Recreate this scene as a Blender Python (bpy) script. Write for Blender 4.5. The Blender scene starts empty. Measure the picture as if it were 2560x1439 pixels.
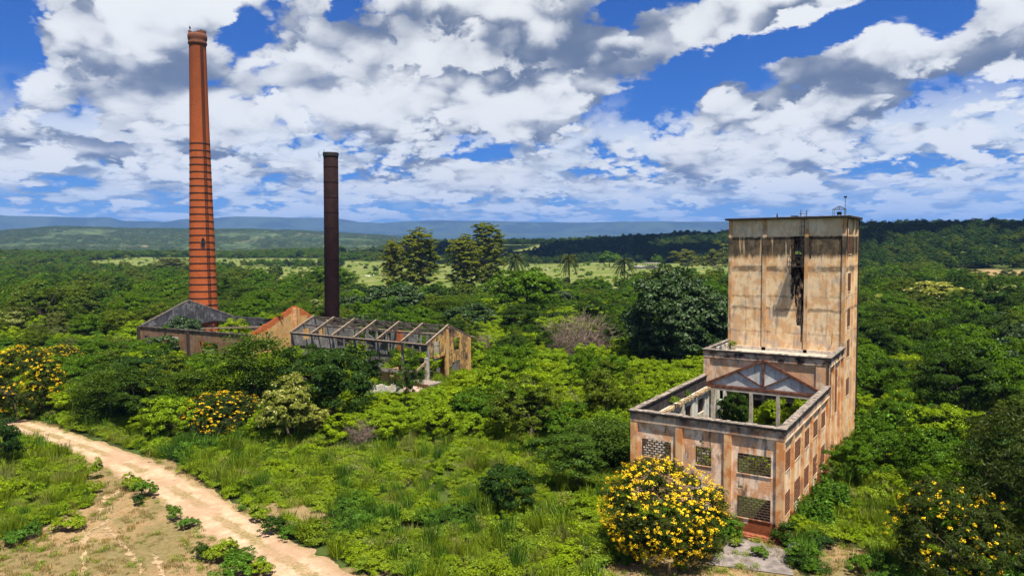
import bpy, math, random
import numpy as np
from mathutils import Vector, Matrix

S = bpy.context.scene
COL = S.collection
R = math.radians
# ---------- terrain heights (metres, world x/y) ----------
CAMX, CAMY, CAMZ, YAW, FPX = 11.82, -54.73, 22.31, -0.5802, 1787.0
def _c(a): return np.arctan((np.array(a, float) - 1280) / FPX)
def _top(px, py, d):
    px = np.array(px, float); py = np.array(py, float); d = np.array(d, float)
    hor = 611.2 - (px - 1280) * 0.00922
    return CAMZ + (hor - py) / FPX * d * np.cos(np.arctan((px - 1280) / FPX))
_R1 = np.array([(-900,640,1300),(600,642,1300),(800,632,1400),(900,623,1400),(1000,618,1400),(1100,613,1500),(1300,610,1500),(1400,608,1400),
       (1500,605,1300),(1650,600,1200),(1800,595,1100),(2000,585,1000),(2150,577,950),(2300,574,900),(2450,571,850),(2560,572,850),(3600,572,850)], float)
_R2 = np.array([(-900,588,4600),(0,582,4600),(150,570,4500),(300,573,4500),(500,576,4500),(650,576,4400),(800,581,4300),(950,589,4300),(1100,601,4200),(1300,612,4200),(3600,613,4200)], float)
_R3 = np.array([(-900,552,0),(0,548,0),(100,550,0),(200,553,0),(280,554,0),(310,562,0),(420,563,0),(460,556,0),(540,553,0),(600,550,0),(690,552,0),(800,551,0),(850,553,0),(900,561,0),
       (960,563,0),(1020,558,0),(1100,555,0),(1250,557,0),(1500,559,0),(1820,557,0),(2150,560,0),(3600,562,0)], float)
_DS = np.array([(-900,760),(600,760),(1200,820),(1800,800),(2100,520),(2200,470),(3600,470)], float)
def _sm(t):
    t = np.clip(t, 0, 1); return t * t * (3 - 2 * t)
def _wav(x, y, s, ph):
    return (np.sin(x / s + ph) * np.cos(y / (s * 1.13) - ph * 1.7) + 0.6 * np.sin((x + y) / (s * 0.61) + ph * 2.3)
            + 0.4 * np.cos((x * 0.8 - y) / (s * 0.37) + ph * 3.1)) / 2.0
def H(x, y):
    x = np.asarray(x, float); y = np.asarray(y, float)
    dx = x - CAMX; dy = y - CAMY
    d = np.hypot(dx, dy)
    a = np.arctan2(dx, dy) - YAW
    a = (a + np.pi) % (2 * np.pi) - np.pi
    a = np.clip(a, _c(-900), _c(3600))
    # near ridge
    hc = np.interp(a, _c(_R1[:, 0]), _top(*_R1.T)); dc = np.interp(a, _c(_R1[:, 0]), _R1[:, 2]); ds = np.interp(a, _c(_DS[:, 0]), _DS[:, 1])
    z1 = hc * _sm((d - ds) / (dc - ds)) * (1 - _sm((d - dc) / 900))
    z1 = z1 * (1 + 0.10 * _wav(x, y, 90, 1.0) * (1 - _sm((d - dc * .8) / (dc * .2)))) 
    h2 = np.interp(a, _c(_R2[:, 0]), _top(*_R2.T))
    z2 = np.maximum(h2, 0) * _sm((d - 2300) / 2200) * (1 - 0.7 * _sm((d - 4600) / 1800))
    z2 = z2 * (1 + 0.13 * _wav(x, y, 330, 2.0) * _sm((4500 - d) / 700))
    h3 = np.interp(a, _c(_R3[:, 0]), _top(_R3[:, 0], _R3[:, 1], np.full(len(_R3), 12500.)))
    z3 = h3 * (0.55 * _sm((d - 8200 - 500 * _wav(x, y, 900, .3)) / 3600) + 0.45 * _sm((d - 11300 - 380 * _wav(x, y, 700, 4.3)) / 500))
    u = 0.12 * _wav(x, y, 11, 0.4) * _sm((d - 25) / 60) + 0.5 * _wav(x, y, 60, 1.4) * _sm((d - 180) / 300)
    fl = np.maximum(np.abs(x + 6.2) - 9.5, np.abs(y - 18) - 21)          # flat around the tower building
    u = u * _sm(fl / 12)
    return z1 + z2 + z3 + u


# ================= camera, world, sun, exposure =================
cam_d = bpy.data.cameras.new('camera'); cam = bpy.data.objects.new('camera', cam_d); COL.objects.link(cam); S.camera = cam
PITCH, ROLL = 0.0605, -0.0092
_f = Vector((math.sin(YAW) * math.cos(PITCH), math.cos(YAW) * math.cos(PITCH), -math.sin(PITCH)))
_r = Vector((math.cos(YAW), -math.sin(YAW), 0)); _u = _r.cross(_f)
_r2 = math.cos(ROLL) * _r + math.sin(ROLL) * _u; _u2 = -math.sin(ROLL) * _r + math.cos(ROLL) * _u
M = Matrix(((_r2.x, _u2.x, -_f.x, CAMX), (_r2.y, _u2.y, -_f.y, CAMY), (_r2.z, _u2.z, -_f.z, CAMZ), (0, 0, 0, 1)))
cam.matrix_world = M
cam_d.sensor_width = 36.0; cam_d.lens = 36.0 * FPX / 2560.0
cam_d.clip_start = 0.3; cam_d.clip_end = 60000.0

S.view_settings.view_transform = 'Standard'; S.view_settings.look = 'None'
S.view_settings.exposure = 1.1; S.view_settings.gamma = 1.0; S.view_settings.use_curve_mapping = False
S.cycles.max_bounces = 6; S.cycles.diffuse_bounces = 2; S.cycles.glossy_bounces = 2; S.cycles.transmission_bounces = 4
S.cycles.transparent_max_bounces = 6; S.cycles.volume_bounces = 0
S.cycles.use_denoising = True

SUNV = Vector((0.31, -0.21, 1.0)).normalized()      # towards the sun
sun_el = math.asin(SUNV.z); sun_az = math.atan2(SUNV.x, SUNV.y)
sd = bpy.data.lights.new('sun', 'SUN'); sun = bpy.data.objects.new('sun', sd); COL.objects.link(sun)
sd.energy = 5.0; sd.angle = R(0.53); sd.color = (1.0, 0.93, 0.82)
sun.rotation_euler = SUNV.to_track_quat('Z', 'Y').to_euler(); sun.location = (0, 0, 300)

# ---- tiny expression layer over shader nodes ----
class X:
    nt = None
    def __init__(s, k): s.k = k
    @staticmethod
    def m(op, *a, clamp=False):
        n = X.nt.nodes.new('ShaderNodeMath'); n.operation = op; n.use_clamp = clamp
        for i, v in enumerate(a):
            if isinstance(v, X): X.nt.links.new(v.k, n.inputs[i])
            else: n.inputs[i].default_value = v
        return X(n.outputs[0])
    def __add__(s, o): return X.m('ADD', s, o)
    __radd__ = __add__
    def __mul__(s, o): return X.m('MULTIPLY', s, o)
    __rmul__ = __mul__
    def __sub__(s, o): return X.m('SUBTRACT', s, o)
    def __rsub__(s, o): return X.m('SUBTRACT', o, s)
    def __truediv__(s, o): return X.m('DIVIDE', s, o)
    def __rtruediv__(s, o): return X.m('DIVIDE', o, s)
    def __pow__(s, o): return X.m('POWER', s, o)
    def mx(s, o): return X.m('MAXIMUM', s, o)
    def mn(s, o): return X.m('MINIMUM', s, o)
    def sat(s): return X.m('MULTIPLY', s, 1.0, clamp=True)
def ramp(v, a, b, lo=0.0, hi=1.0, smooth=True):
    n = X.nt.nodes.new('ShaderNodeMapRange'); n.interpolation_type = 'SMOOTHSTEP' if smooth else 'LINEAR'
    X.nt.links.new(v.k, n.inputs[0])
    for i, q in zip((1, 2, 3, 4), (a, b, lo, hi)): n.inputs[i].default_value = q
    return X(n.outputs[0])
def noise(vec, scale, detail=6, rough=.55, dist=0.0, dim='3D', out=0, lac=2.0):
    n = X.nt.nodes.new('ShaderNodeTexNoise'); n.noise_dimensions = dim
    if vec is not None: X.nt.links.new(vec.k, n.inputs['Vector'])
    n.inputs['Scale'].default_value = scale; n.inputs['Detail'].default_value = detail
    n.inputs['Roughness'].default_value = rough; n.inputs['Distortion'].default_value = dist; n.inputs['Lacunarity'].default_value = lac
    return X(n.outputs[out])
def vor(vec, scale, feature='F1', out=0, detail=0, smooth=None, rnd=1.0):
    n = X.nt.nodes.new('ShaderNodeTexVoronoi'); n.feature = feature
    if vec is not None: X.nt.links.new(vec.k, n.inputs['Vector'])
    n.inputs['Scale'].default_value = scale; n.inputs['Randomness'].default_value = rnd
    if detail: n.inputs['Detail'].default_value = detail
    return X(n.outputs[out])
def comb(x, y, z=0.0):
    n = X.nt.nodes.new('ShaderNodeCombineXYZ')
    for i, v in enumerate((x, y, z)):
        if isinstance(v, X): X.nt.links.new(v.k, n.inputs[i])
        else: n.inputs[i].default_value = v
    return X(n.outputs[0])
def sep(v):
    n = X.nt.nodes.new('ShaderNodeSeparateXYZ'); X.nt.links.new(v.k, n.inputs[0]); return [X(n.outputs[i]) for i in range(3)]
def vm(op, a, b=None, scale=None):
    n = X.nt.nodes.new('ShaderNodeVectorMath'); n.operation = op
    for i, v in enumerate((a, b)):
        if v is None: continue
        if isinstance(v, X): X.nt.links.new(v.k, n.inputs[i])
        else: n.inputs[i].default_value = v
    if scale is not None:
        if isinstance(scale, X): X.nt.links.new(scale.k, n.inputs['Scale'])
        else: n.inputs['Scale'].default_value = scale
    return X(n.outputs['Value' if op in ('DOT_PRODUCT', 'LENGTH') else 0])
def mixc(f, a, b, mode='MIX'):
    n = X.nt.nodes.new('ShaderNodeMix'); n.data_type = 'RGBA'; n.blend_type = mode
    for i, v in ((0, f), (6, a), (7, b)):
        if isinstance(v, X): X.nt.links.new(v.k, n.inputs[i])
        elif i == 0: n.inputs[0].default_value = v
        else: n.inputs[i].default_value = (*v[:3], 1)
    return X(n.outputs[2])

# ---- sky: Nishita air + cumulus layers seen in perspective ----
world = bpy.data.worlds.new('World'); S.world = world; world.use_nodes = True
nt = world.node_tree; nt.nodes.clear(); X.nt = nt
wout = nt.nodes.new('ShaderNodeOutputWorld'); bg = nt.nodes.new('ShaderNodeBackground')
sky = nt.nodes.new('ShaderNodeTexSky'); sky.sky_type = 'NISHITA'; sky.sun_disc = False
sky.sun_elevation = sun_el; sky.sun_rotation = sun_az; sky.altitude = 400; sky.air_density = 1.0; sky.dust_density = 0.4; sky.ozone_density = 3.0
tc = nt.nodes.new('ShaderNodeTexCoord'); D = X(tc.outputs['Generated'])
dx_, dy_, dz_ = sep(D)
right = vm('DOT_PRODUCT', D, (math.cos(YAW), -math.sin(YAW), 0)); fwd = vm('DOT_PRODUCT', D, (math.sin(YAW), math.cos(YAW), 0))
hor = (dx_ * dx_ + dy_ * dy_) ** 0.5
te = dz_.mx(0.0) / hor.mx(0.05)                     # tangent of the elevation
def plane(te_off, k=0.075, ex=0.66, sc=1.0):         # cloud-deck coordinates
    rho = sc / ((te + te_off).mx(0.0) + k) ** ex
    return comb(right / hor.mx(.05) * rho, fwd / hor.mx(.05) * rho, 0.0)
uu = right / fwd.mx(0.2); vv = te / (fwd / hor.mx(.05)).mx(0.2)
ahead = ramp(fwd, 0.2, 0.5)
wob = noise(plane(0.0), 3.0, 7, .62, out=1)
wv = vm('MULTIPLY', vm('SUBTRACT', wob, (.5, .5, .5)), (.17, .10, 0))
UV = vm('ADD', comb(uu, vv, 0.0), wv)
def blob(px, py, rx, ry, amp, rot=0.0):
    c = ((px - 1280) / FPX, (612 - py) / FPX, 0)
    p = vm('SUBTRACT', UV, c)
    if rot:
        n = X.nt.nodes.new('ShaderNodeVectorRotate'); n.rotation_type = 'Z_AXIS'; n.inputs['Angle'].default_value = -rot
        X.nt.links.new(p.k, n.inputs['Vector']); p = X(n.outputs[0])
    q = vm('MULTIPLY', p, (FPX / rx, FPX / ry, 1.0))
    return X.m('EXPONENT', vm('DOT_PRODUCT', q, q) * -1.0) * amp
COVER = [  # big cloud masses and blue gaps of this sky (+ cloud, - open)
 (330, 130, 240, 130, .22), (1000, 130, 250, 140, .22), (1330, 170, 200, 130, .22), (1250, 300, 260, 80, .16), (420, 370, 200, 60, .16),
 (1800, 70, 330, 48, .30, .30), (2130, 235, 260, 62, .28, .40), (2480, 130, 130, 90, .26), (2350, 330, 200, 55, .16), (100, 330, 130, 80, .16),
 (1800, 270, 90, 60, .20), (700, 450, 220, 60, .10), (1600, 470, 420, 60, .10), (1960, 152, 75, 18, .20, .15), (1590, 288, 60, 22, .16, .6), (1050, 430, 200, 60, .10),
 (30, 110, 60, 120, -.34), (190, 290, 90, 28, -.24), (618, 95, 48, 52, -.34), (885, 25, 34, 40, -.30), (1590, 45, 55, 55, -.32), (1570, 300, 120, 45, -.22, .6),
 (1840, 160, 190, 42, -.34, .35), (2080, 75, 170, 36, -.34, .3), (2330, 55, 95, 60, -.30, .6), (2230, 330, 110, 32, -.26, .2), (1150, 372, 60, 26, -.26),
 (720, 372, 50, 22, -.20), (2460, 345, 70, 22, -.20), (1700, 535, 260, 18, -.12), (1480, 400, 60, 20, -.16), (2200, 400, 60, 30, -.12)]
DARK = [(800, 212, 150, 30, .8), (1230, 232, 180, 30, .30), (1210, 318, 190, 34, .55), (370, 380, 130, 36, .7), (330, 70, 190, 80, .45), (2500, 175, 90, 34, .7), (2040, 330, 130, 20, .7),
        (1400, 375, 160, 30, .45), (880, 90, 120, 70, .3), (150, 190, 60, 60, .25), (2330, 455, 90, 26, .4), (2480, 265, 120, 20, .4)]
cov = None
for b in COVER:
    g = blob(*b); cov = g if cov is None else cov + g
cov = cov * ahead
dk = None
for b in DARK:
    g = blob(*b); dk = g if dk is None else dk + g
dk = dk * ahead
def layer(k, ex, sc, seed, T0, soft, up1, up2, detail, cover=None, dark=None, rag=1.0, base=.66):
    """one deck of cumulus: returns (opacity, light)"""
    n0 = noise(plane(0.0, k, ex, sc), 2.4, 5, .6, out=1)
    n0x = sep(n0)[0]
    wv2 = vm('SCALE', vm('SUBTRACT', n0, (.5, .5, .5)), scale=.26)
    def bumps(q, sc_):
        d = vor(q, sc_); return 0.45 - d * d
    def dens(off, det, fine):
        q = vm('ADD', vm('ADD', plane(off, k, ex, sc), wv2), (seed, seed * 1.7, 0))
        a = noise(q, 1.35, det, .5)
        v = bumps(q, 3.4) * .17 + bumps(q, 8.0) * .10
        if fine: v = v + bumps(q, 18.0) * .055 * rag + bumps(q, 40.0) * .032 * rag
        return a + v
    d0 = dens(0.0, detail, True); s0 = dens(0.0, 3, False); s1 = dens((te + k) * up1, 3, False); s2 = dens((te + k) * up2, 2, False)
    dd = d0 if cover is None else d0 + cover
    al = ramp(dd, T0, T0 + soft)
    thick = ramp(dd, T0 + .04, T0 + .46)
    rel = (s0 - s1) * 3.9 + (s0 - s2) * 4.2 + (d0 - s0) * 1.3 + (n0x - .5) * 1.1
    li = base + rel - thick * 0.20
    if dark is not None: li = li - dark * .22
    return al, 1.0 / (1.0 + X.m('EXPONENT', (li - .36) * -4.4))
white = (0.97, 0.99, 1.0); grey = (0.150, 0.200, 0.310); CW = 0.44
air = mixc(1.0, X(sky.outputs[0]), (0.072, 0.225, 0.520), 'MULTIPLY')
STR = 0.10
alB, liB = layer(.030, .30, 3.6, 5.3, .495, .08, .14, .42, 7, base=.34)
alB = alB * ramp(te, .22, .12) * ramp(te, 0.002, .03, .6, 1.0)
alC, liC = layer(.045, .36, 4.1, 11.9, .560, .07, .12, .36, 7, base=.40)
alC = alC * ramp(te, .20, .11) * ramp(te, 0.016, .05)
alA, liA = layer(.085, .50, 1.5, 0.0, .545, .09, .10, .30, 9, cov, dk, 1.1, base=.34)
alA = alA * ramp(te, .035, .085)
alD, liD = layer(.085, .46, 2.4, 23.1, .615, .07, .11, .34, 8, cov * .7, dk * .5, 1.1, base=.40)
alD = alD * ramp(te, .05, .10)
mixed = mixc(alB, air, vm('SCALE', mixc(liB, (0.26, 0.35, 0.50), (.88, .94, 1.0)), scale=CW / STR))
mixed = mixc(alA, mixed, vm('SCALE', mixc(liA, grey, white), scale=CW / STR))
mixed = mixc(alD, mixed, vm('SCALE', mixc(liD, grey, white), scale=CW / STR))
mixed = mixc(alC, mixed, vm('SCALE', mixc(liC, (0.22, 0.30, 0.44), white), scale=CW / STR))
# thin bright haze low on the horizon
lowm = ramp(te, 0.0, 0.10, 0.50, 0.0)
mixed = mixc(lowm, mixed, tuple(c / STR for c in (0.150, 0.255, 0.43)))
below = ramp(dz_, -0.006, -0.001)
mixed = mixc(below, tuple(c / STR for c in (0.10, 0.14, 0.10)), mixed)
nt.links.new(mixed.k, bg.inputs['Color']); bg.inputs['Strength'].default_value = STR
nt.links.new(bg.outputs[0], wout.inputs['Surface'])
try: world.cycles.sampling_method = 'MANUAL'; world.cycles.sample_map_resolution = 512
except Exception: pass

# ================= helpers =================
class MB:
    """collects polygons; build() links them as ONE mesh object"""
    def __init__(s): s.v = []; s.f = []
    def poly(s, pts):
        n = len(s.v); s.v += [tuple(p) for p in pts]; s.f.append(tuple(range(n, n + len(pts)))); return s
    def box(s, x0, x1, y0, y1, z0, z1):
        n = len(s.v)
        s.v += [(x0, y0, z0), (x1, y0, z0), (x1, y1, z0), (x0, y1, z0), (x0, y0, z1), (x1, y0, z1), (x1, y1, z1), (x0, y1, z1)]
        s.f += [tuple(n + i for i in q) for q in ((0, 3, 2, 1), (4, 5, 6, 7), (0, 1, 5, 4), (1, 2, 6, 5), (2, 3, 7, 6), (3, 0, 4, 7))]; return s
    def bar(s, p, q, w, h=None, up=(0, 0, 1)):
        h = h or w; p = Vector(p); q = Vector(q); d = (q - p).normalized(); u = Vector(up)
        if abs(d.dot(u)) > .98: u = Vector((0, 1, 0))
        a = d.cross(u).normalized() * w / 2; b = a.cross(d).normalized() * h / 2
        n = len(s.v)
        s.v += [tuple(c) for e in (p, q) for c in (e - a - b, e + a - b, e + a + b, e - a + b)]
        s.f += [tuple(n + i for i in k) for k in ((0, 1, 2, 3), (7, 6, 5, 4), (0, 4, 5, 1), (1, 5, 6, 2), (2, 6, 7, 3), (3, 7, 4, 0))]; return s
    def tube(s, pts, rad, seg=8, caps=True):
        rings = []
        for i, p in enumerate(pts):
            p = Vector(p); a = Vector(pts[max(i - 1, 0)]); b = Vector(pts[min(i + 1, len(pts) - 1)]); d = (b - a).normalized()
            u = Vector((0, 0, 1)) if abs(d.z) < .9 else Vector((1, 0, 0)); e1 = d.cross(u).normalized(); e2 = d.cross(e1)
            r = rad[i] if isinstance(rad, (list, tuple)) else rad
            n = len(s.v); s.v += [tuple(p + (math.cos(t) * e1 + math.sin(t) * e2) * r) for t in [2 * math.pi * k / seg for k in range(seg)]]; rings.append(n)
        for a, b in zip(rings, rings[1:]):
            s.f += [(a + k, a + (k + 1) % seg, b + (k + 1) % seg, b + k) for k in range(seg)]
        if caps: s.f += [tuple(rings[0] + k for k in range(seg))[::-1], tuple(rings[-1] + k for k in range(seg))]
        return s
    def lathe(s, prof, cx, cy, seg=32, jit=None):
        rings = []
        for r, z in prof:
            n = len(s.v); s.v += [(cx + r * math.cos(2 * math.pi * k / seg), cy + r * math.sin(2 * math.pi * k / seg), z) for k in range(seg)]; rings.append(n)
        for a, b in zip(rings, rings[1:]): s.f += [(a + k, a + (k + 1) % seg, b + (k + 1) % seg, b + k) for k in range(seg)]
        return s
    def mesh(s, name, off=(0, 0, 0)):
        me = bpy.data.meshes.new(name); o = off
        me.from_pydata([(a - o[0], b - o[1], c - o[2]) for a, b, c in s.v], [], s.f); me.validate(); me.update(); return me
BASE = {}
def tag(o, label=None, cat=None, group=None, kind=None):
    if label: o['label'] = label
    if cat: o['category'] = cat
    if group: o['group'] = group
    if kind: o['kind'] = kind
    return o
def thing(name, label, cat, loc=(0, 0, 0), group=None):
    o = bpy.data.objects.new(name, None); COL.objects.link(o); o.location = loc; o.empty_display_size = .5
    BASE[o] = Vector(loc); return tag(o, label, cat, group)
def link(name, me, mat=None, parent=None, loc=None, smooth=False):
    o = bpy.data.objects.new(name, me); COL.objects.link(o)
    if mat and not me.materials: me.materials.append(mat)
    if smooth: me.polygons.foreach_set('use_smooth', [True] * len(me.polygons))
    if parent: o.parent = parent
    if loc: o.location = loc
    return o
def part(name, mb, mat, parent, smooth=False):
    off = BASE[parent]; o = link(name, mb.mesh(name, off), mat, parent, smooth=smooth); BASE[o] = off; return o
def solo(name, mb, mat, label, cat, loc=(0, 0, 0), group=None, smooth=False):
    o = link(name, mb.mesh(name, loc), mat, None, loc, smooth); BASE[o] = Vector(loc); return tag(o, label, cat, group)
def wall(mb, p, q, th, iv, step=.25, side=1):
    """vertical wall from p to q (xy), thickness th towards its left side*side; iv(t)->[(z0,z1),...] at distance t along it"""
    p = Vector(p); q = Vector(q); L = (q - p).length; d = (q - p) / L; n = Vector((-d.y, d.x)) * th * side
    ts = iv.breaks(L) if hasattr(iv, 'breaks') else None
    k = max(1, round(L / step)); ts = ts or [L * i / k for i in range(k + 1)]
    prev = None
    for t0, t1 in zip(ts, ts[1:]):
        a = p + d * t0; b = p + d * t1
        for z0, z1 in iv((t0 + t1) / 2):
            A = [(a.x, a.y), (b.x, b.y), (b.x + n.x, b.y + n.y), (a.x + n.x, a.y + n.y)]
            m = len(mb.v); mb.v += [(x, y, z0) for x, y in A] + [(x, y, z1) for x, y in A]
            mb.f += [tuple(m + i for i in f) for f in ((0, 1, 5, 4), (2, 3, 7, 6), (4, 5, 6, 7), (3, 2, 1, 0))]
            mb.f += [tuple(m + i for i in f) for f in ((3, 0, 4, 7), (1, 2, 6, 5))]
    return mb
class Openings:
    """exact wall with rectangular openings: [(t0,t1,z0,z1)]"""
    def __init__(s, zb, zt, ops): s.zb, s.zt, s.ops = zb, zt, ops
    def breaks(s, L): return sorted({0.0, L, *[max(0, min(L, o[0])) for o in s.ops], *[max(0, min(L, o[1])) for o in s.ops]})
    def __call__(s, t):
        cur = [(s.zb, s.zt)]
        for a, b, z0, z1 in s.ops:
            if a < t < b:
                cur = [iv for c0, c1 in cur for iv in ((c0, min(c1, z0)), (max(c0, z1), c1)) if iv[1] - iv[0] > 1e-4]
        return cur
rng = random.Random(7)

# ================= materials =================
def newmat(name, rough=.9, spec=.2):
    m = bpy.data.materials.new(name); m.use_nodes = True; t = m.node_tree; X.nt = t
    b = t.nodes['Principled BSDF']; b.inputs['Roughness'].default_value = rough; b.inputs['Specular IOR Level'].default_value = spec
    return m, b
def setc(b, c): X.nt.links.new(c.k, b.inputs['Base Color'])
def bump(b, h, strength=.4, dist=.05):
    n = X.nt.nodes.new('ShaderNodeBump'); n.inputs['Strength'].default_value = strength; n.inputs['Distance'].default_value = dist
    X.nt.links.new(h.k, n.inputs['Height']); X.nt.links.new(n.outputs[0], b.inputs['Normal'])
def pos():
    return X(X.nt.nodes.new('ShaderNodeNewGeometry').outputs['Position'])
def flat(name, c, rough=.8, spec=.2, var=.25, sc=3.0, metal=0.0):
    m, b = newmat(name, rough, spec); P = pos(); n = noise(P, sc, 5, .6)
    setc(b, mixc(ramp(n, .3, .7), tuple(k * (1 - var) for k in c), tuple(k * (1 + var) for k in c))); b.inputs['Metallic'].default_value = metal
    bump(b, n, .3, .03); return m
def plaster(name, cream, orange, grey, soot_top=None, brick_to=None, grey_amt=.5, streak=.5, band=None, soot_amt=1.0, tide=None):
    m, b = newmat(name, .93, .1); P = pos(); x, y, z = sep(P)
    st = vm('MULTIPLY', P, (1, 1, .16)); lo = noise(P, .55, 5, .6); mid = noise(vm('MULTIPLY', P, (1, 1, .6)), 1.7, 6, .62)
    fine = noise(P, 9, 5, .65); run = noise(st, 2.6, 5, .6)
    c = mixc(ramp(lo * .5 + mid * .5, .45, .55), cream, orange)
    c = mixc(ramp(noise(vm('ADD', P, (31, 7, 3)), .8, 6, .65) * .6 + run * .4, .50, .60) * grey_amt, c, grey)
    c = mixc(ramp(run, .54, .70) * streak, c, (.055, .045, .038))
    if tide:                                        # the sooty belt under the tank: sharp irregular top, pale runs through it, ragged foot
        tz = z + (noise(vm('MULTIPLY', P, (1, 1, .1)), 3.2, 4, .6) - .5) * 1.1
        f = ramp(tz, tide[0] - .35, tide[0] + .35) * ramp(z + (noise(P, 2.4, 5, .7) - .5) * .55, tide[1] + .06, tide[1] - .10)
        runs = ramp(noise(vm('MULTIPLY', P, (1, 1, .05)), 2.1, 3, .5), .60, .66)
        f = f * (1 - runs * .7) * ramp(noise(P, 1.1, 6, .65), .20, .45, .7, 1.0)
        c = mixc(f * .97, c, mixc(ramp(mid, .35, .7), (.030, .027, .022), (.13, .095, .058)))
    if band:                                        # damp tide marks at certain heights (z, half height, strength)
        wz = z + (noise(P, .9, 5, .65) - .5) * .8
        for bz, bh, bs in band:
            f = ramp(X.m('ABSOLUTE', wz - bz), bh, bh * .45) * bs * ramp(noise(vm('MULTIPLY', P, (1, 1, 1.3)), .6, 6, .62) + bs * .16, .40, .66)
            c = mixc(f, c, (.085, .066, .046))
    if soot_top is not None:
        f = ramp(z + (run - .5) * 1.6, soot_top - 1.25, soot_top - .05) * ramp(noise(P, 1.1, 5, .6), .42, .62) * soot_amt
        c = mixc(f, c, (.030, .027, .026))
    hgt = fine * .5 + mid * .5
    if brick_to is not None:                        # fallen plaster shows the bricks near the ground
        n = X.nt.nodes.new('ShaderNodeTexBrick'); n.inputs['Scale'].default_value = 1.0
        for k_, v_ in (('Brick Width', .24), ('Row Height', .085), ('Mortar Size', .012)): n.inputs[k_].default_value = v_
        n.inputs['Color1'].default_value = (.24, .055, .018, 1); n.inputs['Color2'].default_value = (.33, .10, .035, 1); n.inputs['Mortar'].default_value = (.10, .05, .03, 1)
        X.nt.links.new(comb(x + y, z, 0).k, n.inputs['Vector'])
        f = ramp(z + (noise(P, .9, 6, .65) - .5) * 2.6, brick_to + .22, brick_to - .05)
        c = mixc(f, c, X(n.outputs[0])); hgt = hgt - f * .35
    c = mixc(.5, c, mixc(fine, (.5, .5, .5), (1.35, 1.35, 1.35)), 'MULTIPLY')
    setc(b, c); bump(b, hgt, .55, .06); return m
M_FRONT = plaster('plaster_front', (.80, .60, .44), (.62, .32, .16), (.34, .30, .28), 8.3, 1.0, .85, .75)
M_SIDE = plaster('plaster_side', (.80, .62, .42), (.70, .43, .22), (.32, .29, .26), 8.5, .5, .70, .55, soot_amt=.5)
M_PIL = plaster('plaster_pilaster', (.68, .42, .21), (.54, .22, .075), (.40, .34, .27), None, 1.1, .30, .30)
M_TPIL = plaster('plaster_tower_pilaster', (.62, .44, .27), (.54, .29, .12), (.20, .16, .12), None, None, .5, .55, tide=(20.7, 22.9))
M_MID = plaster('plaster_mid', (.64, .47, .31), (.52, .29, .15), (.30, .27, .24), 11.2, None, .65, .35)
M_TOWER = plaster('plaster_tower', (.76, .56, .33), (.64, .38, .18), (.44, .36, .29), None, None, .75, .35,
                  tide=(20.7, 22.9), band=[(19.35, .42, .75), (14.9, .22, .6), (16.3, .14, .45), (12.3, .12, .4)])
M_TOWERTOP = plaster('plaster_tower_top', (.74, .60, .40), (.64, .46, .27), (.48, .42, .34), None, None, .35, .25)
M_FASCIA = plaster('plaster_fascia', (.50, .38, .28), (.42, .23, .14), (.27, .25, .23), 8.45, None, .7, .30)
M_INNER = plaster('plaster_inner', (.56, .55, .50), (.44, .38, .28), (.32, .32, .31), 8.4, None, .6, .55)
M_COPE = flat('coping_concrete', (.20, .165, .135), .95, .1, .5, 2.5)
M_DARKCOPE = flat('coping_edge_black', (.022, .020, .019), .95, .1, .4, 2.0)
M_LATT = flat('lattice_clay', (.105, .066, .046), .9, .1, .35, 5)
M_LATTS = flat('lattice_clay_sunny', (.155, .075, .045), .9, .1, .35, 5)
M_RUSTY = flat('rusty_timber', (.115, .050, .032), .9, .1, .5, 3)
M_FIBRE = plaster('fibre_panel', (.60, .58, .53), (.44, .43, .40), (.30, .30, .29), None, None, .6, .3)
M_CONC = flat('grey_concrete', (.36, .31, .25), .9, .15, .3, 2)
M_IRON = flat('dark_iron', (.020, .015, .014), .6, .4, .4, 4)
M_IRONG = flat('grey_iron', (.08, .085, .11), .5, .4, .3, 4)
M_OLDBEAM = flat('weathered_beam', (.075, .062, .052), .95, .1, .6, 1.6)
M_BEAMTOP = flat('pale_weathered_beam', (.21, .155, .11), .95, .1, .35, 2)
M_SOOTWALL = plaster('sooty_wall', (.075, .075, .080), (.045, .045, .05), (.19, .19, .19), None, None, .8, .8)
M_GREYWALL = plaster('sooty_grey_wall', (.20, .195, .185), (.13, .12, .115), (.30, .29, .27), None, None, .7, .6)
M_OCHRE = plaster('ochre_wall', (.50, .31, .12), (.42, .23, .08), (.36, .29, .21), None, None, .5, .40)
M_OCHREB = plaster('ochre_burnt_wall', (.46, .28, .09), (.20, .12, .06), (.05, .045, .04), 8.4, None, 1.0, 1.0)
M_BROWN = plaster('brown_wall', (.25, .15, .08), (.19, .10, .05), (.22, .18, .15), 6.4, None, .6, .5)
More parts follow.
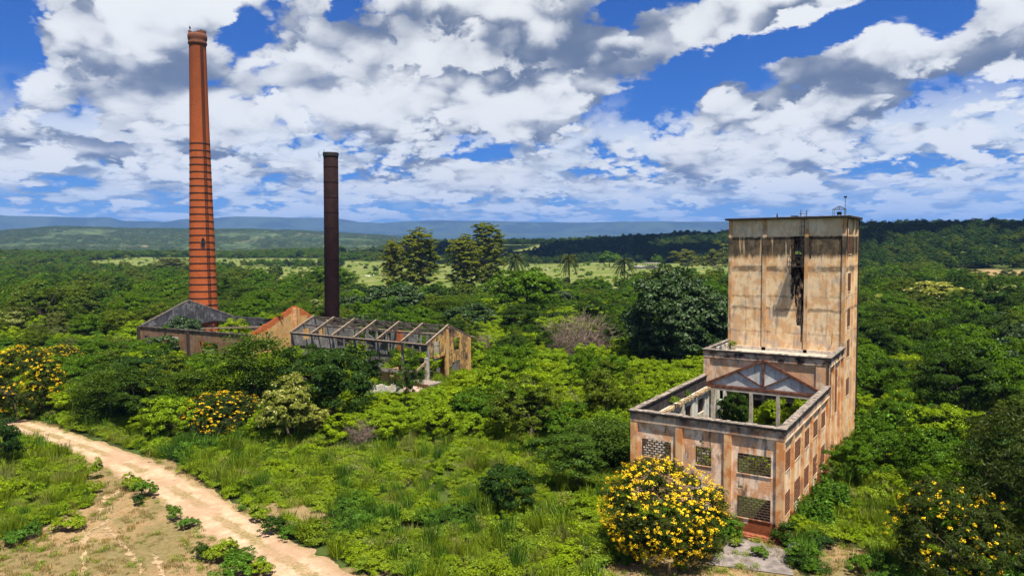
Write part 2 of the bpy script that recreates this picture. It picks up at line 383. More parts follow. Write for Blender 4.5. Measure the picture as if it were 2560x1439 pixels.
def brickmat(name, c1, c2, mortar, cyl=None, darken=None):
    m, b = newmat(name, .93, .1); P = pos(); x, y, z = sep(P)
    if cyl: u = X.m('ARCTAN2', y - cyl[1], x - cyl[0]) * 2.4
    else: u = x + y
    n = X.nt.nodes.new('ShaderNodeTexBrick'); n.inputs['Scale'].default_value = 1.0
    for k_, v_ in (('Brick Width', .40), ('Row Height', .17), ('Mortar Size', .018)): n.inputs[k_].default_value = v_
    for k_, v_ in (('Color1', c1), ('Color2', c2), ('Mortar', mortar)): n.inputs[k_].default_value = (*v_, 1)
    X.nt.links.new(comb(u, z, 0).k, n.inputs['Vector'])
    c = mixc(ramp(noise(P, .35, 5, .6), .35, .65) * .55, X(n.outputs[0]), tuple(k * .62 for k in c1))
    c = mixc(ramp(noise(P, 2.2, 5, .7), .60, .74), c, (.06, .022, .012))
    if darken:                                        # darker brown towards the mouth, in patches
        c = mixc(ramp(z + (noise(vm('MULTIPLY', P, (1, 1, .25)), .5, 4, .6) - .5) * 14, darken[0], darken[1]) * .55, c, (.085, .032, .016))
    setc(b, c); bump(b, X(n.outputs['Fac']), .5, -.03); return m
CHX, CHY = -136.55, 42.75
M_CHIM = brickmat('chimney_brick', (.50, .120, .034), (.39, .085, .024), (.30, .085, .032), (CHX, CHY), (30.0, 70.0))
M_BRICK = brickmat('bare_brick', (.52, .15, .045), (.40, .10, .03), (.22, .09, .045))
M_STACK = flat('rusty_steel', (.013, .0055, .0055), .8, .08, .3, .8)
M_SIGN = flat('black_board', (.006, .006, .006), .6, .3, .1)
M_LIME = flat('lime_letters', (.45, .62, .12), .7, .2, .05)
M_WHITE = flat('white_wall', (.50, .50, .48), .8, .2, .1)
M_ROOF = flat('clay_roof', (.38, .10, .05), .9, .1, .2)
M_ZINC = flat('zinc_roof', (.22, .22, .22), .6, .4, .2)
M_BIRD = flat('black_feathers', (.012, .011, .012), .8, .2, .2)
M_HIDE = flat('white_hide', (.62, .58, .50), .8, .1, .1)

# ================= ground =================
def inpoly(px, py, poly):
    c = np.zeros(px.shape, bool); n = len(poly)
    for i in range(n):
        x0, y0 = poly[i]; x1, y1 = poly[(i + 1) % n]
        if y0 == y1: continue
        k = ((y0 > py) != (y1 > py)) & (px < (x1 - x0) * (py - y0) / (y1 - y0) + x0); c ^= k
    return c
DRY = [  # bare or dry-grass ground near the track and the tower building (world x, y)
 [(-34.8, -42.4), (-57.6, -35.8), (-50.0, -31.2), (-49.2, -29.6), (-51.1, -27.0), (-54.2, -23.4), (-60.9, -19.9), (-72.3, -17.3), (-83.4, -16.3), (-91.5, -15.2),
  (-92.9, -12.4), (-84.7, -11.0), (-78.6, -13.4), (-64.2, -13.8), (-58.8, -12.6), (-51.8, -13.5), (-47.3, -16.0), (-41.5, -16.8), (-38.5, -15.0), (-32.5, -13.7),
  (-30.1, -15.1), (-31.1, -17.9), (-37.5, -17.5), (-36.5, -18.9), (-29.3, -20.3), (-23.4, -20.4), (-19.8, -19.5), (-6.5, -24.4)],
 [(-26.5, -14.7), (-24.8, -12.9), (-19.3, -13.0), (-18.1, -14.1), (-21.9, -13.6), (-24.4, -14.8)],
 [(-16.6, -4.0), (-15.4, -3.8), (-12.0, -6.4), (-10.9, -9.9), (-13.9, -6.8)],
 [(-10.1, -10.2), (-8.4, -8.7), (-3.5, -4.1), (-3.4, -1.5), (0.0, 0.2), (1.1, -2.8), (2.2, -5.3), (4.8, -12.8), (-5.6, -19.5)],
 [(2.7, -0.5), (3.8, 2.4), (5.5, 1.9), (6.5, -2.6), (7.3, -9.3), (3.7, -11.5), (2.7, -3.6)],
 [(-200.8, 43.4), (-197.7, 52.1), (-181.0, 44.0), (-184.2, 36.5)],
 [(-14.6, 489.7), (43.3, 501.8), (38.8, 418.6), (17.0, 375.2), (-1.3, 420.5)],
]
PAST = [  # pasture
 [(-690.5, 606.1), (-600.2, 622.0), (-429.4, 587.1), (-362.9, 706.6), (-297.3, 716.5), (-195.1, 689.5), (-101.6, 353.6), (-145.1, 264.1), (-169.6, 228.9), (-163.9, 183.0), (-205.9, 160.8), (-337.6, 277.1)],
 [(-919.2, 387.5), (-1065.2, 543.6), (-1041.2, 620.8), (-782.9, 669.7), (-608.7, 535.1), (-690.4, 475.8), (-628.2, 355.3), (-604.8, 283.7), (-770.0, 332.2)],
 [(-682.0, 428.0), (-648.6, 476.1), (-543.7, 473.3), (-380.4, 325.8), (-382.7, 297.0), (-405.0, 253.4)], [(-862.9, 291.4), (-869.2, 329.6), (-791.6, 310.8), (-772.0, 262.1)],
 [(-574.2, 370.0), (-578.8, 419.9), (-512.0, 412.5), (-426.3, 335.9), (-440.8, 286.9)],
 [(-883.0, 1158.6), (-620.8, 1083.8), (-550.7, 870.5), (-529.6, 803.1), (-609.7, 787.6)],
 [(-2034.1, 1871.6), (-861.5, 922.2), (-687.0, 744.2), (-754.5, 674.1)],
 [(-92.7, 754.6), (-54.9, 743.8), (-47.4, 693.2), (-85.9, 702.9)],
 [(-225.8, 55.0), (-240.5, 79.0), (-211.7, 63.6), (-206.2, 48.0)],
]
def polyfrac(x, y, polys):
    m = np.zeros(x.shape, bool)
    for p in polys: m |= inpoly(x, y, p)
    return m
fine_az = np.radians(np.arange(-44, 44.01, .26)); rest = np.radians(np.arange(47, 314, 3.0))
az = np.concatenate([fine_az, rest]) + YAW
rr = np.concatenate([[4, 10, 16, 22, 28, 33], np.arange(36, 110, .75), np.geomspace(111, 1600, 150), np.geomspace(1650, 20000, 110)])
AZ, RR = np.meshgrid(az, rr)
GX = CAMX + np.sin(AZ) * RR; GY = CAMY + np.cos(AZ) * RR; GZ = H(GX, GY)
nr, na = GX.shape
me = bpy.data.meshes.new('ground'); co = np.stack([GX, GY, GZ], -1).reshape(-1, 3)
co = np.vstack([co, [[CAMX, CAMY, 0]]])
I, J = np.meshgrid(np.arange(nr - 1), np.arange(na), indexing='ij'); J2 = (J + 1) % na
quads = np.stack([I * na + J, I * na + J2, (I + 1) * na + J2, (I + 1) * na + J], -1).reshape(-1, 4)[:, ::-1]
tris = np.stack([np.full(na, nr * na), (np.arange(na) + 1) % na, np.arange(na)], -1)[:, ::-1]
me.vertices.add(len(co)); me.vertices.foreach_set('co', co.ravel())
nl = quads.size + tris.size; me.loops.add(nl); me.loops.foreach_set('vertex_index', np.concatenate([quads.ravel(), tris.ravel()]))
me.polygons.add(len(quads) + len(tris))
me.polygons.foreach_set('loop_start', np.concatenate([np.arange(len(quads)) * 4, quads.size + np.arange(len(tris)) * 3]))
me.update(calc_edges=True); me.validate()
me.polygons.foreach_set('use_smooth', np.ones(len(me.polygons), bool))
jx = GX + 1.2 * _wav(GX, GY, 3.1, .2); jy = GY + 1.2 * _wav(GX, GY, 2.7, 2.2)
dist = np.hypot(GX - CAMX, GY - CAMY)
at = me.attributes.new('dry', 'FLOAT', 'POINT'); at.data.foreach_set('value', np.append(polyfrac(jx, jy, DRY).astype(float).ravel(), 0))
at = me.attributes.new('past', 'FLOAT', 'POINT'); at.data.foreach_set('value', np.append(polyfrac(GX, GY, PAST).astype(float).ravel(), 0))
m, b = newmat('ground_surface', 1.0, 0.0); P = pos()
def attr(n):
    a = X.nt.nodes.new('ShaderNodeAttribute'); a.attribute_name = n; return X(a.outputs['Fac'])
dist_n = vm('LENGTH', vm('SUBTRACT', P, (CAMX, CAMY, 0)))
floor = mixc(ramp(noise(P, .35, 5, .6), .38, .62), (.030, .036, .012), (.060, .085, .020))
n1 = noise(P, .55, 7, .66); n2 = noise(P, 2.3, 6, .7); n3 = noise(P, .13, 4, .55)
n4 = noise(P, 7.0, 5, .75)
soil = mixc(ramp(n1 * .35 + n2 * .35 + n4 * .3, .44, .56), (.215, .140, .065), (.33, .225, .125))
soil = mixc(ramp(n3 * .45 + n1 * .3 + n2 * .25, .455, .53), soil, mixc(ramp(n2, .35, .65), (.135, .105, .042), (.205, .160, .075)))
soil = mixc(ramp(noise(P, 1.3, 7, .72), .56, .68), soil, (.085, .095, .028))
soil = mixc(ramp(noise(vm('ADD', P, (9, 4, 0)), .9, 7, .7), .62, .70), soil, (.38, .255, .155))
past = mixc(ramp(noise(P, .03, 6, .6), .35, .65), (.070, .110, .020), (.120, .145, .038))
past = mixc(ramp(noise(vm('MULTIPLY', P, (1, 2.4, 1)), .05, 8, .7), .50, .60), past, (.22, .20, .085))
past = mixc(ramp(noise(vm('ADD', P, (77, 3, 0)), .09, 8, .72), .54, .62), past, (.055, .095, .020))
scrub = mixc(ramp(noise(P, .012, 8, .72), .40, .60), (.032, .050, .016), (.085, .115, .040))
scrub = mixc(ramp(vor(P, .045), .10, .45), (.016, .028, .010), scrub)
scrub = mixc(ramp(noise(P, .0032, 6, .65), .60, .70), scrub, (.25, .19, .11))
c = mixc(ramp(dist_n, 1500, 2300), floor, scrub)
mesa = mixc(ramp(noise(P, .0016, 7, .65), .42, .58), (.014, .026, .014), (.035, .055, .030))
c = mixc(ramp(dist_n, 7000, 8500), c, mesa)
c = mixc(ramp(attr('past'), .3, .7), c, past)
c = mixc(ramp(attr('dry') + (n1 - .5) * .5, .35, .65), c, soil)
c = mixc(ramp(dist_n, 160, 120) * .55, c, mixc(n4, (.35, .35, .35), (1.5, 1.5, 1.5)), 'MULTIPLY')
setc(b, c); bump(b, noise(P, 3.0, 6, .7) + ramp(dist_n, 2000, 4000) * 60 * noise(P, .004, 7, .7), .6, .25)
me.materials.append(m)
ground = bpy.data.objects.new('ground', me); COL.objects.link(ground); ground['kind'] = 'structure'

# the dirt track
RC = [(-107.0, -16.4), (-96.8, -15.4), (-88.0, -14.4), (-77.0, -14.7), (-67.1, -15.3), (-58.8, -16.3), (-51.1, -17.5), (-43.9, -19.0), (-37.3, -20.5), (-31.8, -21.7), (-27.4, -22.5), (-22.3, -23.4), (-15.7, -24.9)]
def spline(pts, k=14):
    out = []
    P_ = [np.array(p, float) for p in pts]; P_ = [2 * P_[0] - P_[1]] + P_ + [2 * P_[-1] - P_[-2]]
    for i in range(1, len(P_) - 2):
        for t in np.linspace(0, 1, k, endpoint=False):
            a, b_, c_, d_ = P_[i - 1:i + 3]
            out.append(.5 * ((2 * b_) + (-a + c_) * t + (2 * a - 5 * b_ + 4 * c_ - d_) * t * t + (-a + 3 * b_ - 3 * c_ + d_) * t ** 3))
    return np.array(out + [P_[-2]])
def ribbon(name, pts, half, mat, lift, nx=9, seed=0, attrs=True):
    s = spline(pts); t = np.gradient(s, axis=0); t /= np.linalg.norm(t, axis=1)[:, None]; n = np.stack([-t[:, 1], t[:, 0]], 1)
    r = np.random.default_rng(seed); vs = []; uv = []
    jl = np.convolve(r.normal(0, .35, len(s) + 6), np.ones(3) / 3, 'same')[:len(s)]; jr = np.convolve(r.normal(0, .35, len(s) + 6), np.ones(3) / 3, 'same')[:len(s)]
    for k in range(nx):
        u = k / (nx - 1) * 2 - 1; w = half + (jl if u < 0 else jr)
        q = s + n * (u * w)[:, None]; vs.append(np.stack([q[:, 0], q[:, 1], H(q[:, 0], q[:, 1]) + lift], 1)); uv.append(np.full(len(s), u))
    vs = np.stack(vs, 1).reshape(-1, 3); uv = np.stack(uv, 1).ravel(); m_ = len(s)
    f = [(i * nx + k, i * nx + k + 1, (i + 1) * nx + k + 1, (i + 1) * nx + k) for i in range(m_ - 1) for k in range(nx - 1)]
    me = bpy.data.meshes.new(name); me.from_pydata(vs.tolist(), [], f); a = me.attributes.new('across', 'FLOAT', 'POINT'); a.data.foreach_set('value', uv)
    me.materials.append(mat); o = bpy.data.objects.new(name, me); COL.objects.link(o); o['kind'] = 'structure'; return o
m, b = newmat('track_sand', 1.0, 0.0); P = pos(); ac = attr('across')
n1 = noise(P, .8, 7, .68); n2 = noise(P, 4.0, 5, .7)
sand = mixc(ramp(n1 * .6 + n2 * .4, .40, .60), (.33, .215, .130), (.46, .325, .215))
verge = mixc(ramp(n2, .35, .65), (.14, .115, .045), (.30, .215, .11))
au = X.m('ABSOLUTE', ac)
mid_ = ramp(X.m('ABSOLUTE', ac - .06) + (n1 - .5) * .55, .30, .12) * ramp(noise(P, .22, 3, .5), .36, .50)
edge = ramp(au + (n1 - .5) * .8 + (n2 - .5) * .25, .62, .88)
c = mixc(mid_ * .95, sand, verge); c = mixc(edge, c, verge)
c = mixc(ramp(noise(vm('ADD', P, (5, 5, 0)), .16, 5, .65), .44, .60) * .75, c, mixc(n1, (.24, .150, .090), (.36, .245, .155)))
c = mixc(.5, c, mixc(noise(P, 9.0, 4, .75), (.5, .5, .5), (1.4, 1.4, 1.4)), 'MULTIPLY')
c = mixc(ramp(noise(P, 2.2, 7, .7), .60, .68) * .6, c, (.12, .12, .04))
setc(b, c); bump(b, n2 + au * .6, .5, .08)
M_TRACK = m
ribbon('dirt_track', RC, 2.25, M_TRACK, .03, seed=3)
ribbon('dirt_track', [(-172.2, 6.7), (-173.4, 14.6), (-174.4, 21.4), (-177.5, 29.7), (-184.0, 39.5), (-192.0, 48.9)], 2.0, M_TRACK, .05, seed=4)
# narrow goat paths across the dry ground
m, b = newmat('path_dust', 1.0, 0.0); P = pos(); setc(b, mixc(ramp(noise(P, 3, 5, .7), .35, .65), (.22, .155, .08), (.36, .26, .155)))
for i, pl in enumerate([[(-54.0, -21.6), (-50.7, -24.0), (-47.5, -25.2), (-44.5, -26.3), (-40.8, -27.0), (-37.5, -28.1), (-34.2, -29.6)],
                        [(-47.5, -25.2), (-45.8, -27.5), (-41.4, -29.8), (-38.1, -32.0)], [(-55.4, -19.8), (-53.1, -21.6), (-51.8, -23.3)], [(-38.1, -26.6), (-35.5, -27.6), (-31.8, -28.7)]]):
    ribbon('foot_path', pl, .09, m, .035, 3, 20 + i)

def crumble(mb, ax, a0, a1, b0, b1, z, h):
    """a worn cap: short lengths of uneven height and width, some chipped away"""
    r = random.Random(int(a0 * 31 + b0 * 17 + z)); a = a0
    while a < a1 - .01:
        l = min(r.uniform(.18, .55), a1 - a); j0, j1 = r.uniform(0, .035), r.uniform(0, .035); hh = h + r.uniform(-.03, .035)
        if r.random() < .12: j1 = r.uniform(.06, .14); hh *= .6
        q = (a, a + l, b0 + j0, b1 - j1) if ax == 'x' else (b0 + j0, b1 - j1, a, a + l)
        mb.box(*q, z, z + max(.012, hh)); a += l

# ================= tower building =================
TB = thing('tower_building', 'roofless ochre plaster factory ruin stepping up to a tall tower, yellow-flowered bush at its front', 'building', (-6.2, 18.2, 0))
W = 12.33; L1, L2, L3 = 18.85, 27.46, 36.39
FW = [(W - 11.33, W - 8.84, 4.70, 6.16), (W - 6.77, W - 5.53, 4.70, 6.2), (W - 3.45, W - .98, 4.62, 6.16), (W - 3.45, W - .98, 1.16, 2.84)]
front_holes = [(W - 6.5, W - 6.12, 6.45, 6.68), (W - 3.42, W - 3.06, 3.4, 3.62)]
part('front_wall', wall(MB(), (-W + .18, .17), (-.2, .17), .28, Openings(-.3, 8.28, [(a - .18, b_ - .18, c_, d_) for a, b_, c_, d_ in FW + front_holes])), M_FRONT, TB)
SWB = [(.55, 2.9), (4.35, 6.6), (8.05, 10.2), (12.0, 13.9), (15.7, 17.7)]
sops = [(a - .17, b_ - .17, z0, z1) for a, b_ in SWB for z0, z1 in ((1.42, 3.12), (4.88, 6.35))]
part('side_wall', wall(MB(), (-.2, .17), (-.2, L1 - .01), .28, Openings(-.3, 8.28, sops)), M_SIDE, TB)
part('side_wall', wall(MB(), (-W + .2, .46), (-W + .2, L1 - .01), .28, Openings(-.3, 7.25, [(a - .46, b_ - .46, z0, z1) for a, b_, z0, z1 in [(a, b_, z0, z1) for a, b_ in SWB for z0, z1 in ((1.42, 3.12), (4.88, 6.35))]]), side=-1), M_INNER, TB)
mb = MB(); mb.box(-W + .02, -W + .32, .1, L1, 7.25, 8.28)
part('parapet', mb, flat('sooty_parapet', (.040, .034, .034), .95, .1, .5, 1.5), TB)
# ledge left where the roof sat, rough with dead vines
mb = MB()
for i in range(60):
    y0 = .5 + i * .305; t_ = .30 + rng.uniform(-.12, .2)
    mb.box(-W + .48, -W + .48 + t_, y0, y0 + .30, 7.02 + rng.uniform(-.1, .05), 7.22 + rng.uniform(-.04, .12))
part('roof_ledge', mb, flat('ledge_straw', (.34, .25, .15), 1, 0, .5, 6), TB)
part('parapet', MB().box(-.47, -.30, .5, L1, 7.2, 8.28), flat('sooty_parapet_right', (.12, .10, .09), .95, .1, .5, 1.5), TB)
for x0, x1 in ((-W, -W + .62), (-8.42, -7.85), (-4.50, -3.92), (-.58, 0)): part('pilaster', MB().box(x0, x1, 0, .17, -.3, 7.55), M_PIL, TB)
for y0, y1 in ((.17, .42), (3.2, 3.65), (6.95, 7.4), (10.65, 11.1), (14.35, 14.8), (18.25, 18.8)): part('pilaster', MB().box(-.2, 0, y0, y1, -.3, 7.55), M_PIL, TB)
for y0, y1 in ((.46, .9), (3.2, 3.65), (6.95, 7.4), (10.65, 11.1), (14.35, 14.8), (18.1, 18.6)): part('pilaster', MB().box(-W + .48, -W + .70, y0, y1, 0, 7.0), M_INNER, TB)
mb = MB(); mb.box(-W - .01, .02, -.02, .17, 7.55, 8.28); mb.box(-.2, .02, .17, L1 - .02, 7.55, 8.28)
part('fascia', mb, M_FASCIA, TB)
mb = MB(); mb.box(-.21, .045, .17, L1 - .02, 7.40, 7.56); part('string_course', mb, M_SIDE, TB)
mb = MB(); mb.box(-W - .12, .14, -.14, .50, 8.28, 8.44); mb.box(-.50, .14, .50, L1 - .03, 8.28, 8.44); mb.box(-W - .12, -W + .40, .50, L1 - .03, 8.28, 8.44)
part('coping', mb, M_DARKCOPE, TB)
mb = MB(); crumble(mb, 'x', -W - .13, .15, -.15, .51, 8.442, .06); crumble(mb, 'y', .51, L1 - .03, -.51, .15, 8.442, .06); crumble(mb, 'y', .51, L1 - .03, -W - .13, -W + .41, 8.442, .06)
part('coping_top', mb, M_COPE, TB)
# gable panel with truss on the middle block's front, open below on columns
wall_mid = wall(MB(), (-W, L1 + .15), (0, L1 + .15), .25, Openings(7.35, 11.0, [])); part('upper_wall', wall_mid, M_MID, TB)
AP = (-6.2, 10.3); gb = MB(); gb.poly([(-11.7, L1 + .10, 7.55), (-.9, L1 + .10, 7.55), (AP[0], L1 + .10, AP[1])]); part('gable_panel', gb, M_FIBRE, TB)
mb = MB(); yb = L1 + .0
mb.bar((-12.15, yb, 7.50), (AP[0], yb, AP[1] + .12), .22, .26, (0, 0, 1)); mb.bar((AP[0], yb, AP[1] + .12), (-.3, yb, 7.50), .22, .26)
part('rafter', mb, M_RUSTY, TB)
part('king_post', MB().bar((AP[0], yb + .01, 7.5), (AP[0], yb + .01, 10.3), .2, .2), M_RUSTY, TB)
for sx in (-1, 1): part('strut', MB().bar((AP[0] + sx * .1, yb + .01, 7.75), (AP[0] + sx * 2.55, yb + .01, 9.0), .12, .12), M_RUSTY, TB)
part('tie_beam', MB().box(-W + .5, -.5, L1 - .12, L1 + .14, 7.22, 7.50), M_RUSTY, TB)
part('ring_beam', MB().box(-W + .5, -.5, L1 - .10, L1 + .15, 6.98, 7.22), M_CONC, TB)
for x0 in (-11.5, -7.55, -4.9, -1.2): part('column', MB().box(x0, x0 + .34, L1 - .1, L1 + .15, -.2, 6.98), M_CONC, TB)
# middle block
MW = [(19.5, 20.75), (23.0, 24.15)]
part('middle_side_wall', wall(MB(), (-.2, L1 + .4), (-.2, L2), .28, Openings(-.3, 11.0, [(a - L1 - .4, b_ - L1 - .4, 4.9, 9.35) for a, b_ in MW])), M_SIDE, TB)
part('middle_side_wall', wall(MB(), (-W + .2, L1 + .4), (-W + .2, L2), .28, Openings(-.3, 11.0, [(a - L1 - .4, b_ - L1 - .4, 4.9, 9.35) for a, b_ in MW] + [(4.9, 7.6, 1.5, 4.2)]), side=-1), M_INNER, TB)
for x0, x1 in ((-W, -W + .66), (-1.25, 0)): part('pilaster', MB().box(x0, x1, L1 + .0, L1 + .14, 7.56, 10.32), M_MID, TB)
for y0, y1 in ((L1 + .14, L1 + .5), (21.5, 21.95), (25.0, 25.45), (27.0, 27.44)): part('pilaster', MB().box(-.2, 0, y0, y1, -.3, 10.32), M_PIL, TB)
mb = MB(); mb.box(-W - .02, .02, L1 - .03, L1 + .14, 10.34, 11.0); mb.box(-.2, .02, L1 + .14, L2, 10.34, 11.0); part('fascia', mb, M_FASCIA, TB)
mb = MB(); mb.box(-.21, .045, L1 + .15, L2, 10.2, 10.33); part('string_course', mb, M_SIDE, TB)
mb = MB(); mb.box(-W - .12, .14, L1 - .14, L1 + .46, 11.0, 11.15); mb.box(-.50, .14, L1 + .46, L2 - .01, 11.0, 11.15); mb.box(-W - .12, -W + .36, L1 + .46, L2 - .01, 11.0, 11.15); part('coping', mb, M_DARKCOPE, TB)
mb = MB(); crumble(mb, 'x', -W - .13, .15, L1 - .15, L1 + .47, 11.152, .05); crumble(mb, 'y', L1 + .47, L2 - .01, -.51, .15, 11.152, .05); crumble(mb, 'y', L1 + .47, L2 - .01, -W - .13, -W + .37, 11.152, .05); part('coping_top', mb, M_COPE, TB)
mb = MB()
for i in range(40):
    x0 = -W + .5 + i * .283; mb.box(x0, x0 + .283, L2 - 2.6 - rng.uniform(0, .5), L2 - .02, 10.0, 10.22)
part('roof_slab', mb, M_CONC, TB)
for x0 in (-W + .5, -8.45, -4.35, -.75): part('column', MB().box(x0, x0 + .36, L2 - .1, L2 + .25, -.2, 7.0), M_CONC, TB)
# tower
part('tower_front_wall', MB().box(-W + .2, -.2, L2 + .12, L2 + .4, 7.0, 22.98), M_TOWER, TB)
part('tower_front_wall', MB().box(-W + .2, -.2, L2 + .10, L2 + .4, 22.98, 24.80), M_TOWERTOP, TB)
part('plinth_band', MB().box(-W + .36, -.38, L2 + .0, L2 + .12, 10.22, 10.58), flat('pale_plinth', (.50, .42, .33), .9, .1, .3), TB)
TWZ = [(20.95, 22.8), (16.9, 18.85), (12.95, 14.95), (9.6, 11.5), (5.3, 7.2)]
part('tower_side_wall', wall(MB(), (-.2, L2 + .4), (-.2, L3 - .2), .28, Openings(-.3, 24.80, [(29.7 - L2 - .4, 32.2 - L2 - .4, a, b_) for a, b_ in TWZ])), M_TOWER, TB)
part('tower_side_wall', MB().box(-W + .2, -W + .48, L2 + .4, L3 - .2, -.3, 24.80), M_TOWER, TB)
part('tower_back_wall', MB().box(-W + .2, -.2, L3 - .2, L3 + .1, -.3, 24.80), M_TOWER, TB)
mb = MB()
for z_ in (4.6, 8.6, 12.2, 16.1, 20.0): mb.box(-W + .5, -.5, L2 + .42, L3 - .22, z_ - .2, z_)
part('floor', mb, M_CONC, TB)
for x0, x1 in ((-W, -W + .36), (-8.56, -8.12), (-4.14, -3.76), (-.38, 0)): part('pilaster', MB().box(x0, x1, L2, L2 + .10 if x0 > -12 and x1 < -.1 else L2 + .11, 10.22, 24.80), M_TPIL, TB)
for y0, y1 in ((L2 + .11, L2 + .42), (28.45, 28.95), (33.0, 33.5), (35.7, L3)): part('pilaster', MB().box(-.2, .0, y0, y1, -.3, 24.80), M_TOWER, TB)
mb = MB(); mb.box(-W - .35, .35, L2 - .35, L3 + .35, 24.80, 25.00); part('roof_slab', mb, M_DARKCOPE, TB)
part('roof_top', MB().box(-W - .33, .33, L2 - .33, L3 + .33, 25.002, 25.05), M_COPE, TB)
part('ledge', MB().box(-W + .36, -.38, L2 + .06, L2 + .098, 22.93, 23.0), M_TOWERTOP, TB)
part('downpipe', MB().tube([(.1, 36.05, 24.8), (.1, 36.05, 0)], .07), M_IRON, TB)
part('downpipe', MB().tube([(.12, L2 + .25, 24.8), (.05, L2 + .2, 24.2), (.05, L2 + .2, 21.5)], .05), M_IRON, TB)
part('downpipe', MB().tube([(-.12, L1 - .1, 8.3), (-.12, L1 - .1, 10.9)], .05), M_IRON, TB)
# streak of black rust water under the ladder: a stain of its own shape
mb = MB(); r_ = random.Random(5)
def stain(x0, x1, z1, z0):
    n = 14; L_ = []; R_ = []
    for i in range(n + 1):
        t = i / n; z_ = z1 + (z0 - z1) * t; w = (x1 - x0) / 2 * (1 - .55 * t ** 2); c_ = (x0 + x1) / 2 + r_.uniform(-.06, .06)
        L_.append((c_ - w, L2 + .116, z_)); R_.append((c_ + w, L2 + .116, z_))
    for i in range(n): mb.poly([L_[i], R_[i], R_[i + 1], L_[i + 1]])
stain(-5.1, -4.16, 19.6, 13.2); stain(-5.55, -5.1, 19.6, 16.0); stain(-4.5, -4.16, 19.6, 11.4); stain(-5.15, -4.8, 19.6, 15.2)
stain(-5.25, -4.4, 24.76, 18.9); stain(-5.6, -4.9, 22.9, 18.4); stain(-3.74, -3.35, 24.76, 20.5); stain(-.75, -.45, 24.76, 21); stain(-4.75, -4.16, 23.6, 18.5); stain(-5.0, -4.5, 22.9, 17.5)
m_, b__ = newmat('black_stain', .95, .1); P = pos(); sn = noise(vm('MULTIPLY', P, (1, 1, .22)), 5, 6, .7); setc(b__, mixc(ramp(sn, .35, .6), (.012, .010, .009), (.085, .058, .040)))
X.nt.links.new((ramp(sn * .55 + noise(vm('MULTIPLY', P, (1, 1, .5)), 3, 5, .65) * .45, .66, .46) * .97).k, b__.inputs['Alpha'])
part('water_stain', mb, m_, TB)['kind'] = 'stuff'
# ladder, cage, platform
lad = MB()
for x_ in (-4.50, -4.14): lad.bar((x_, L2 - .18, 19.7), (x_, L2 - .18, 25.15), .05)
part('ladder', lad, M_IRON, TB)
mb = MB()
for i in range(18): mb.bar((-4.5, L2 - .18, 19.9 + i * .3), (-4.14, L2 - .18, 19.9 + i * .3), .035)
part('ladder_rung', mb, M_IRON, TB)['kind'] = 'stuff'
for z_ in (21.9, 22.6, 23.3, 24.0):
    part('cage_hoop', MB().tube([(-4.32 + .33 * math.cos(a), L2 - .2 - .62 * math.sin(a), z_) for a in [math.pi * k / 8 for k in range(9)]], .022, 5), M_IRON, TB)
cg = MB()
for a in (.25, .5, .75): cg.bar((-4.32 + .33 * math.cos(math.pi * a), L2 - .2 - .62 * math.sin(math.pi * a), 21.7), (-4.32 + .33 * math.cos(math.pi * a), L2 - .2 - .62 * math.sin(math.pi * a), 24.0), .03)
part('cage_bar', cg, M_IRON, TB)
part('platform', MB().box(-5.68, -4.16, L2 - 1.05, L2 - .02, 19.62, 19.70), M_IRON, TB)
mb = MB()
for z_ in (20.15, 20.7):
    mb.bar((-5.66, L2 - 1.03, z_), (-4.18, L2 - 1.03, z_), .045); mb.bar((-5.66, L2 - 1.03, z_), (-5.66, L2, z_), .045); mb.bar((-4.18, L2 - 1.03, z_), (-4.18, L2, z_), .045)
for x_ in (-5.66, -5.25, -4.75, -4.18): mb.bar((x_, L2 - 1.03, 19.7), (x_, L2 - 1.03, 20.7), .045)
for x_ in (-5.6, -4.2): mb.bar((x_, L2 - 1.0, 19.62), (x_, L2 + .05, 18.75), .05)
part('railing', mb, M_IRON, TB)
sg = part('warning_board', MB().box(-4.97, -4.24, L2 - .62, L2 - .59, 20.72, 21.78), M_SIGN, TB)
def glyphs(words, z_, h, x0):
    """tiny block letters, as far as the board can be read"""
    mb = MB(); x_ = x0
    for w_ in words:
        for ch in range(w_):
            a = x_; bw = .044
            mb.box(a, a + .012, L2 - .628, L2 - .621, z_, z_ + h); mb.box(a + .030, a + bw, L2 - .628, L2 - .621, z_, z_ + h)
            mb.box(a + .012, a + .030, L2 - .628, L2 - .621, z_ + h * (.8 if ch % 3 else .4), z_ + h * (1 if ch % 3 else .6))
            if ch % 2: mb.box(a + .012, a + .030, L2 - .628, L2 - .621, z_, z_ + h * .2)
            x_ += .057
        x_ += .06
    return mb
part('lettering', glyphs([1, 4, 1], 21.20, .11, -4.93 + .02), M_LIME, TB)['kind'] = 'stuff'; part('lettering', glyphs([5, 5], 21.02, .12, -4.945), M_LIME, TB)['kind'] = 'stuff'
part('pipe_bracket', MB().bar((-1.3, L2 + .1, 11.3), (-1.15, L2 - .35, 12.6), .04), M_IRON, TB)

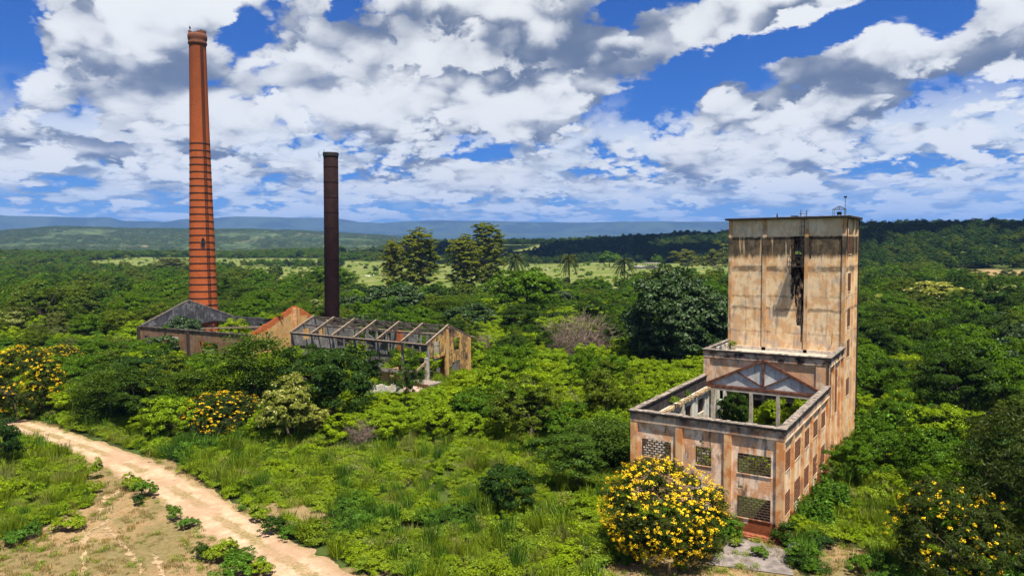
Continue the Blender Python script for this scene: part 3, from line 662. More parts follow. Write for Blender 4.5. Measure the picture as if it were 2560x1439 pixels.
# lattice windows of hollow clay blocks
def blockmesh(name, axis, mat, w=.41, h=.21, d=.12, t=.035):
    mb = MB()
    def bx(a0, a1, z0, z1):
        if axis == 'x': mb.box(a0, a1, -d / 2, d / 2, z0, z1)
        else: mb.box(-d / 2, d / 2, a0, a1, z0, z1)
    bx(-w / 2, w / 2, -h / 2, -h / 2 + t / 2); bx(-w / 2, w / 2, h / 2 - t / 2, h / 2); bx(-w / 2, -w / 2 + t / 2, -h / 2 + t / 2, h / 2 - t / 2); bx(w / 2 - t / 2, w / 2, -h / 2 + t / 2, h / 2 - t / 2)
    me = mb.mesh(name); me.materials.append(mat); return me
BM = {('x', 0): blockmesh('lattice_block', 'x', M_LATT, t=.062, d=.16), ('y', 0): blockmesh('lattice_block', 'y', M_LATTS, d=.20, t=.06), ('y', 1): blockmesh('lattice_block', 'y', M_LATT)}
def lattice(parent, axis, c, a0, a1, z0, z1, style=0, sing=True, frame=M_FRONT, drop=0.0):
    fr = MB(); e = .0
    for (p0, p1, q0, q1) in ((a0 - .05, a1 + .05, z0 - .07, z0 - .001),):
        if axis == 'x': fr.box(p0, p1, c - .06, c - .002, q0, q1)
        else: fr.box(c + .002, c + .06, p0, p1, q0, q1)
    win = part('lattice_window', fr, frame, parent)
    me = BM[(axis, style)]; n = max(1, round((a1 - a0) / .41)); w = (a1 - a0) / n; m_ = max(1, round((z1 - z0) / .215)); h = (z1 - z0) / m_
    off = BASE[parent]; joined = MB()
    for r__ in range(m_):
        xs = [(a0 + w * (i + .5), 1.0) for i in range(n)] if r__ % 2 == 0 else [(a0 + w * .25, .5)] + [(a0 + w * (i + 1), 1.0) for i in range(n - 1)] + [(a1 - w * .25, .5)]
        for (a, s_) in xs:
            if rng.random() < drop: continue
            z_ = z0 + h * (r__ + .5)
            if sing:
                o = bpy.data.objects.new('block', me); COL.objects.link(o); o.parent = win
                o.location = ((a, c + .06, z_) if axis == 'x' else (c - .06, a, z_)) ; o.location = Vector(o.location) - off
                o.scale = ((s_ * w / .41, 1, h / .21) if axis == 'x' else (1, s_ * w / .41, h / .21))
            else:
                for v0 in me.polygons:
                    pts = []
                    for vi in v0.vertices:
                        p_ = me.vertices[vi].co
                        pts.append((a + p_.x * s_ * w / .41, c + .06 + p_.y, z_ + p_.z * h / .21) if axis == 'x' else (c - .06 + p_.x, a + p_.y * s_ * w / .41, z_ + p_.z * h / .21))
                    joined.poly(pts)
    if not sing:
        o = part('block', joined, None, win); o.data.materials.append(me.materials[0]); o['kind'] = 'stuff'
for a, b_, z0, z1 in FW: lattice(TB, 'x', .17, a - W, b_ - W, z0, z1, 0)
for i, (a, b_) in enumerate(SWB):
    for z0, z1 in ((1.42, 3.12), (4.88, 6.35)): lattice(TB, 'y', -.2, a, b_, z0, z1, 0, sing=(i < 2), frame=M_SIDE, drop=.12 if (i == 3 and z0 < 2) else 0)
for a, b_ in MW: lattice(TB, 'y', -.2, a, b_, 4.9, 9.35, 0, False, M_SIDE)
for a, b_ in TWZ: lattice(TB, 'y', -.2, 29.7, 32.2, a, b_, 0, False, M_SIDE)
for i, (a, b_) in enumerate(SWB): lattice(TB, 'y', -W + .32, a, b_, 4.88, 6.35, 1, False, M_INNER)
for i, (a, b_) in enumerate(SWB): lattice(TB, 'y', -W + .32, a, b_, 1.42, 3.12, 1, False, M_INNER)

# things standing on the tower roof
RH = thing('ladder_handrail', 'pair of grey hooped handrails standing on the tower roof edge above the ladder', 'handrail', (-4.3, L2, 25.05))
for x_ in (-4.6, -4.0):
    part('hoop', MB().tube([(x_, L2 - .1, 25.05), (x_, L2 - .1, 25.6), (x_, L2 + .0, 25.78), (x_, L2 + .16, 25.78), (x_, L2 + .26, 25.6), (x_, L2 + .26, 25.05)], .028, 6), M_IRONG, RH)
part('cross_bar', MB().bar((-4.75, L2 - .1, 25.35), (-3.95, L2 - .1, 25.35), .05), M_IRON, RH)
RF = thing('equipment_canopy', 'small open gabled metal frame without cladding near the tower roof corner', 'frame', (-.83, L2 + .6, 25.05))
mb = MB()
for x_ in (-1.42, -.27):
    for y_ in (L2 + .3, L2 + 1.2): mb.bar((x_, y_, 25.05), (x_, y_, 25.72), .045)
part('post', mb, M_IRONG, RF)
mb = MB()
for y_ in (L2 + .3, L2 + 1.2):
    mb.bar((-1.48, y_, 25.70), (-.83, y_, 26.06), .05); mb.bar((-.83, y_, 26.06), (-.2, y_, 25.70), .05); mb.bar((-1.42, y_, 25.71), (-.27, y_, 25.71), .04)
    for x_ in (-.92, -.74): mb.bar((x_, y_, 25.71), (x_, y_, 26.02), .035)
part('roof_truss', mb, M_IRONG, RF)
mb = MB(); mb.box(-1.05, -.63, L2 + .5, L2 + .9, 25.14, 25.44)
ml = solo('floodlight', mb.box(-1.0, -.95, L2 + .6, L2 + .8, 25.05, 25.14).box(-.73, -.68, L2 + .6, L2 + .8, 25.05, 25.14).box(-1.08, -.60, L2 + .47, L2 + .50, 25.42, 25.46), M_SIGN, 'black boxy floodlight sitting under the small gabled metal frame', 'floodlight', (-.84, L2 + .7, 25.05))
MP = thing('roof_mast', 'thin mast with a small black box on top beside the gabled metal frame', 'mast', (-.22, L2 + .3, 25.05))
part('pole', MB().tube([(-.22, L2 + .3, 25.05), (-.22, L2 + .3, 27.0)], .028, 6), M_IRONG, MP); part('box', MB().box(-.36, -.08, L2 + .2, L2 + .4, 26.9, 27.06), M_SIGN, MP)
solo('vent_cap', MB().tube([(-7.08, L2 + .2, 25.05), (-7.08, L2 + .2, 25.2), (-7.08, L2 + .2, 25.5)], [.11, .09, .03], 8), M_IRON, 'short dark tapering vent on the tower roof, nearest the roof middle', 'vent', (-7.08, L2 + .2, 25.05))
solo('hatch_cover', MB().box(-5.55, -4.95, L2 - .1, L2 + .7, 25.05, 25.12).box(-5.62, -4.88, L2 - .16, L2 + .76, 25.12, 25.16), M_IRON, 'flat dark hatch cover on the tower roof left of the handrails', 'hatch', (-5.2, L2 + .3, 25.05))
solo('concrete_slab', MB().poly([(-3.6, -6.9, .05), (1.9, -5.5, .06), (.6, -1.6, .05), (-3.2, -1.2, .05)]).box(-3.2, .4, -5.0, -1.8, -.1, .045), flat('grey_slab', (.17, .145, .13), .95, .1, .35, 1.2), 'worn grey concrete floor slab in front of the tower building corner', 'slab', (-1, -4, 0))
solo('rubble_lump', MB().lathe([(.05, 0), (.5, .05), (.45, .25), (.2, .4), (.02, .42)], 1.0, -.9, 7), M_WHITE, 'pale lump of broken masonry at the foot of the tower building corner', 'rubble', (1, -.9, 0))
M_OLDBRICK = flat('old_brick', (.20, .065, .035), .95, .1, .4, 4)
solo('brick_step', MB().box(-4.4, -1.2, -.45, -.02, -.1, .14).box(-4.2, -1.4, -.75, -.46, -.1, .07), M_OLDBRICK, 'low crumbling brick step along the foot of the front wall', 'step', (-2.8, -.3, 0))

# ================= brick chimney =================
CH = thing('brick_chimney', 'tall tapering orange brick chimney with iron hoops and a dark top', 'chimney', (CHX, CHY, 0))
prof = [(3.35, -1), (3.25, 3), (2.92, 13), (2.70, 22), (2.45, 32), (2.22, 42), (2.02, 52), (1.86, 61), (1.78, 67.4)]
part('shaft', MB().lathe(prof, CHX, CHY, 40), M_CHIM, CH, True)
M_CAP = brickmat('cap_brick', (.22, .085, .05), (.16, .06, .035), (.12, .06, .04), (CHX, CHY))
part('cap', MB().lathe([(1.78, 67.3), (1.98, 67.5), (1.98, 68.0), (1.86, 68.25), (2.02, 68.6), (2.06, 69.3), (1.95, 69.75), (1.5, 69.8), (1.5, 68.2), (.1, 68.0)], CHX, CHY, 40), M_CAP, CH, True)
mb = MB()
for k in range(34):
    a = 2 * math.pi * k / 34; hgt_ = .55 + .25 * math.sin(a * 2 + 1.0) + rng.uniform(-.12, .12)
    if 4.6 < a < 5.6: hgt_ *= .45
    c_, s_ = math.cos(a), math.sin(a); a2 = a + 2 * math.pi / 34; c2, s2_ = math.cos(a2), math.sin(a2); r0, r1 = 1.45, 1.85
    q = [(CHX + r0 * c_, CHY + r0 * s_), (CHX + r1 * c_, CHY + r1 * s_), (CHX + r1 * c2, CHY + r1 * s2_), (CHX + r0 * c2, CHY + r0 * s2_)]
    n = len(mb.v); mb.v += [(x_, y_, 69.72) for x_, y_ in q] + [(x_, y_, 69.75 + hgt_) for x_, y_ in q]
    mb.f += [tuple(n + i for i in f) for f in ((0, 1, 5, 4), (1, 2, 6, 5), (2, 3, 7, 6), (3, 0, 4, 7), (4, 5, 6, 7))]
part('broken_rim', mb, M_CAP, CH)
def chr_(z_):
    for (r0, z0), (r1, z1) in zip(prof, prof[1:]):
        if z0 <= z_ <= z1: return r0 + (r1 - r0) * (z_ - z0) / (z1 - z0)
    return 2
zz = 4.6
while zz < 46.6:
    r0 = chr_(zz); part('hoop', MB().lathe([(r0 + .0, zz - .11), (r0 + .07, zz - .10), (r0 + .07, zz + .10), (r0, zz + .11)], CHX, CHY, 32), M_IRON, CH); zz += 1.575
# ladder of iron rungs set in the brick, on the side towards the camera's right
la = math.atan2(CAMY - CHY, CAMX - CHX) + .46
mb = MB(); zz = 2.0
ex, ey = -math.sin(la), math.cos(la)
while zz < 67.2:
    r0 = chr_(zz) + .16; cx_, cy_ = CHX + r0 * math.cos(la), CHY + r0 * math.sin(la)
    mb.bar((cx_ - ex * .26, cy_ - ey * .26, zz), (cx_ + ex * .26, cy_ + ey * .26, zz), .07)
    for s_ in (-1, 1): mb.bar((cx_ + s_ * ex * .26, cy_ + s_ * ey * .26, zz), (cx_ + s_ * ex * .26 - .2 * math.cos(la), cy_ + s_ * ey * .26 - .2 * math.sin(la), zz), .07)
    zz += .42
part('ladder_rung', mb, M_IRON, CH)['kind'] = 'stuff'
mb = MB(); r_ = random.Random(3)
for s_ in (-1, 1):
    pts = []
    for k in range(25):
        z_ = 1 + k * 2.75; r0 = chr_(min(z_, 67)) + .05; pts.append((CHX + r0 * math.cos(la) + s_ * ex * .3, CHY + r0 * math.sin(la) + s_ * ey * .3, z_))
    for a, b_ in zip(pts, pts[1:]): mb.bar(a, b_, .06)
part('ladder_rail', mb, M_IRON, CH)
# diamond-shaped opening: its inner shade is a black sheet laid on the brick
ha = math.atan2(CAMY - CHY, CAMX - CHX) + .06
mb = MB(); hx, hy = -math.sin(ha), math.cos(ha); z0 = 23.2
ring = [(0, 1.45), (.42, .8), (.50, 0), (.38, -.75), (0, -1.15), (-.40, -.7), (-.45, .1), (-.30, .8)]
def onc(u_, v_, dr): 
    r0 = chr_(z0 + v_) + dr; a = ha + u_ / r0; return (CHX + r0 * math.cos(a), CHY + r0 * math.sin(a), z0 + v_)
mb.poly([onc(u_, v_, .03) for u_, v_ in ring])
part('hole', mb, M_SIGN, CH)
mb = MB()
for (u0, v0), (u1, v1) in zip(ring, ring[1:] + ring[:1]): mb.bar(onc(u0, v0, .05), onc(u1, v1, .05), .12)
part('hole_rim', mb, M_CAP, CH)
# black vulture resting on the rim
VB = MB(); bx_, by_ = CHX + .3, CHY - 1.0; bz = 70.62
VB.tube([(bx_, by_, bz), (bx_, by_, bz + .2), (bx_ + .03, by_ - .02, bz + .42), (bx_ + .05, by_ - .05, bz + .58), (bx_ - .01, by_ - .06, bz + .68), (bx_ - .08, by_ - .06, bz + .72)], [.07, .17, .17, .09, .065, .05], 8)
VB.tube([(bx_ - .08, by_ - .06, bz + .72), (bx_ - .2, by_ - .07, bz + .69)], [.035, .01], 5)
VB.tube([(bx_ + .05, by_, bz + .25), (bx_ + .22, by_ + .05, bz - .12)], [.09, .03], 6)
for s_ in (-1, 1): VB.tube([(bx_, by_ + s_ * .06, bz + .1), (bx_, by_ + s_ * .06, bz - .12)], .018, 5)
solo('vulture', VB, M_BIRD, 'black bird perched upright on the broken rim of the brick chimney', 'bird', (bx_, by_, bz))

# ================= steel stack =================
SX, SY = -99.05, 46.9
M_RING = flat('stack_ring', (.020, .009, .008), .85, .05)
ST = thing('steel_stack', 'slender dark rusty steel stack behind the timber roof frame', 'chimney', (SX, SY, 0))
part('shell', MB().lathe([(1.48, -.5), (1.47, 20), (1.46, 41.0), (1.35, 41.0), (1.35, 38)], SX, SY, 36), M_STACK, ST, True)
for k in range(13): part('seam_ring', MB().lathe([(1.47, 1.5 + k * 3.05), (1.495, 1.58 + k * 3.05), (1.495, 1.68 + k * 3.05), (1.47, 1.72 + k * 3.05)], SX, SY, 32), M_RING, ST)
part('rim', MB().lathe([(1.46, 40.3), (1.56, 40.4), (1.60, 41.0), (1.55, 41.15), (1.36, 41.15), (1.36, 40.5)], SX, SY, 36), M_IRON, ST)
mb = MB(); mb.bar((SX - 1.4, SY - .9, 40.8), (SX - 2.0, SY - 1.3, 40.6), .06); mb.bar((SX - 2.0, SY - 1.3, 40.0), (SX - 2.0, SY - 1.3, 41.5), .05); mb.bar((SX - 1.75, SY - 1.1, 40.2), (SX - 2.3, SY - 1.3, 41.1), .04)
part('bracket', mb, M_IRONG, ST); part('pin', MB().bar((SX - .4, SY - 1.4, 41.1), (SX - .4, SY - 1.4, 41.6), .08), M_IRON, ST)

# both shafts lean a little
LEAN = Vector((math.sin(YAW), math.cos(YAW), 0))
for o_, a_ in ((CH, .0125), (ST, .016)): o_.rotation_mode = 'QUATERNION'; o_.rotation_quaternion = Matrix.Rotation(a_, 3, LEAN).to_quaternion()

# ================= timber-frame ruin =================
FR = thing('frame_ruin', 'burnt two-storey building frame with bare roof trusses and one ochre gable wall', 'building', (-77.5, 38, 0))
FX = [-93.7 + k * 5.383 for k in range(7)]; YF, YB, YR = 32.3, 43.3, 37.6
def beam(name, a, b_, w, h, mat=M_OLDBEAM, parent=FR): return part(name, MB().bar(a, b_, w, h), mat, parent)
for i, x_ in enumerate(FX):
    tz = 9.05; mtl = M_OLDBEAM
    for (y0, y1) in ((YF - .3, YR), (YB + .3, YR)):
        rf = beam('rafter', (x_, y0, 6.55), (x_, y1, tz - .02), .30, .46)
        part('rafter_lit_top', MB().bar((x_, y0, 6.55 + .262), (x_, y1, tz + .242), .32, .05), M_BEAMTOP, FR)  # pale strip paints the sunlit upper face of each rafter
    beam('post', (x_, YF + .1, -.3), (x_, YF + .1, 6.3), .34, .34, M_GREYWALL); beam('post', (x_, YB - .1, -.3), (x_, YB - .1, 6.3), .34, .34, M_GREYWALL)
    if i not in (6, 0): beam('knee_brace', (x_, YF + .2, 5.3), (x_, YF + 1.5, 7.0), .16, .2); beam('hanger', (x_, 34.9, 4.3), (x_, 34.9, 7.75), .16, .16, M_GREYWALL)
for x0, x1 in zip(FX, FX[1:]):
    for (y_, z_, nm) in ((YF - .28, 6.45, 'eave_beam'), (YB + .28, 6.45, 'eave_beam'), (YR, 8.98, 'ridge_beam'), (34.9, 7.78, 'purlin'), (40.4, 7.72, 'purlin')):
        beam(nm, (x0 + (.17 if nm != 'eave_beam' else -.0), y_, z_), (x1 - (.17 if nm != 'eave_beam' else 0), y_, z_ - rng.uniform(0, .06)), .24, .28, M_OLDBEAM)
mb = MB(); mb.bar((FX[0] - .9, YF - .3, 6.66), (FX[-1] + .2, YF - .3, 6.62), .42, .10); part('eave_board', mb, M_BEAMTOP, FR)
mb = MB(); mb.bar((FX[0] - .3, YB + .3, 6.66), (FX[-1] + .9, YB + .3, 6.62), .42, .10); part('eave_board', mb, M_BEAMTOP, FR)
for a, b_ in ((0, 2), (2, 4), (4, 5)): beam('floor_beam', (FX[a], YF + .1, 4.1), (FX[b_] + (0 if b_ < 5 else -2.2), YF + .1, 4.1), .36, .42, M_DARKCOPE)
beam('floor_beam', (FX[5] + 3.2, YF + .1, 4.1), (FX[6], YF + .1, 4.1), .36, .42, M_DARKCOPE)
beam('floor_beam', (FX[0], YB - .1, 4.1), (FX[6], YB - .1, 4.1), .3, .4, M_DARKCOPE)
for x_ in (FX[3] , FX[6] - .1, FX[2] + 1): beam('lean_to_rafter', (x_, YF - .1, 3.95), (x_ - .2, YF - 3.4, 2.1), .2, .3, M_BEAMTOP)
for x_ in (FX[1], FX[2], FX[4]): beam('fallen_beam', (x_ + .3, 35.0, 6.0), (x_ + 3.6, 38.4, 4.3), .2, .26)
# left end wall (sooty, with windows)
def gable_iv(y0, yr, y1, ze, zr, ops, rag=0.0, zb=-.3, seed=1, extra=None):
    r = random.Random(seed); cache = {}
    def f(t):
        k = round(t, 3)
        if k not in cache: cache[k] = r.uniform(-rag, rag)
        y_ = y0 + t
        zt = ze + (zr - ze) * ((y_ - y0) / (yr - y0) if y_ < yr else (y1 - y_) / (y1 - yr))
        cur = [(zb, zt + cache[k])]
        for a, b_, z0, z1 in ops:
            if a < y_ < b_: cur = [iv for c0, c1 in cur for iv in ((c0, min(c1, z0)), (max(c0, z1), c1)) if iv[1] - iv[0] > .02]
        return extra(y_, cur) if extra else cur
    return f
part('end_wall', wall(MB(), (FX[0] + .2, YF + .3), (FX[0] + .2, YB - .3), .22, gable_iv(YF + .3, YR, YB - .3, 6.45, 8.75, [(34.9, 36.4, 4.9, 7.0), (38.6, 40.2, 4.9, 6.9), (33.5, 34.2, 0, 3.8)]), .2), M_GREYWALL, FR)
mb = MB(); wall(mb, (FX[0] + .3, YB - .02), (FX[-1] - .2, YB - .02), .2, lambda t: {0: [(-.2, 6.2)], 1: [(-.2, 4.3)], 2: [(-.2, 5.0 + .6 * math.sin(t))], 3: [(-.2, 1.5)], 4: [(-.2, 6.1)], 5: [(3.2, 4.4)], 6: [(-.2, 4.9)], 7: [(-.2, 3.2)]}[int(t / 4.05) % 8] if int(t * 2) % 5 else [(-.2, 6.2)], .3)
part('back_wall', mb, M_GREYWALL, FR)
part('brick_pier', MB().box(FX[4] - .25, FX[4] + .6, 37.2, 37.8, -.2, 7.6), M_BRICK, FR); part('brick_pier', MB().box(FX[5] + 2.6, FX[5] + 4.3, 38.8, 39.2, -.2, 5.2), M_BRICK, FR)
part('partition_wall', MB().box(FX[4] - 1.7, FX[4] - .27, 37.3, 37.6, -.2, 7.5), M_GREYWALL, FR); part('partition_wall', MB().box(FX[5] + .8, FX[5] + 2.58, 38.9, 39.1, 3.0, 6.4), M_WHITE and M_INNER, FR)
# right gable wall, ochre, its lower part fallen away
def fallen(y_, cur):
    if y_ < 33.7: zb = 4.45
    elif y_ < 35.35: zb = 4.15
    elif y_ < 36.75: zb = 4.3
    elif y_ < 37.45: zb = 1.0
    elif y_ < 39.0: zb = 1.9 + (y_ - 37.45) * .75 + .15 * math.sin(y_ * 9)
    elif y_ < 40.65: zb = 3.05
    else: zb = -.3
    return [(max(a, zb), b_) for a, b_ in cur if b_ > zb + .05]
part('gable_wall', wall(MB(), (-61.25, YF), (-61.25, YB + .1), .26, gable_iv(YF, YR, YB + .1, 6.5, 9.0, [(33.72, 35.35, 4.55, 6.8), (39.02, 40.6, 4.72, 6.84)], 0, extra=fallen), .1, side=1), M_OCHREB, FR)
part('gable_pilaster', MB().box(-61.25, -61.1, 36.75, 37.35, -.3, 8.5), M_OCHRE, FR); part('gable_pilaster', MB().box(-61.25, -61.1, 42.7, YB + .15, -.3, 6.4), M_OCHRE, FR)
part('corner_post', MB().box(-61.75, -61.2, 31.9, 32.35, -.3, 4.45), M_CONC, FR); part('window_bar', MB().box(-61.45, -61.38, 39.02, 40.6, 6.05, 6.12).box(-61.45, -61.38, 33.72, 35.35, 6.0, 6.08), M_IRON, FR)
# low wing in front of the frame ruin
WG = thing('low_wing', 'low ochre outbuilding with a broken flat roof in front of the frame ruin', 'building', (-64, 28.5, 0))
part('wall', wall(MB(), (-66.9, 27.2), (-61.2, 27.2), .22, Openings(-.3, 2.6, [(1.9, 3.0, 1.15, 2.3), (4.0, 4.7, 1.2, 2.3)])), M_OCHRE, WG)
part('wall', wall(MB(), (-66.9, 27.4), (-66.9, 31.5), .22, Openings(-.3, 2.6, [])), M_OCHRE, WG)
mb = MB()
for i in range(16):
    x0 = -67.6 + i * .42
    mb.box(x0, x0 + .42, 26.7 + rng.uniform(-.1, .1), 29.0 + rng.uniform(-.5, .6), 2.62, 2.82)
part('roof', mb, M_OLDBEAM, WG)
part('pillar', MB().box(-60.75, -60.25, 26.9, 27.4, -.2, 2.6), M_SOOTWALL, WG); part('pillar', MB().box(-61.9, -61.7, 26.95, 27.15, -.2, 2.6), M_CONC, WG)
TR = thing('terrace', 'raised pink-grey concrete terrace slabs beside the low outbuilding', 'terrace', (-60, 28, 0))
part('slab', MB().box(-62.6, -58.4, 28.6, 32.2, -.2, .95), M_COPE, TR); part('slab', MB().box(-62.0, -57.6, 24.9, 28.5, -.2, .62), flat('pink_slab', (.42, .28, .22), .95, .1, .2), TR)
part('slab_edge', MB().box(-62.8, -58.2, 28.45, 28.6, .75, 1.1), M_RUSTY, TR)
solo('garden_wall', wall(MB(), (-66.5, 17.5), (-59.2, 24.0), .25, lambda t: [(-.2, 1.9 + .35 * math.sin(t * 2.3) * math.sin(t))], .3), M_INNER, 'broken whitewashed garden wall running down from the terrace into the bushes', 'wall', (-63, 20, 0))

# ================= walled ruin by the chimney =================
GR = thing('gabled_ruin', 'long roofless brown ruin with a soot-black gable and a red brick gable', 'building', (-115, 37, 0))
rg = random.Random(11); rag = [rg.uniform(-.12, .10) for _ in range(400)]
def fiv(t):
    x_ = -133.6 + t
    cur = [(-.3, 6.05 + .012 * t + rag[int(t * 3) % 400] * .6)]
    for a, b_, z0, z1 in [(-131.5, -129.3, 2.2, 4.4), (-122.1, -119.7, 2.0, 4.42), (-112.55, -107.0, 2.0, 4.4), (-104.0, -101.5, 2.0, 4.4)]:
        if a < x_ < b_: cur = [iv for c0, c1 in cur for iv in ((c0, min(c1, z0)), (max(c0, z1), c1)) if iv[1] - iv[0] > .02]
    return cur
part('front_wall', wall(MB(), (-133.6, 26.0), (-97.6, 26.0), .4, fiv, .3), M_BROWN, GR)
mb = MB(); 
for i in range(90):
    x0 = -133.9 + i * .405; mb.box(x0, x0 + .405, 25.85, 26.5, 6.05 + .012 * i * .4 + rng.uniform(-.03, .03), 6.22 + .012 * i * .4 + rng.uniform(-.04, .06))
part('coping', mb, M_OLDBEAM, GR)
for x0 in (-133.9, -116.5, -99.0): part('pilaster', MB().box(x0, x0 + .8, 25.75, 26.0, -.3, 6.1), flat('black_pilaster', (.05, .04, .035), .95, .1, .4), GR)
part('lintel', MB().box(-122.3, -119.5, 25.9, 25.99, 4.42, 4.75), M_INNER, GR)
def lg(y_, cur):
    out = cur
    if 39.3 < y_ < 46.7: zt = 4.9 + .75 * math.sqrt(max(0, 1 - ((y_ - 43.0) / 3.7) ** 2)); out = [(c0, c1) if c0 > zt else (zt, c1) for c0, c1 in cur]
    return out
part('black_gable', wall(MB(), (-133.1, 26.4), (-133.1, 48.0), .45, gable_iv(26.4, 37.0, 48.0, 6.3, 10.75, [], .12, seed=5, extra=lg), .22), M_SOOTWALL, GR)
mb = MB(); r5 = random.Random(5)
for i in range(94):
    y_ = 26.4 + .23 * i; zt = 6.3 + 4.45 * ((y_ - 26.4) / 10.6 if y_ < 37 else (48 - y_) / 11)
    mb.box(-133.6, -133.05, y_, y_ + .2, zt + .02, zt + .16 + r5.uniform(0, .1))
part('gable_cap', mb, M_COPE, GR)
part('gable_rib', MB().box(-133.1, -132.95, 36.4, 36.7, -.3, 10.3), M_SOOTWALL, GR)
part('back_wall', wall(MB(), (-133.1, 48.2), (-98.0, 48.2), .4, lambda t: [(-.3, 6.3 + rag[int(t * 2) % 400])] if (t % 6) < 3.4 else [(-.3, 2.0), (5.1, 6.3 + rag[int(t * 2) % 400])], .3), M_SOOTWALL, GR)
def rgx(y_, cur): return cur
RX = -98.2
def riv(t):
    y_ = 26.4 + t; k = rag[int(t * 5) % 400]
    if y_ < 36.6: zt = 6.4 + (10.85 - 6.4) * (y_ - 26.4) / 10.2
    elif y_ < 37.4: zt = 10.85
    elif y_ < 40.3: zt = 10.85 - (y_ - 37.4) * .55
    else: zt = 9.2 - (y_ - 40.3) * .9
    cur = [(-.3, zt + k)]
    if 35 < y_ < 38.5 and False: pass
    if 38.5 < y_ < 41.5: cur = [(-.3, 1.2), (4.2, zt + k)]
    return cur
part('brick_gable', wall(MB(), (RX, 26.4), (RX, 47.0), .45, riv, .2, side=1), M_BRICK, GR)
def piv(t):
    y_ = 26.4 + t; k = rag[int(t * 3 + 50) % 400]
    if y_ < 36.2: zt = min(6.2 + (y_ - 27) * .12, 99) if y_ < 29.5 else 6.55 + (y_ - 29.5) * .47
    elif y_ < 38: zt = 10.4
    elif y_ < 40: zt = 8.9
    else: zt = 7.6
    if y_ > 38.5 and y_ < 41.5: return [(4.25, zt + k)]
    return [(-.3, zt + k)]
part('plaster_skin', wall(MB(), (RX + .05, 26.3), (RX + .05, 46.9), .05, piv, .2, side=1), M_OCHRE, GR)
part('gable_buttress', MB().box(RX + .05, RX + .35, 36.2, 37.0, -.3, 10.6), M_PIL, GR); part('gable_buttress', MB().box(RX + .052, RX + .3, 37.25, 37.8, -.3, 10.5), M_OCHRE, GR)
part('loose_beam', MB().bar((-129.5, 32, 5.2), (-103, 44, 6.2), .25, .3), M_BEAMTOP, GR)
part('awning', MB().box(-93.9, -91.5, 29.4, 31.0, 1.7, 1.9), M_SOOTWALL, GR)
solo('retaining_wall', wall(MB(), (12.4, 43.2), (15.8, 44.2), .3, lambda t: [(-.3, 2.6 - .12 * t)], .3), M_SOOTWALL, 'dark streaked concrete wall end showing between bushes right of the tower', 'wall', (14, 44, 0))

# ================= far buildings, poles, cattle =================
def gz(p): return (p[0], p[1], float(H(p[0], p[1])))
def house(name, label, p, w, d, h, rh, wm, rm, rot=0.0, ops=True):
    p = gz(p); o = thing(name, label, 'house' if 'shed' not in name else 'shed', p); o.rotation_euler[2] = rot
    mbw = wall(MB(), (p[0] - w / 2, p[1] - d / 2), (p[0] + w / 2, p[1] - d / 2), .2, Openings(p[2] - 2, p[2] + h, [(w * .2, w * .32, p[2] + 1, p[2] + 2.2), (w * .6, w * .72, p[2], p[2] + 2.2)]))
    mbw.box(p[0] - w / 2, p[0] + w / 2, p[1] - d / 2 + .2, p[1] + d / 2, p[2] - 2, p[2] + h - .01); part('wall', mbw, wm, o)
    mr = MB(); e = .5
    A = [(p[0] - w / 2 - e, p[1] - d / 2 - e, p[2] + h), (p[0] + w / 2 + e, p[1] - d / 2 - e, p[2] + h), (p[0] + w / 2 + e, p[1], p[2] + h + rh), (p[0] - w / 2 - e, p[1], p[2] + h + rh), (p[0] - w / 2 - e, p[1] + d / 2 + e, p[2] + h), (p[0] + w / 2 + e, p[1] + d / 2 + e, p[2] + h)]
    mr.poly([A[0], A[1], A[2], A[3]]).poly([A[3], A[2], A[5], A[4]]).poly([A[1], A[5], A[2]]).poly([A[0], A[3], A[4]]).poly([A[0], A[4], A[5], A[1]]); part('roof', mr, rm, o); return o
house('farm_house', 'long white house among the trees on the ridge, left of the pylons', (-4313.1, 8175.0), 26, 9, 3.6, 1.8, M_WHITE, M_WHITE, -.5)
house('farm_house', 'grey unfinished house with a pale wall on the ridge below the pylons', (-3699.9, 8552.9), 16, 9, 4, 2, M_CONC, M_ZINC, -.5)
house('farm_house', 'low house with red tiled roof on the ridge nearest the tower', (-348.2, 958.9), 24, 8, 2.6, 1.6, M_BRICK, M_ROOF, -.5)
house('farm_house', 'small red-roofed house halfway up the dark slope', (-471.6, 809.5), 9, 7, 2.6, 1.8, M_BRICK, M_ROOF, -.5)
house('farm_house', 'tiny red-roofed house behind the rightmost palm', (-302.8, 637.3), 10, 8, 3, 2, M_WHITE, M_ROOF, -.5)
house('metal_shed', 'long low metal-roofed shed in the pasture between two palms', (-245.4, 547.2), 15, 6, 1.6, .9, M_CONC, M_ZINC, -.5)
house('farm_house', 'red-roofed house among ridge trees right of the tower', (12.4, 753.0), 10, 7, 3, 2, M_WHITE, M_ROOF, -.2)
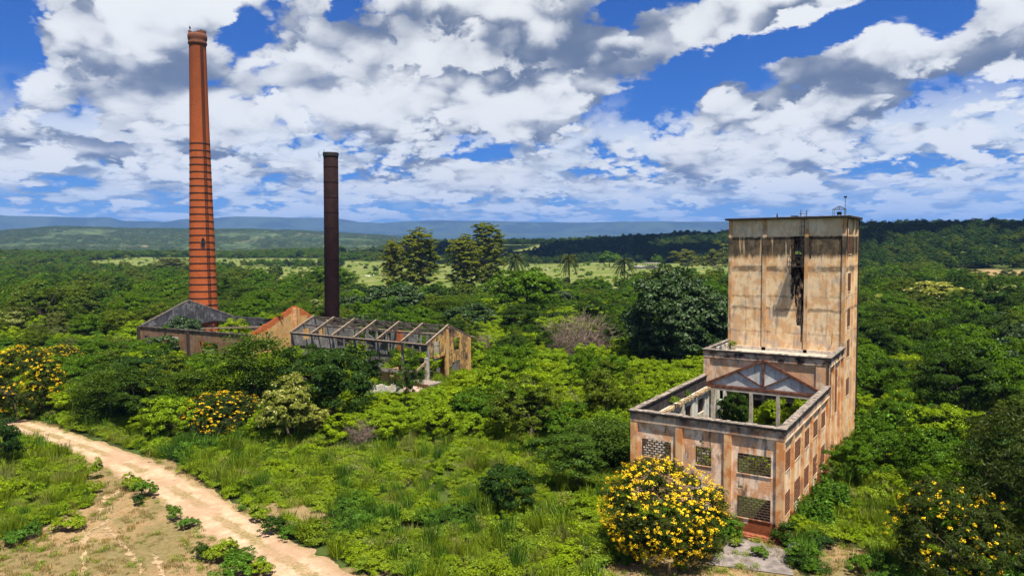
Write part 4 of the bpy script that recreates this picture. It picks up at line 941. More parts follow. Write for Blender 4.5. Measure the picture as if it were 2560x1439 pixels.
# skeleton of an unfinished house in the pasture
pu = gz((-234.7, 543.6)); UF = thing('unfinished_house', 'grey open concrete house frame standing by pasture bushes', 'building', pu); UF.rotation_euler[2] = -.5
for k in range(6): part('column', MB().box(pu[0] - 9 + k * 3.4, pu[0] - 8.6 + k * 3.4, pu[1], pu[1] + .4, pu[2] - 1, pu[2] + 5), M_CONC, UF)
part('roof_slab', MB().box(pu[0] - 9.5, pu[0] + 9, pu[1] - .5, pu[1] + 6, pu[2] + 5, pu[2] + 5.4), M_CONC, UF); part('wall', MB().box(pu[0] - 1.8, pu[0] + 8, pu[1] + .5, pu[1] + 4, pu[2] - 1, pu[2] + 3.2), M_CONC, UF)
def pole(p, h, label, grp, name='utility_pole', arm=True, r0=.16):
    p = gz(p); o = thing(name, label, 'pole', p, grp); part('shaft', MB().tube([p, (p[0], p[1], p[2] + h)], [r0, r0 * .7], 6), M_CONC, o)
    if arm: part('cross_arm', MB().bar((p[0] - 1.1, p[1] - .4, p[2] + h - .6), (p[0] + 1.1, p[1] + .4, p[2] + h - .6), .14), M_IRON, o)
for (a, b_), lb in (((-4735.2, 8625.0), 'leftmost pole on the dark ridge skyline, left of the white house'), ((-4044.2, 8664.1), 'first pole of the cluster on the ridge beside the grey house'), ((-3950.2, 8660.3), 'second pole of the cluster on the ridge beside the grey house'), ((-3866.0, 8663.5), 'third pole of the cluster on the ridge beside the grey house'), ((-3848.7, 8714.1), 'rightmost pole of the cluster on the ridge beside the grey house'), ((-395.9, 773.6), 'lone grey pole at the foot of the dark slope'), ((-171.6, 189.5), 'thin straight pole beside the tall feathery tree trunk')):
    pole((a, b_), 11 if 'trunk' not in lb else 9, lb, None, r0=.22 if 'ridge' in lb else .14)
for q, lb in (((-3328.5, 9254.2), 'left lattice mast rising above the ridge near the tower'), ((-3288.1, 9280.7), 'right lattice mast rising above the ridge near the tower')):
    p = gz(q); o = thing('lattice_mast', lb, 'mast', p); mb = MB()
    for sx in (-.5, .5):
        for sy in (-.5, .5): mb.bar((p[0] + sx, p[1] + sy, p[2]), (p[0] + sx * .3, p[1] + sy * .3, p[2] + 26), .07)
    part('leg', mb, M_IRONG, o); mb = MB()
    for k in range(17): mb.bar((p[0] - .5 + .02 * k, p[1] - .5, p[2] + k * 1.5), (p[0] + .5 - .02 * k, p[1] - .5, p[2] + (k + 1) * 1.5), .04)
    part('brace', mb, M_IRONG, o)
def cow(q, label, ang):
    p = gz(q); mb = MB(); c_, s_ = math.cos(ang), math.sin(ang)
    def T(u, v, z_): return (p[0] + u * c_ - v * s_, p[1] + u * s_ + v * c_, p[2] + z_)
    mb.tube([T(-.95, 0, 1.05), T(-.8, 0, 1.1), T(-.3, 0, 1.02), T(.3, 0, 1.02), T(.7, 0, 1.15), T(.95, 0, 1.28), T(1.15, 0, 1.38)], [.12, .33, .36, .37, .36, .24, .17], 10)
    mb.tube([T(1.1, 0, 1.4), T(1.3, 0, 1.42), T(1.6, 0, 1.2)], [.16, .17, .08], 8)
    for u in (-.75, .65):
        for v in (-.2, .2): mb.tube([T(u, v, .95), T(u + (.08 if u < 0 else 0), v, .5), T(u, v, 0)], [.14, .08, .06], 6)
    mb.tube([T(-.97, 0, 1.2), T(-1.08, 0, .6)], [.04, .03], 5)
    for s in (-1, 1): mb.tube([T(1.25, s * .1, 1.5), T(1.22, s * .3, 1.62)], [.04, .015], 5)
    solo('cow', mb, M_HIDE, label, 'cow', p, 'white cattle grazing in the pasture', True)
for q, lb, an in (((-355.8, 316.0), 'leftmost white cow in the pasture right of the steel stack', .3), ((-348.9, 311.4), 'second white cow from the steel stack', 1.2), ((-359.9, 327.6), 'white cow in the middle of the grazing group', 2.4), ((-358.7, 336.3), 'rightmost white cow, nearest the tall feathery trees', .1), ((-296.8, 470.3), 'lone white cow in the bright grass left of the palms', .6)): cow(q, lb, an)

# ================= vegetation =================
def leafmat(name, base, var=.35, trans=.20, gloss=.0, rough=.5, tint=(1.25, 1.1, .6)):
    m = bpy.data.materials.new(name); m.use_nodes = True; t = m.node_tree; X.nt = t; t.nodes.clear()
    out = t.nodes.new('ShaderNodeOutputMaterial')
    a = t.nodes.new('ShaderNodeAttribute'); a.attribute_name = 'leaf'; lv = X(a.outputs['Fac'])
    oi = X(t.nodes.new('ShaderNodeObjectInfo').outputs['Random'])
    c0 = tuple(k * (1 - var) for k in base); c1 = tuple(k * (1 + var) for k in base)
    c = mixc(lv, c0, c1)
    c = mixc(ramp(oi, 0, 1, 0, 1, False), c, mixc(1.0, c, tint, 'MULTIPLY'))
    c = mixc(ramp(lv, .93, .95), c, tuple(min(1, k * 2.1 + .03) for k in base))
    d = t.nodes.new('ShaderNodeBsdfDiffuse'); tr = t.nodes.new('ShaderNodeBsdfTranslucent'); mx = t.nodes.new('ShaderNodeMixShader'); mx.inputs[0].default_value = trans
    t.links.new(c.k, d.inputs[0]); cc = mixc(1.0, c, (1.25, 1.3, .5), 'MULTIPLY'); t.links.new(cc.k, tr.inputs[0])
    t.links.new(d.outputs[0], mx.inputs[1]); t.links.new(tr.outputs[0], mx.inputs[2]); last = mx.outputs[0]
    if gloss:
        g = t.nodes.new('ShaderNodeBsdfGlossy'); g.inputs['Roughness'].default_value = rough; g.inputs[0].default_value = (1, 1, 1, 1)
        m2 = t.nodes.new('ShaderNodeMixShader'); m2.inputs[0].default_value = gloss; t.links.new(last, m2.inputs[1]); t.links.new(g.outputs[0], m2.inputs[2]); last = m2.outputs[0]
    t.links.new(last, out.inputs[0]); return m
LM = {
 'lime': leafmat('leaves_lime', (.118, .185, .007)), 'green': leafmat('leaves_green', (.044, .092, .006)), 'dark': leafmat('leaves_dark', (0.022, 0.046, 0.008)),
 'olive': leafmat('leaves_olive', (.050, .078, .009)), 'umbrella': leafmat('leaves_umbrella', (0.039, 0.071, 0.009)), 'pale': leafmat('leaves_pale', (0.120, 0.146, 0.034)),
 'glossy': leafmat('leaves_glossy', (.022, .048, .010), .45, .10, .016, .5), 'feather': leafmat('leaves_feather', (0.034, 0.071, 0.013)), 'weed': leafmat('leaves_weed', (.050, .118, .012)),
 'greyg': leafmat('leaves_greygreen', (.070, .088, .026)), 'bushdark': leafmat('leaves_bushdark', (0.021, 0.047, 0.009)), 'euc': leafmat('leaves_euc', (.098, .118, .012)),
 'palm': leafmat('leaves_palm', (0.036, 0.050, 0.013)), 'yellow': leafmat('leaves_yellowbush', (0.026, 0.040, 0.010)), 'mango': leafmat('leaves_mango', (0.031, 0.046, 0.009), .5, .2),
 'scrub': leafmat('leaves_scrub', (.112, .170, .013), .45), 'scrub2': leafmat('leaves_scrub_blue', (.050, .110, .012), .4), 'grassy': leafmat('leaves_grass', (0.150, 0.168, 0.045), .4), 'straw': leafmat('leaves_straw', (0.241, 0.189, 0.095), .4)}
M_FLOWER = leafmat('petals_yellow', (.72, .45, .018), .30, .25, 0, .5, (1.0, 1.08, 1)); M_CREAM = leafmat('petals_cream', (.40, .38, .20), .3)
M_BARK = flat('bark', (.095, .070, .050), .95, .1, .35, 4); M_BARKPALE = flat('pale_bark', (.24, .20, .16), .95, .1, .3, 3); M_TWIG = flat('dry_twigs', (.175, .130, .100), .95, .1, .35, 3); M_TWIGR = flat('dead_red_twigs', (.20, .105, .080), .95, .1, .3, 3)

def leaves_mesh(name, C_, N_, L_, W_, r, mats, midx=None, fold=False):
    """quads: centre C_, normal N_, length L_, width W_"""
    n = len(C_); N_ = N_ / np.linalg.norm(N_, axis=1)[:, None]
    t = r.normal(size=(n, 3)); t -= (t * N_).sum(1)[:, None] * N_; t /= np.linalg.norm(t, axis=1)[:, None]; b_ = np.cross(N_, t)
    L_ = np.broadcast_to(L_, n)[:, None]; W_ = np.broadcast_to(W_, n)[:, None]
    V = np.stack([C_ - t * L_, C_ + b_ * W_ - t * L_ * .1, C_ + t * L_, C_ - b_ * W_ - t * L_ * .1], 1).reshape(-1, 3)
    me = bpy.data.meshes.new(name); me.vertices.add(4 * n); me.vertices.foreach_set('co', V.ravel()); me.loops.add(4 * n); me.loops.foreach_set('vertex_index', np.arange(4 * n))
    me.polygons.add(n); me.polygons.foreach_set('loop_start', np.arange(n) * 4)
    for m_ in mats: me.materials.append(m_)
    if midx is not None: me.polygons.foreach_set('material_index', midx)
    me.update(calc_edges=True)
    a = me.attributes.new('leaf', 'FLOAT', 'FACE'); a.data.foreach_set('value', r.random(n)); return me
def crown_pts(r, a, c0, c1, nclump, per, clump, lump=.22, inner=.35, flatten=1.0, under=-.55):
    """leaf centres/normals in an uneven crown: radius a, from height c0 to c1"""
    hc = (c1 - c0) / 2; zc = (c0 + c1) / 2
    d = r.normal(size=(nclump * 3, 3)); d /= np.linalg.norm(d, axis=1)[:, None]; d = d[d[:, 2] > under][:nclump]
    k1 = r.normal(size=(5, 3)) * 2.2; ph = r.random(5) * 6.28
    lum = 1 + lump * np.sin(d @ k1.T + ph).sum(1) / 2.2
    rad = (inner + (1 - inner) * r.random(len(d)) ** .45) * lum
    cc = np.stack([d[:, 0] * a * rad, d[:, 1] * a * rad, zc + d[:, 2] * hc * rad], 1)
    cr = clump * (.65 + .8 * r.random(len(d)))
    e = r.normal(size=(len(d), per, 3)); e /= np.linalg.norm(e, axis=2)[..., None]; e[..., 2] = np.abs(e[..., 2]) * 1.0 - .25
    rr_ = cr[:, None] * (.55 + .55 * r.random((len(d), per)))
    p = cc[:, None, :] + e * rr_[..., None] * np.array([1, 1, .72 * flatten])
    n = e * 1.0 + np.array([0, 0, .28]) + d[:, None, :] * .55 + r.normal(size=e.shape) * .32
    return p.reshape(-1, 3), n.reshape(-1, 3), cc
def trunk_mb(r, h, rad, cc, nb=6, lean=.05, split=.35):
    mb = MB(); lx, ly = r.normal() * lean * h, r.normal() * lean * h
    top = (lx, ly, h * split)
    mb.tube([(0, 0, -.4), (lx * .4, ly * .4, h * split * .5), top], [rad * 1.25, rad, rad * .8], 7)
    idx = r.choice(len(cc), min(nb, len(cc)), replace=False)
    for i in idx:
        q = cc[i]; mid_ = ((top[0] + q[0]) / 2 + r.normal() * .1, (top[1] + q[1]) / 2 + r.normal() * .1, top[2] * .45 + q[2] * .55)
        mb.tube([top, mid_, (q[0], q[1], q[2])], [rad * .6, rad * .36, rad * .12], 5, False)
    return mb
PROTO = {}
def mk(kind, seed):
    r = np.random.default_rng(seed * 77 + sum(map(ord, kind)))
    rad, bark = .13, M_BARK; fl = None; mats = [LM.get(kind, LM['green'])]; midx = None
    if kind == 'lime':
        p, n, cc = crown_pts(r, 2.25, .35, 3.6, 92, 120, .47, .34, .42); L, W_ = .10, .052; h = 3.6; w = 5.0; rad = .07
    elif kind == 'green':
        p, n, cc = crown_pts(r, 2.8, 1.1, 5.6, 110, 124, .58, .34, .38); L, W_ = .115, .06; h, w = 5.6, 6.4; rad = .13
    elif kind == 'dark':
        p, n, cc = crown_pts(r, 3.1, 1.0, 6.6, 130, 116, .62, .30, .42); L, W_ = .12, .066; h, w = 6.6, 7.0; rad = .17
    elif kind == 'bigdark':
        p, n, cc = crown_pts(r, 4.0, 1.6, 9.0, 150, 84, .80, .28, .45); L, W_ = .20, .11; h, w = 9, 9; rad = .25
    elif kind == 'olive':
        p, n, cc = crown_pts(r, 2.75, .8, 6.0, 130, 80, .48, .24, .50); L, W_ = .12, .055; h, w = 6.0, 6.2
    elif kind == 'umbrella':
        ps, ns, ccs = [], [], []
        for (z0, a) in ((5.4, 2.2), (4.6, 3.4), (3.6, 3.0), (2.6, 2.6), (1.8, 1.9)):
            k = int(18 + a * 9); th = r.random(k) * 6.28; q = a * np.sqrt(r.random(k)); cc_ = np.stack([q * np.cos(th), q * np.sin(th), z0 + r.normal(size=k) * .22 - q * .10], 1)
            e = r.normal(size=(k, 62, 3)) * np.array([.46, .46, .13]); ps.append((cc_[:, None] + e).reshape(-1, 3)); ns.append((r.normal(size=(k * 62, 3)) * .4 + np.array([0, 0, 1]))); ccs.append(cc_)
        p, n, cc = np.vstack(ps), np.vstack(ns), np.vstack(ccs); L, W_ = .13, .06; h, w = 6.5 * .93, 7.5; rad = .12; bark = M_BARKPALE
    elif kind == 'feather':
        p, n, cc = crown_pts(r, 2.2, .5, 4.6, 120, 76, .42, .35, .35, .8); n = n * np.array([.6, .6, 1.2]); L, W_ = .13, .028; h, w = 4.6, 5.0; rad = .06
    elif kind == 'bushdark':
        p, n, cc = crown_pts(r, 1.9, .3, 4.2, 100, 84, .42, .32, .45); L, W_ = .10, .045; h, w = 4.2, 4.2; rad = .08
    elif kind == 'pale':
        p, n, cc = crown_pts(r, 2.6, .8, 6.0, 110, 84, .50, .32, .40); L, W_ = .15, .085; h, w = 6, 6; mats.append(M_CREAM)
        top = (p[:, 2] > 3.6) & (r.random(len(p)) < .07); midx = top.astype(np.int32)
    elif kind == 'glossy':
        p, n, cc = crown_pts(r, 2.95, .6, 6.5, 120, 64, .60, .26, .55); n = n + r.normal(size=n.shape) * .5; L, W_ = .19, .105; h, w = 6.5, 6.5; rad = .2
    elif kind == 'bigglossy':
        p, n, cc = crown_pts(r, 8.6, 1.0, 16.5, 420, 84, 1.15, .20, .60, 1, -.75); n = n + r.normal(size=n.shape) * .5; L, W_ = .30, .16; h, w = 16.8, 19; rad = .5; mats = [LM['glossy']]
    elif kind == 'greyg':
        p, n, cc = crown_pts(r, 2.6, 1.2, 7.0, 100, 66, .52, .36, .35); L, W_ = .14, .06; h, w = 7, 6; bark = M_BARKPALE
    elif kind == 'round':
        p, n, cc = crown_pts(r, 2.9, .5, 6.0, 110, 60, .6, .15, .5); L, W_ = .2, .12; h, w = 6, 6; mats = [LM['green']]
    elif kind == 'weed':
        ps, ns = [], []; cc = []
        for s_ in range(46):
            th, q = r.random() * 6.28, 1.45 * r.random() ** .6; x_, y_ = q * math.cos(th), q * math.sin(th); hh = (2.0 + 1.1 * r.random()) * (1 - .22 * q); cc.append((x_ * 1.1, y_ * 1.1, hh * .95)); lx_, ly_ = r.normal() * .12, r.normal() * .12
            k = int(hh * 34); z_ = np.linspace(.25, hh, k); sp = .34 * (1.15 - z_ / hh); a_ = r.random(k) * 6.28
            ps.append(np.stack([x_ + lx_ * z_ + sp * np.cos(a_), y_ + ly_ * z_ + sp * np.sin(a_), z_], 1)); ns.append(np.stack([np.cos(a_) * .6, np.sin(a_) * .6, np.full(k, .9)], 1) + r.normal(size=(k, 3)) * .3)
        p, n, cc = np.vstack(ps), np.vstack(ns), np.array(cc); L, W_ = .15, .07; h, w = 3.0, 3.2; rad = .04
    elif kind == 'mango':
        p, n, cc = crown_pts(r, 4.2, .8, 10.0, 230, 80, .72, .26, .55); n = n * np.array([1, 1, .5]) + r.normal(size=n.shape) * .3; L, W_ = .20, .045; h, w = 10, 9; rad = .3
    elif kind == 'euc':
        ps, ns, ccs = [], [], []
        for k in range(46):
            t_ = k / 45; zc = 4.0 + 21.5 * t_; a = (5.2 * math.sin(.45 + t_ * 2.35) + .6 * r.normal()) * math.sqrt(r.random()); th = k * 2.4 + r.random()
            q_ = 1.5 + 1.5 * r.random(); p_, n_, c_ = crown_pts(r, q_, zc - q_ * 1.1, zc + q_ * 1.1, 15, 58, .66, .45, .2); o_ = np.array([a * math.cos(th), a * math.sin(th), 0]); ps.append(p_ + o_); ns.append(n_); ccs.append(c_[:2] + o_)
        p, n, cc = np.vstack(ps), np.vstack(ns), np.vstack(ccs); L, W_ = .24, .11; h, w = 27, 13; rad = .45; bark = M_BARKPALE
    elif kind == 'yellow':
        p, n, cc = crown_pts(r, 2.6, -.15, 5.0, 260, 80, .36, .12, .62, 1, -.85); n = n * np.array([.7, .7, 1]) + r.normal(size=n.shape) * .3; L, W_ = np.full(len(p), .105), np.full(len(p), .026); h, w = 5.0, 5.4; rad = .06
        # flower heads: small dense knots of petals near the outside
        hc = 2.4; zc = 2.6; nf = (1100, 560, 300)[seed % 3]; d = r.normal(size=(nf * 2, 3)); d /= np.linalg.norm(d, axis=1)[:, None]; d = d[d[:, 2] > -.85][:nf]
        sh = .90 + .24 * r.random(len(d)); cf = np.stack([d[:, 0] * 2.6 * sh, d[:, 1] * 2.6 * sh, zc + d[:, 2] * hc * sh], 1)
        drop = np.sin(cf @ r.normal(size=3) * 1.3) + .8 * np.sin(cf @ r.normal(size=3) * 3.1) + r.normal(size=len(cf)) * .9 > -.75; cf = cf[drop]; d = d[drop]
        e = r.normal(size=(len(cf), 20, 3)) * np.array([.055, .055, .048]) * (.25 + 1.0 * r.random((len(cf), 1, 1))); pf = (cf[:, None] + e).reshape(-1, 3); nf_ = (np.repeat(d, 20, 0) + r.normal(size=pf.shape) * .6 + np.array([0, 0, .4]))
        midx = np.concatenate([np.zeros(len(p)), np.ones(len(pf))]).astype(np.int32); L = np.concatenate([L, np.full(len(pf), .029)]); W_ = np.concatenate([W_, np.full(len(pf), .029)])
        p = np.vstack([p, pf]); n = np.vstack([n, nf_]); mats.append(M_FLOWER)
    elif kind == 'palm':
        ps, ns = [], []; cc = np.array([[0, 0, 11.0]]); mbp = MB(); mbp.tube([(0, 0, -.5), (.15, 0, 5), (.05, 0, 9.5), (0, 0, 11)], [.26, .2, .2, .42], 8)
        vs = []
        for k in range(44):
            th = k * 2.399 + r.normal() * .2; el = 1.25 - 2.2 * (k / 44); Lf = 4.4 + r.random(); q = []
            for i in range(10):
                t_ = i / 9; rr_ = Lf * t_ * math.cos(el) * (1 - .1 * t_) + .2; z_ = 11.2 + Lf * t_ * math.sin(el) - 2.3 * t_ ** 2 * (1 + .4 * math.cos(el)); q.append((rr_ * math.cos(th), rr_ * math.sin(th), z_))
            q = np.array(q)
            for i in range(1, 10):
                for s_ in (-1, 1):
                    for f_ in (0, .5):
                        c_ = q[i] * (1 - f_) + q[i - 1] * f_; side = np.array([-math.sin(th), math.cos(th), 0]) * s_; tip = c_ + side * .75 * (1 - .5 * i / 9) + np.array([0, 0, -.45]) + (q[i] - q[i - 1]) * .5
                        wd = (q[i] - q[i - 1]) * .27; vs += [c_ - wd, c_ + wd, tip, tip - wd * .4]
        V = np.array(vs); nq = len(V) // 4; me = bpy.data.meshes.new('fronds'); me.vertices.add(len(V)); me.vertices.foreach_set('co', V.ravel()); me.loops.add(len(V)); me.loops.foreach_set('vertex_index', np.arange(len(V)))
        me.polygons.add(nq); me.polygons.foreach_set('loop_start', np.arange(nq) * 4); me.materials.append(LM['palm']); me.update(calc_edges=True); a = me.attributes.new('leaf', 'FLOAT', 'FACE'); a.data.foreach_set('value', r.random(nq))
        tm = mbp.mesh('trunk'); tm.materials.append(M_BARK); return dict(leaf=me, trunk=tm, h=12.2, w=8.0, tn='trunk', ln='fronds')
    elif kind == 'dry':
        mb = MB()
        for k in range(150):
            th, q = r.random() * 6.28, 1.6 * r.random() ** .6; x_, y_ = q * math.cos(th), q * math.sin(th); pts = [(x_ * .5, y_ * .5, 0)]; hh = (1.2 + 1.9 * r.random()) * (1 - .15 * q); 
            for i in range(1, 4): pts.append((x_ * (.5 + .22 * i) + r.normal() * .18, y_ * (.5 + .22 * i) + r.normal() * .18, hh * i / 3))
            mb.tube(pts, [.030, .022, .014, .007], 3, False)
            for i in (1, 2, 3):
                for _ in range(4):
                    b0 = pts[i]; mb.tube([b0, (b0[0] + r.normal() * .42, b0[1] + r.normal() * .42, b0[2] + abs(r.normal()) * .4)], [.013, .005], 3, False)
        me = mb.mesh('branches'); me.materials.append(M_TWIG); return dict(leaf=me, trunk=None, h=3.2, w=3.8, tn='', ln='branches')
    me = leaves_mesh('crown', p, n, L, W_, r, mats, midx); tm = trunk_mb(r, h, rad, cc, 7).mesh('trunk')
    if kind == 'euc': 
        mb = MB(); mb.tube([(0, 0, -.5), (.2, .1, 8), (-.1, .2, 16), (.3, 0, 23)], [.45, .36, .25, .08], 8)
        for q in cc: mb.tube([(0, .1, min(q[2] * .75, 20)), (q[0] * .5, q[1] * .5, q[2] * .88), tuple(q)], [.16, .1, .03], 5, False)
        tm = mb.mesh('trunk')
    tm.materials.append(bark); co_ = np.abs(p[:, :2]).max(); return dict(leaf=me, trunk=tm, h=h, w=w, tn='trunk', ln='crown')
NV = {'lime': 4, 'green': 4, 'dark': 3, 'olive': 3, 'umbrella': 2, 'glossy': 3, 'yellow': 3, 'euc': 4, 'weed': 3, 'palm': 2, 'pale': 3, 'dry': 2, 'mango': 2}
def proto(kind, i=0):
    i = i % NV.get(kind, 2); k = (kind, i)
    if k not in PROTO: PROTO[k] = mk(kind, i)
    return PROTO[k]
NAME = {'lime': 'leafy_bush', 'green': 'leafy_tree', 'dark': 'dark_tree', 'bigdark': 'dark_tree', 'olive': 'rounded_tree', 'umbrella': 'umbrella_tree', 'pale': 'pale_tree', 'glossy': 'glossy_tree', 'bigglossy': 'glossy_tree', 'feather': 'feathery_bush',
        'weed': 'tall_weed', 'greyg': 'airy_tree', 'bushdark': 'dark_bush', 'euc': 'feathery_tree', 'palm': 'palm_tree', 'yellow': 'flowering_bush', 'round': 'round_tree', 'mango': 'mango_tree', 'dry': 'dry_bush'}
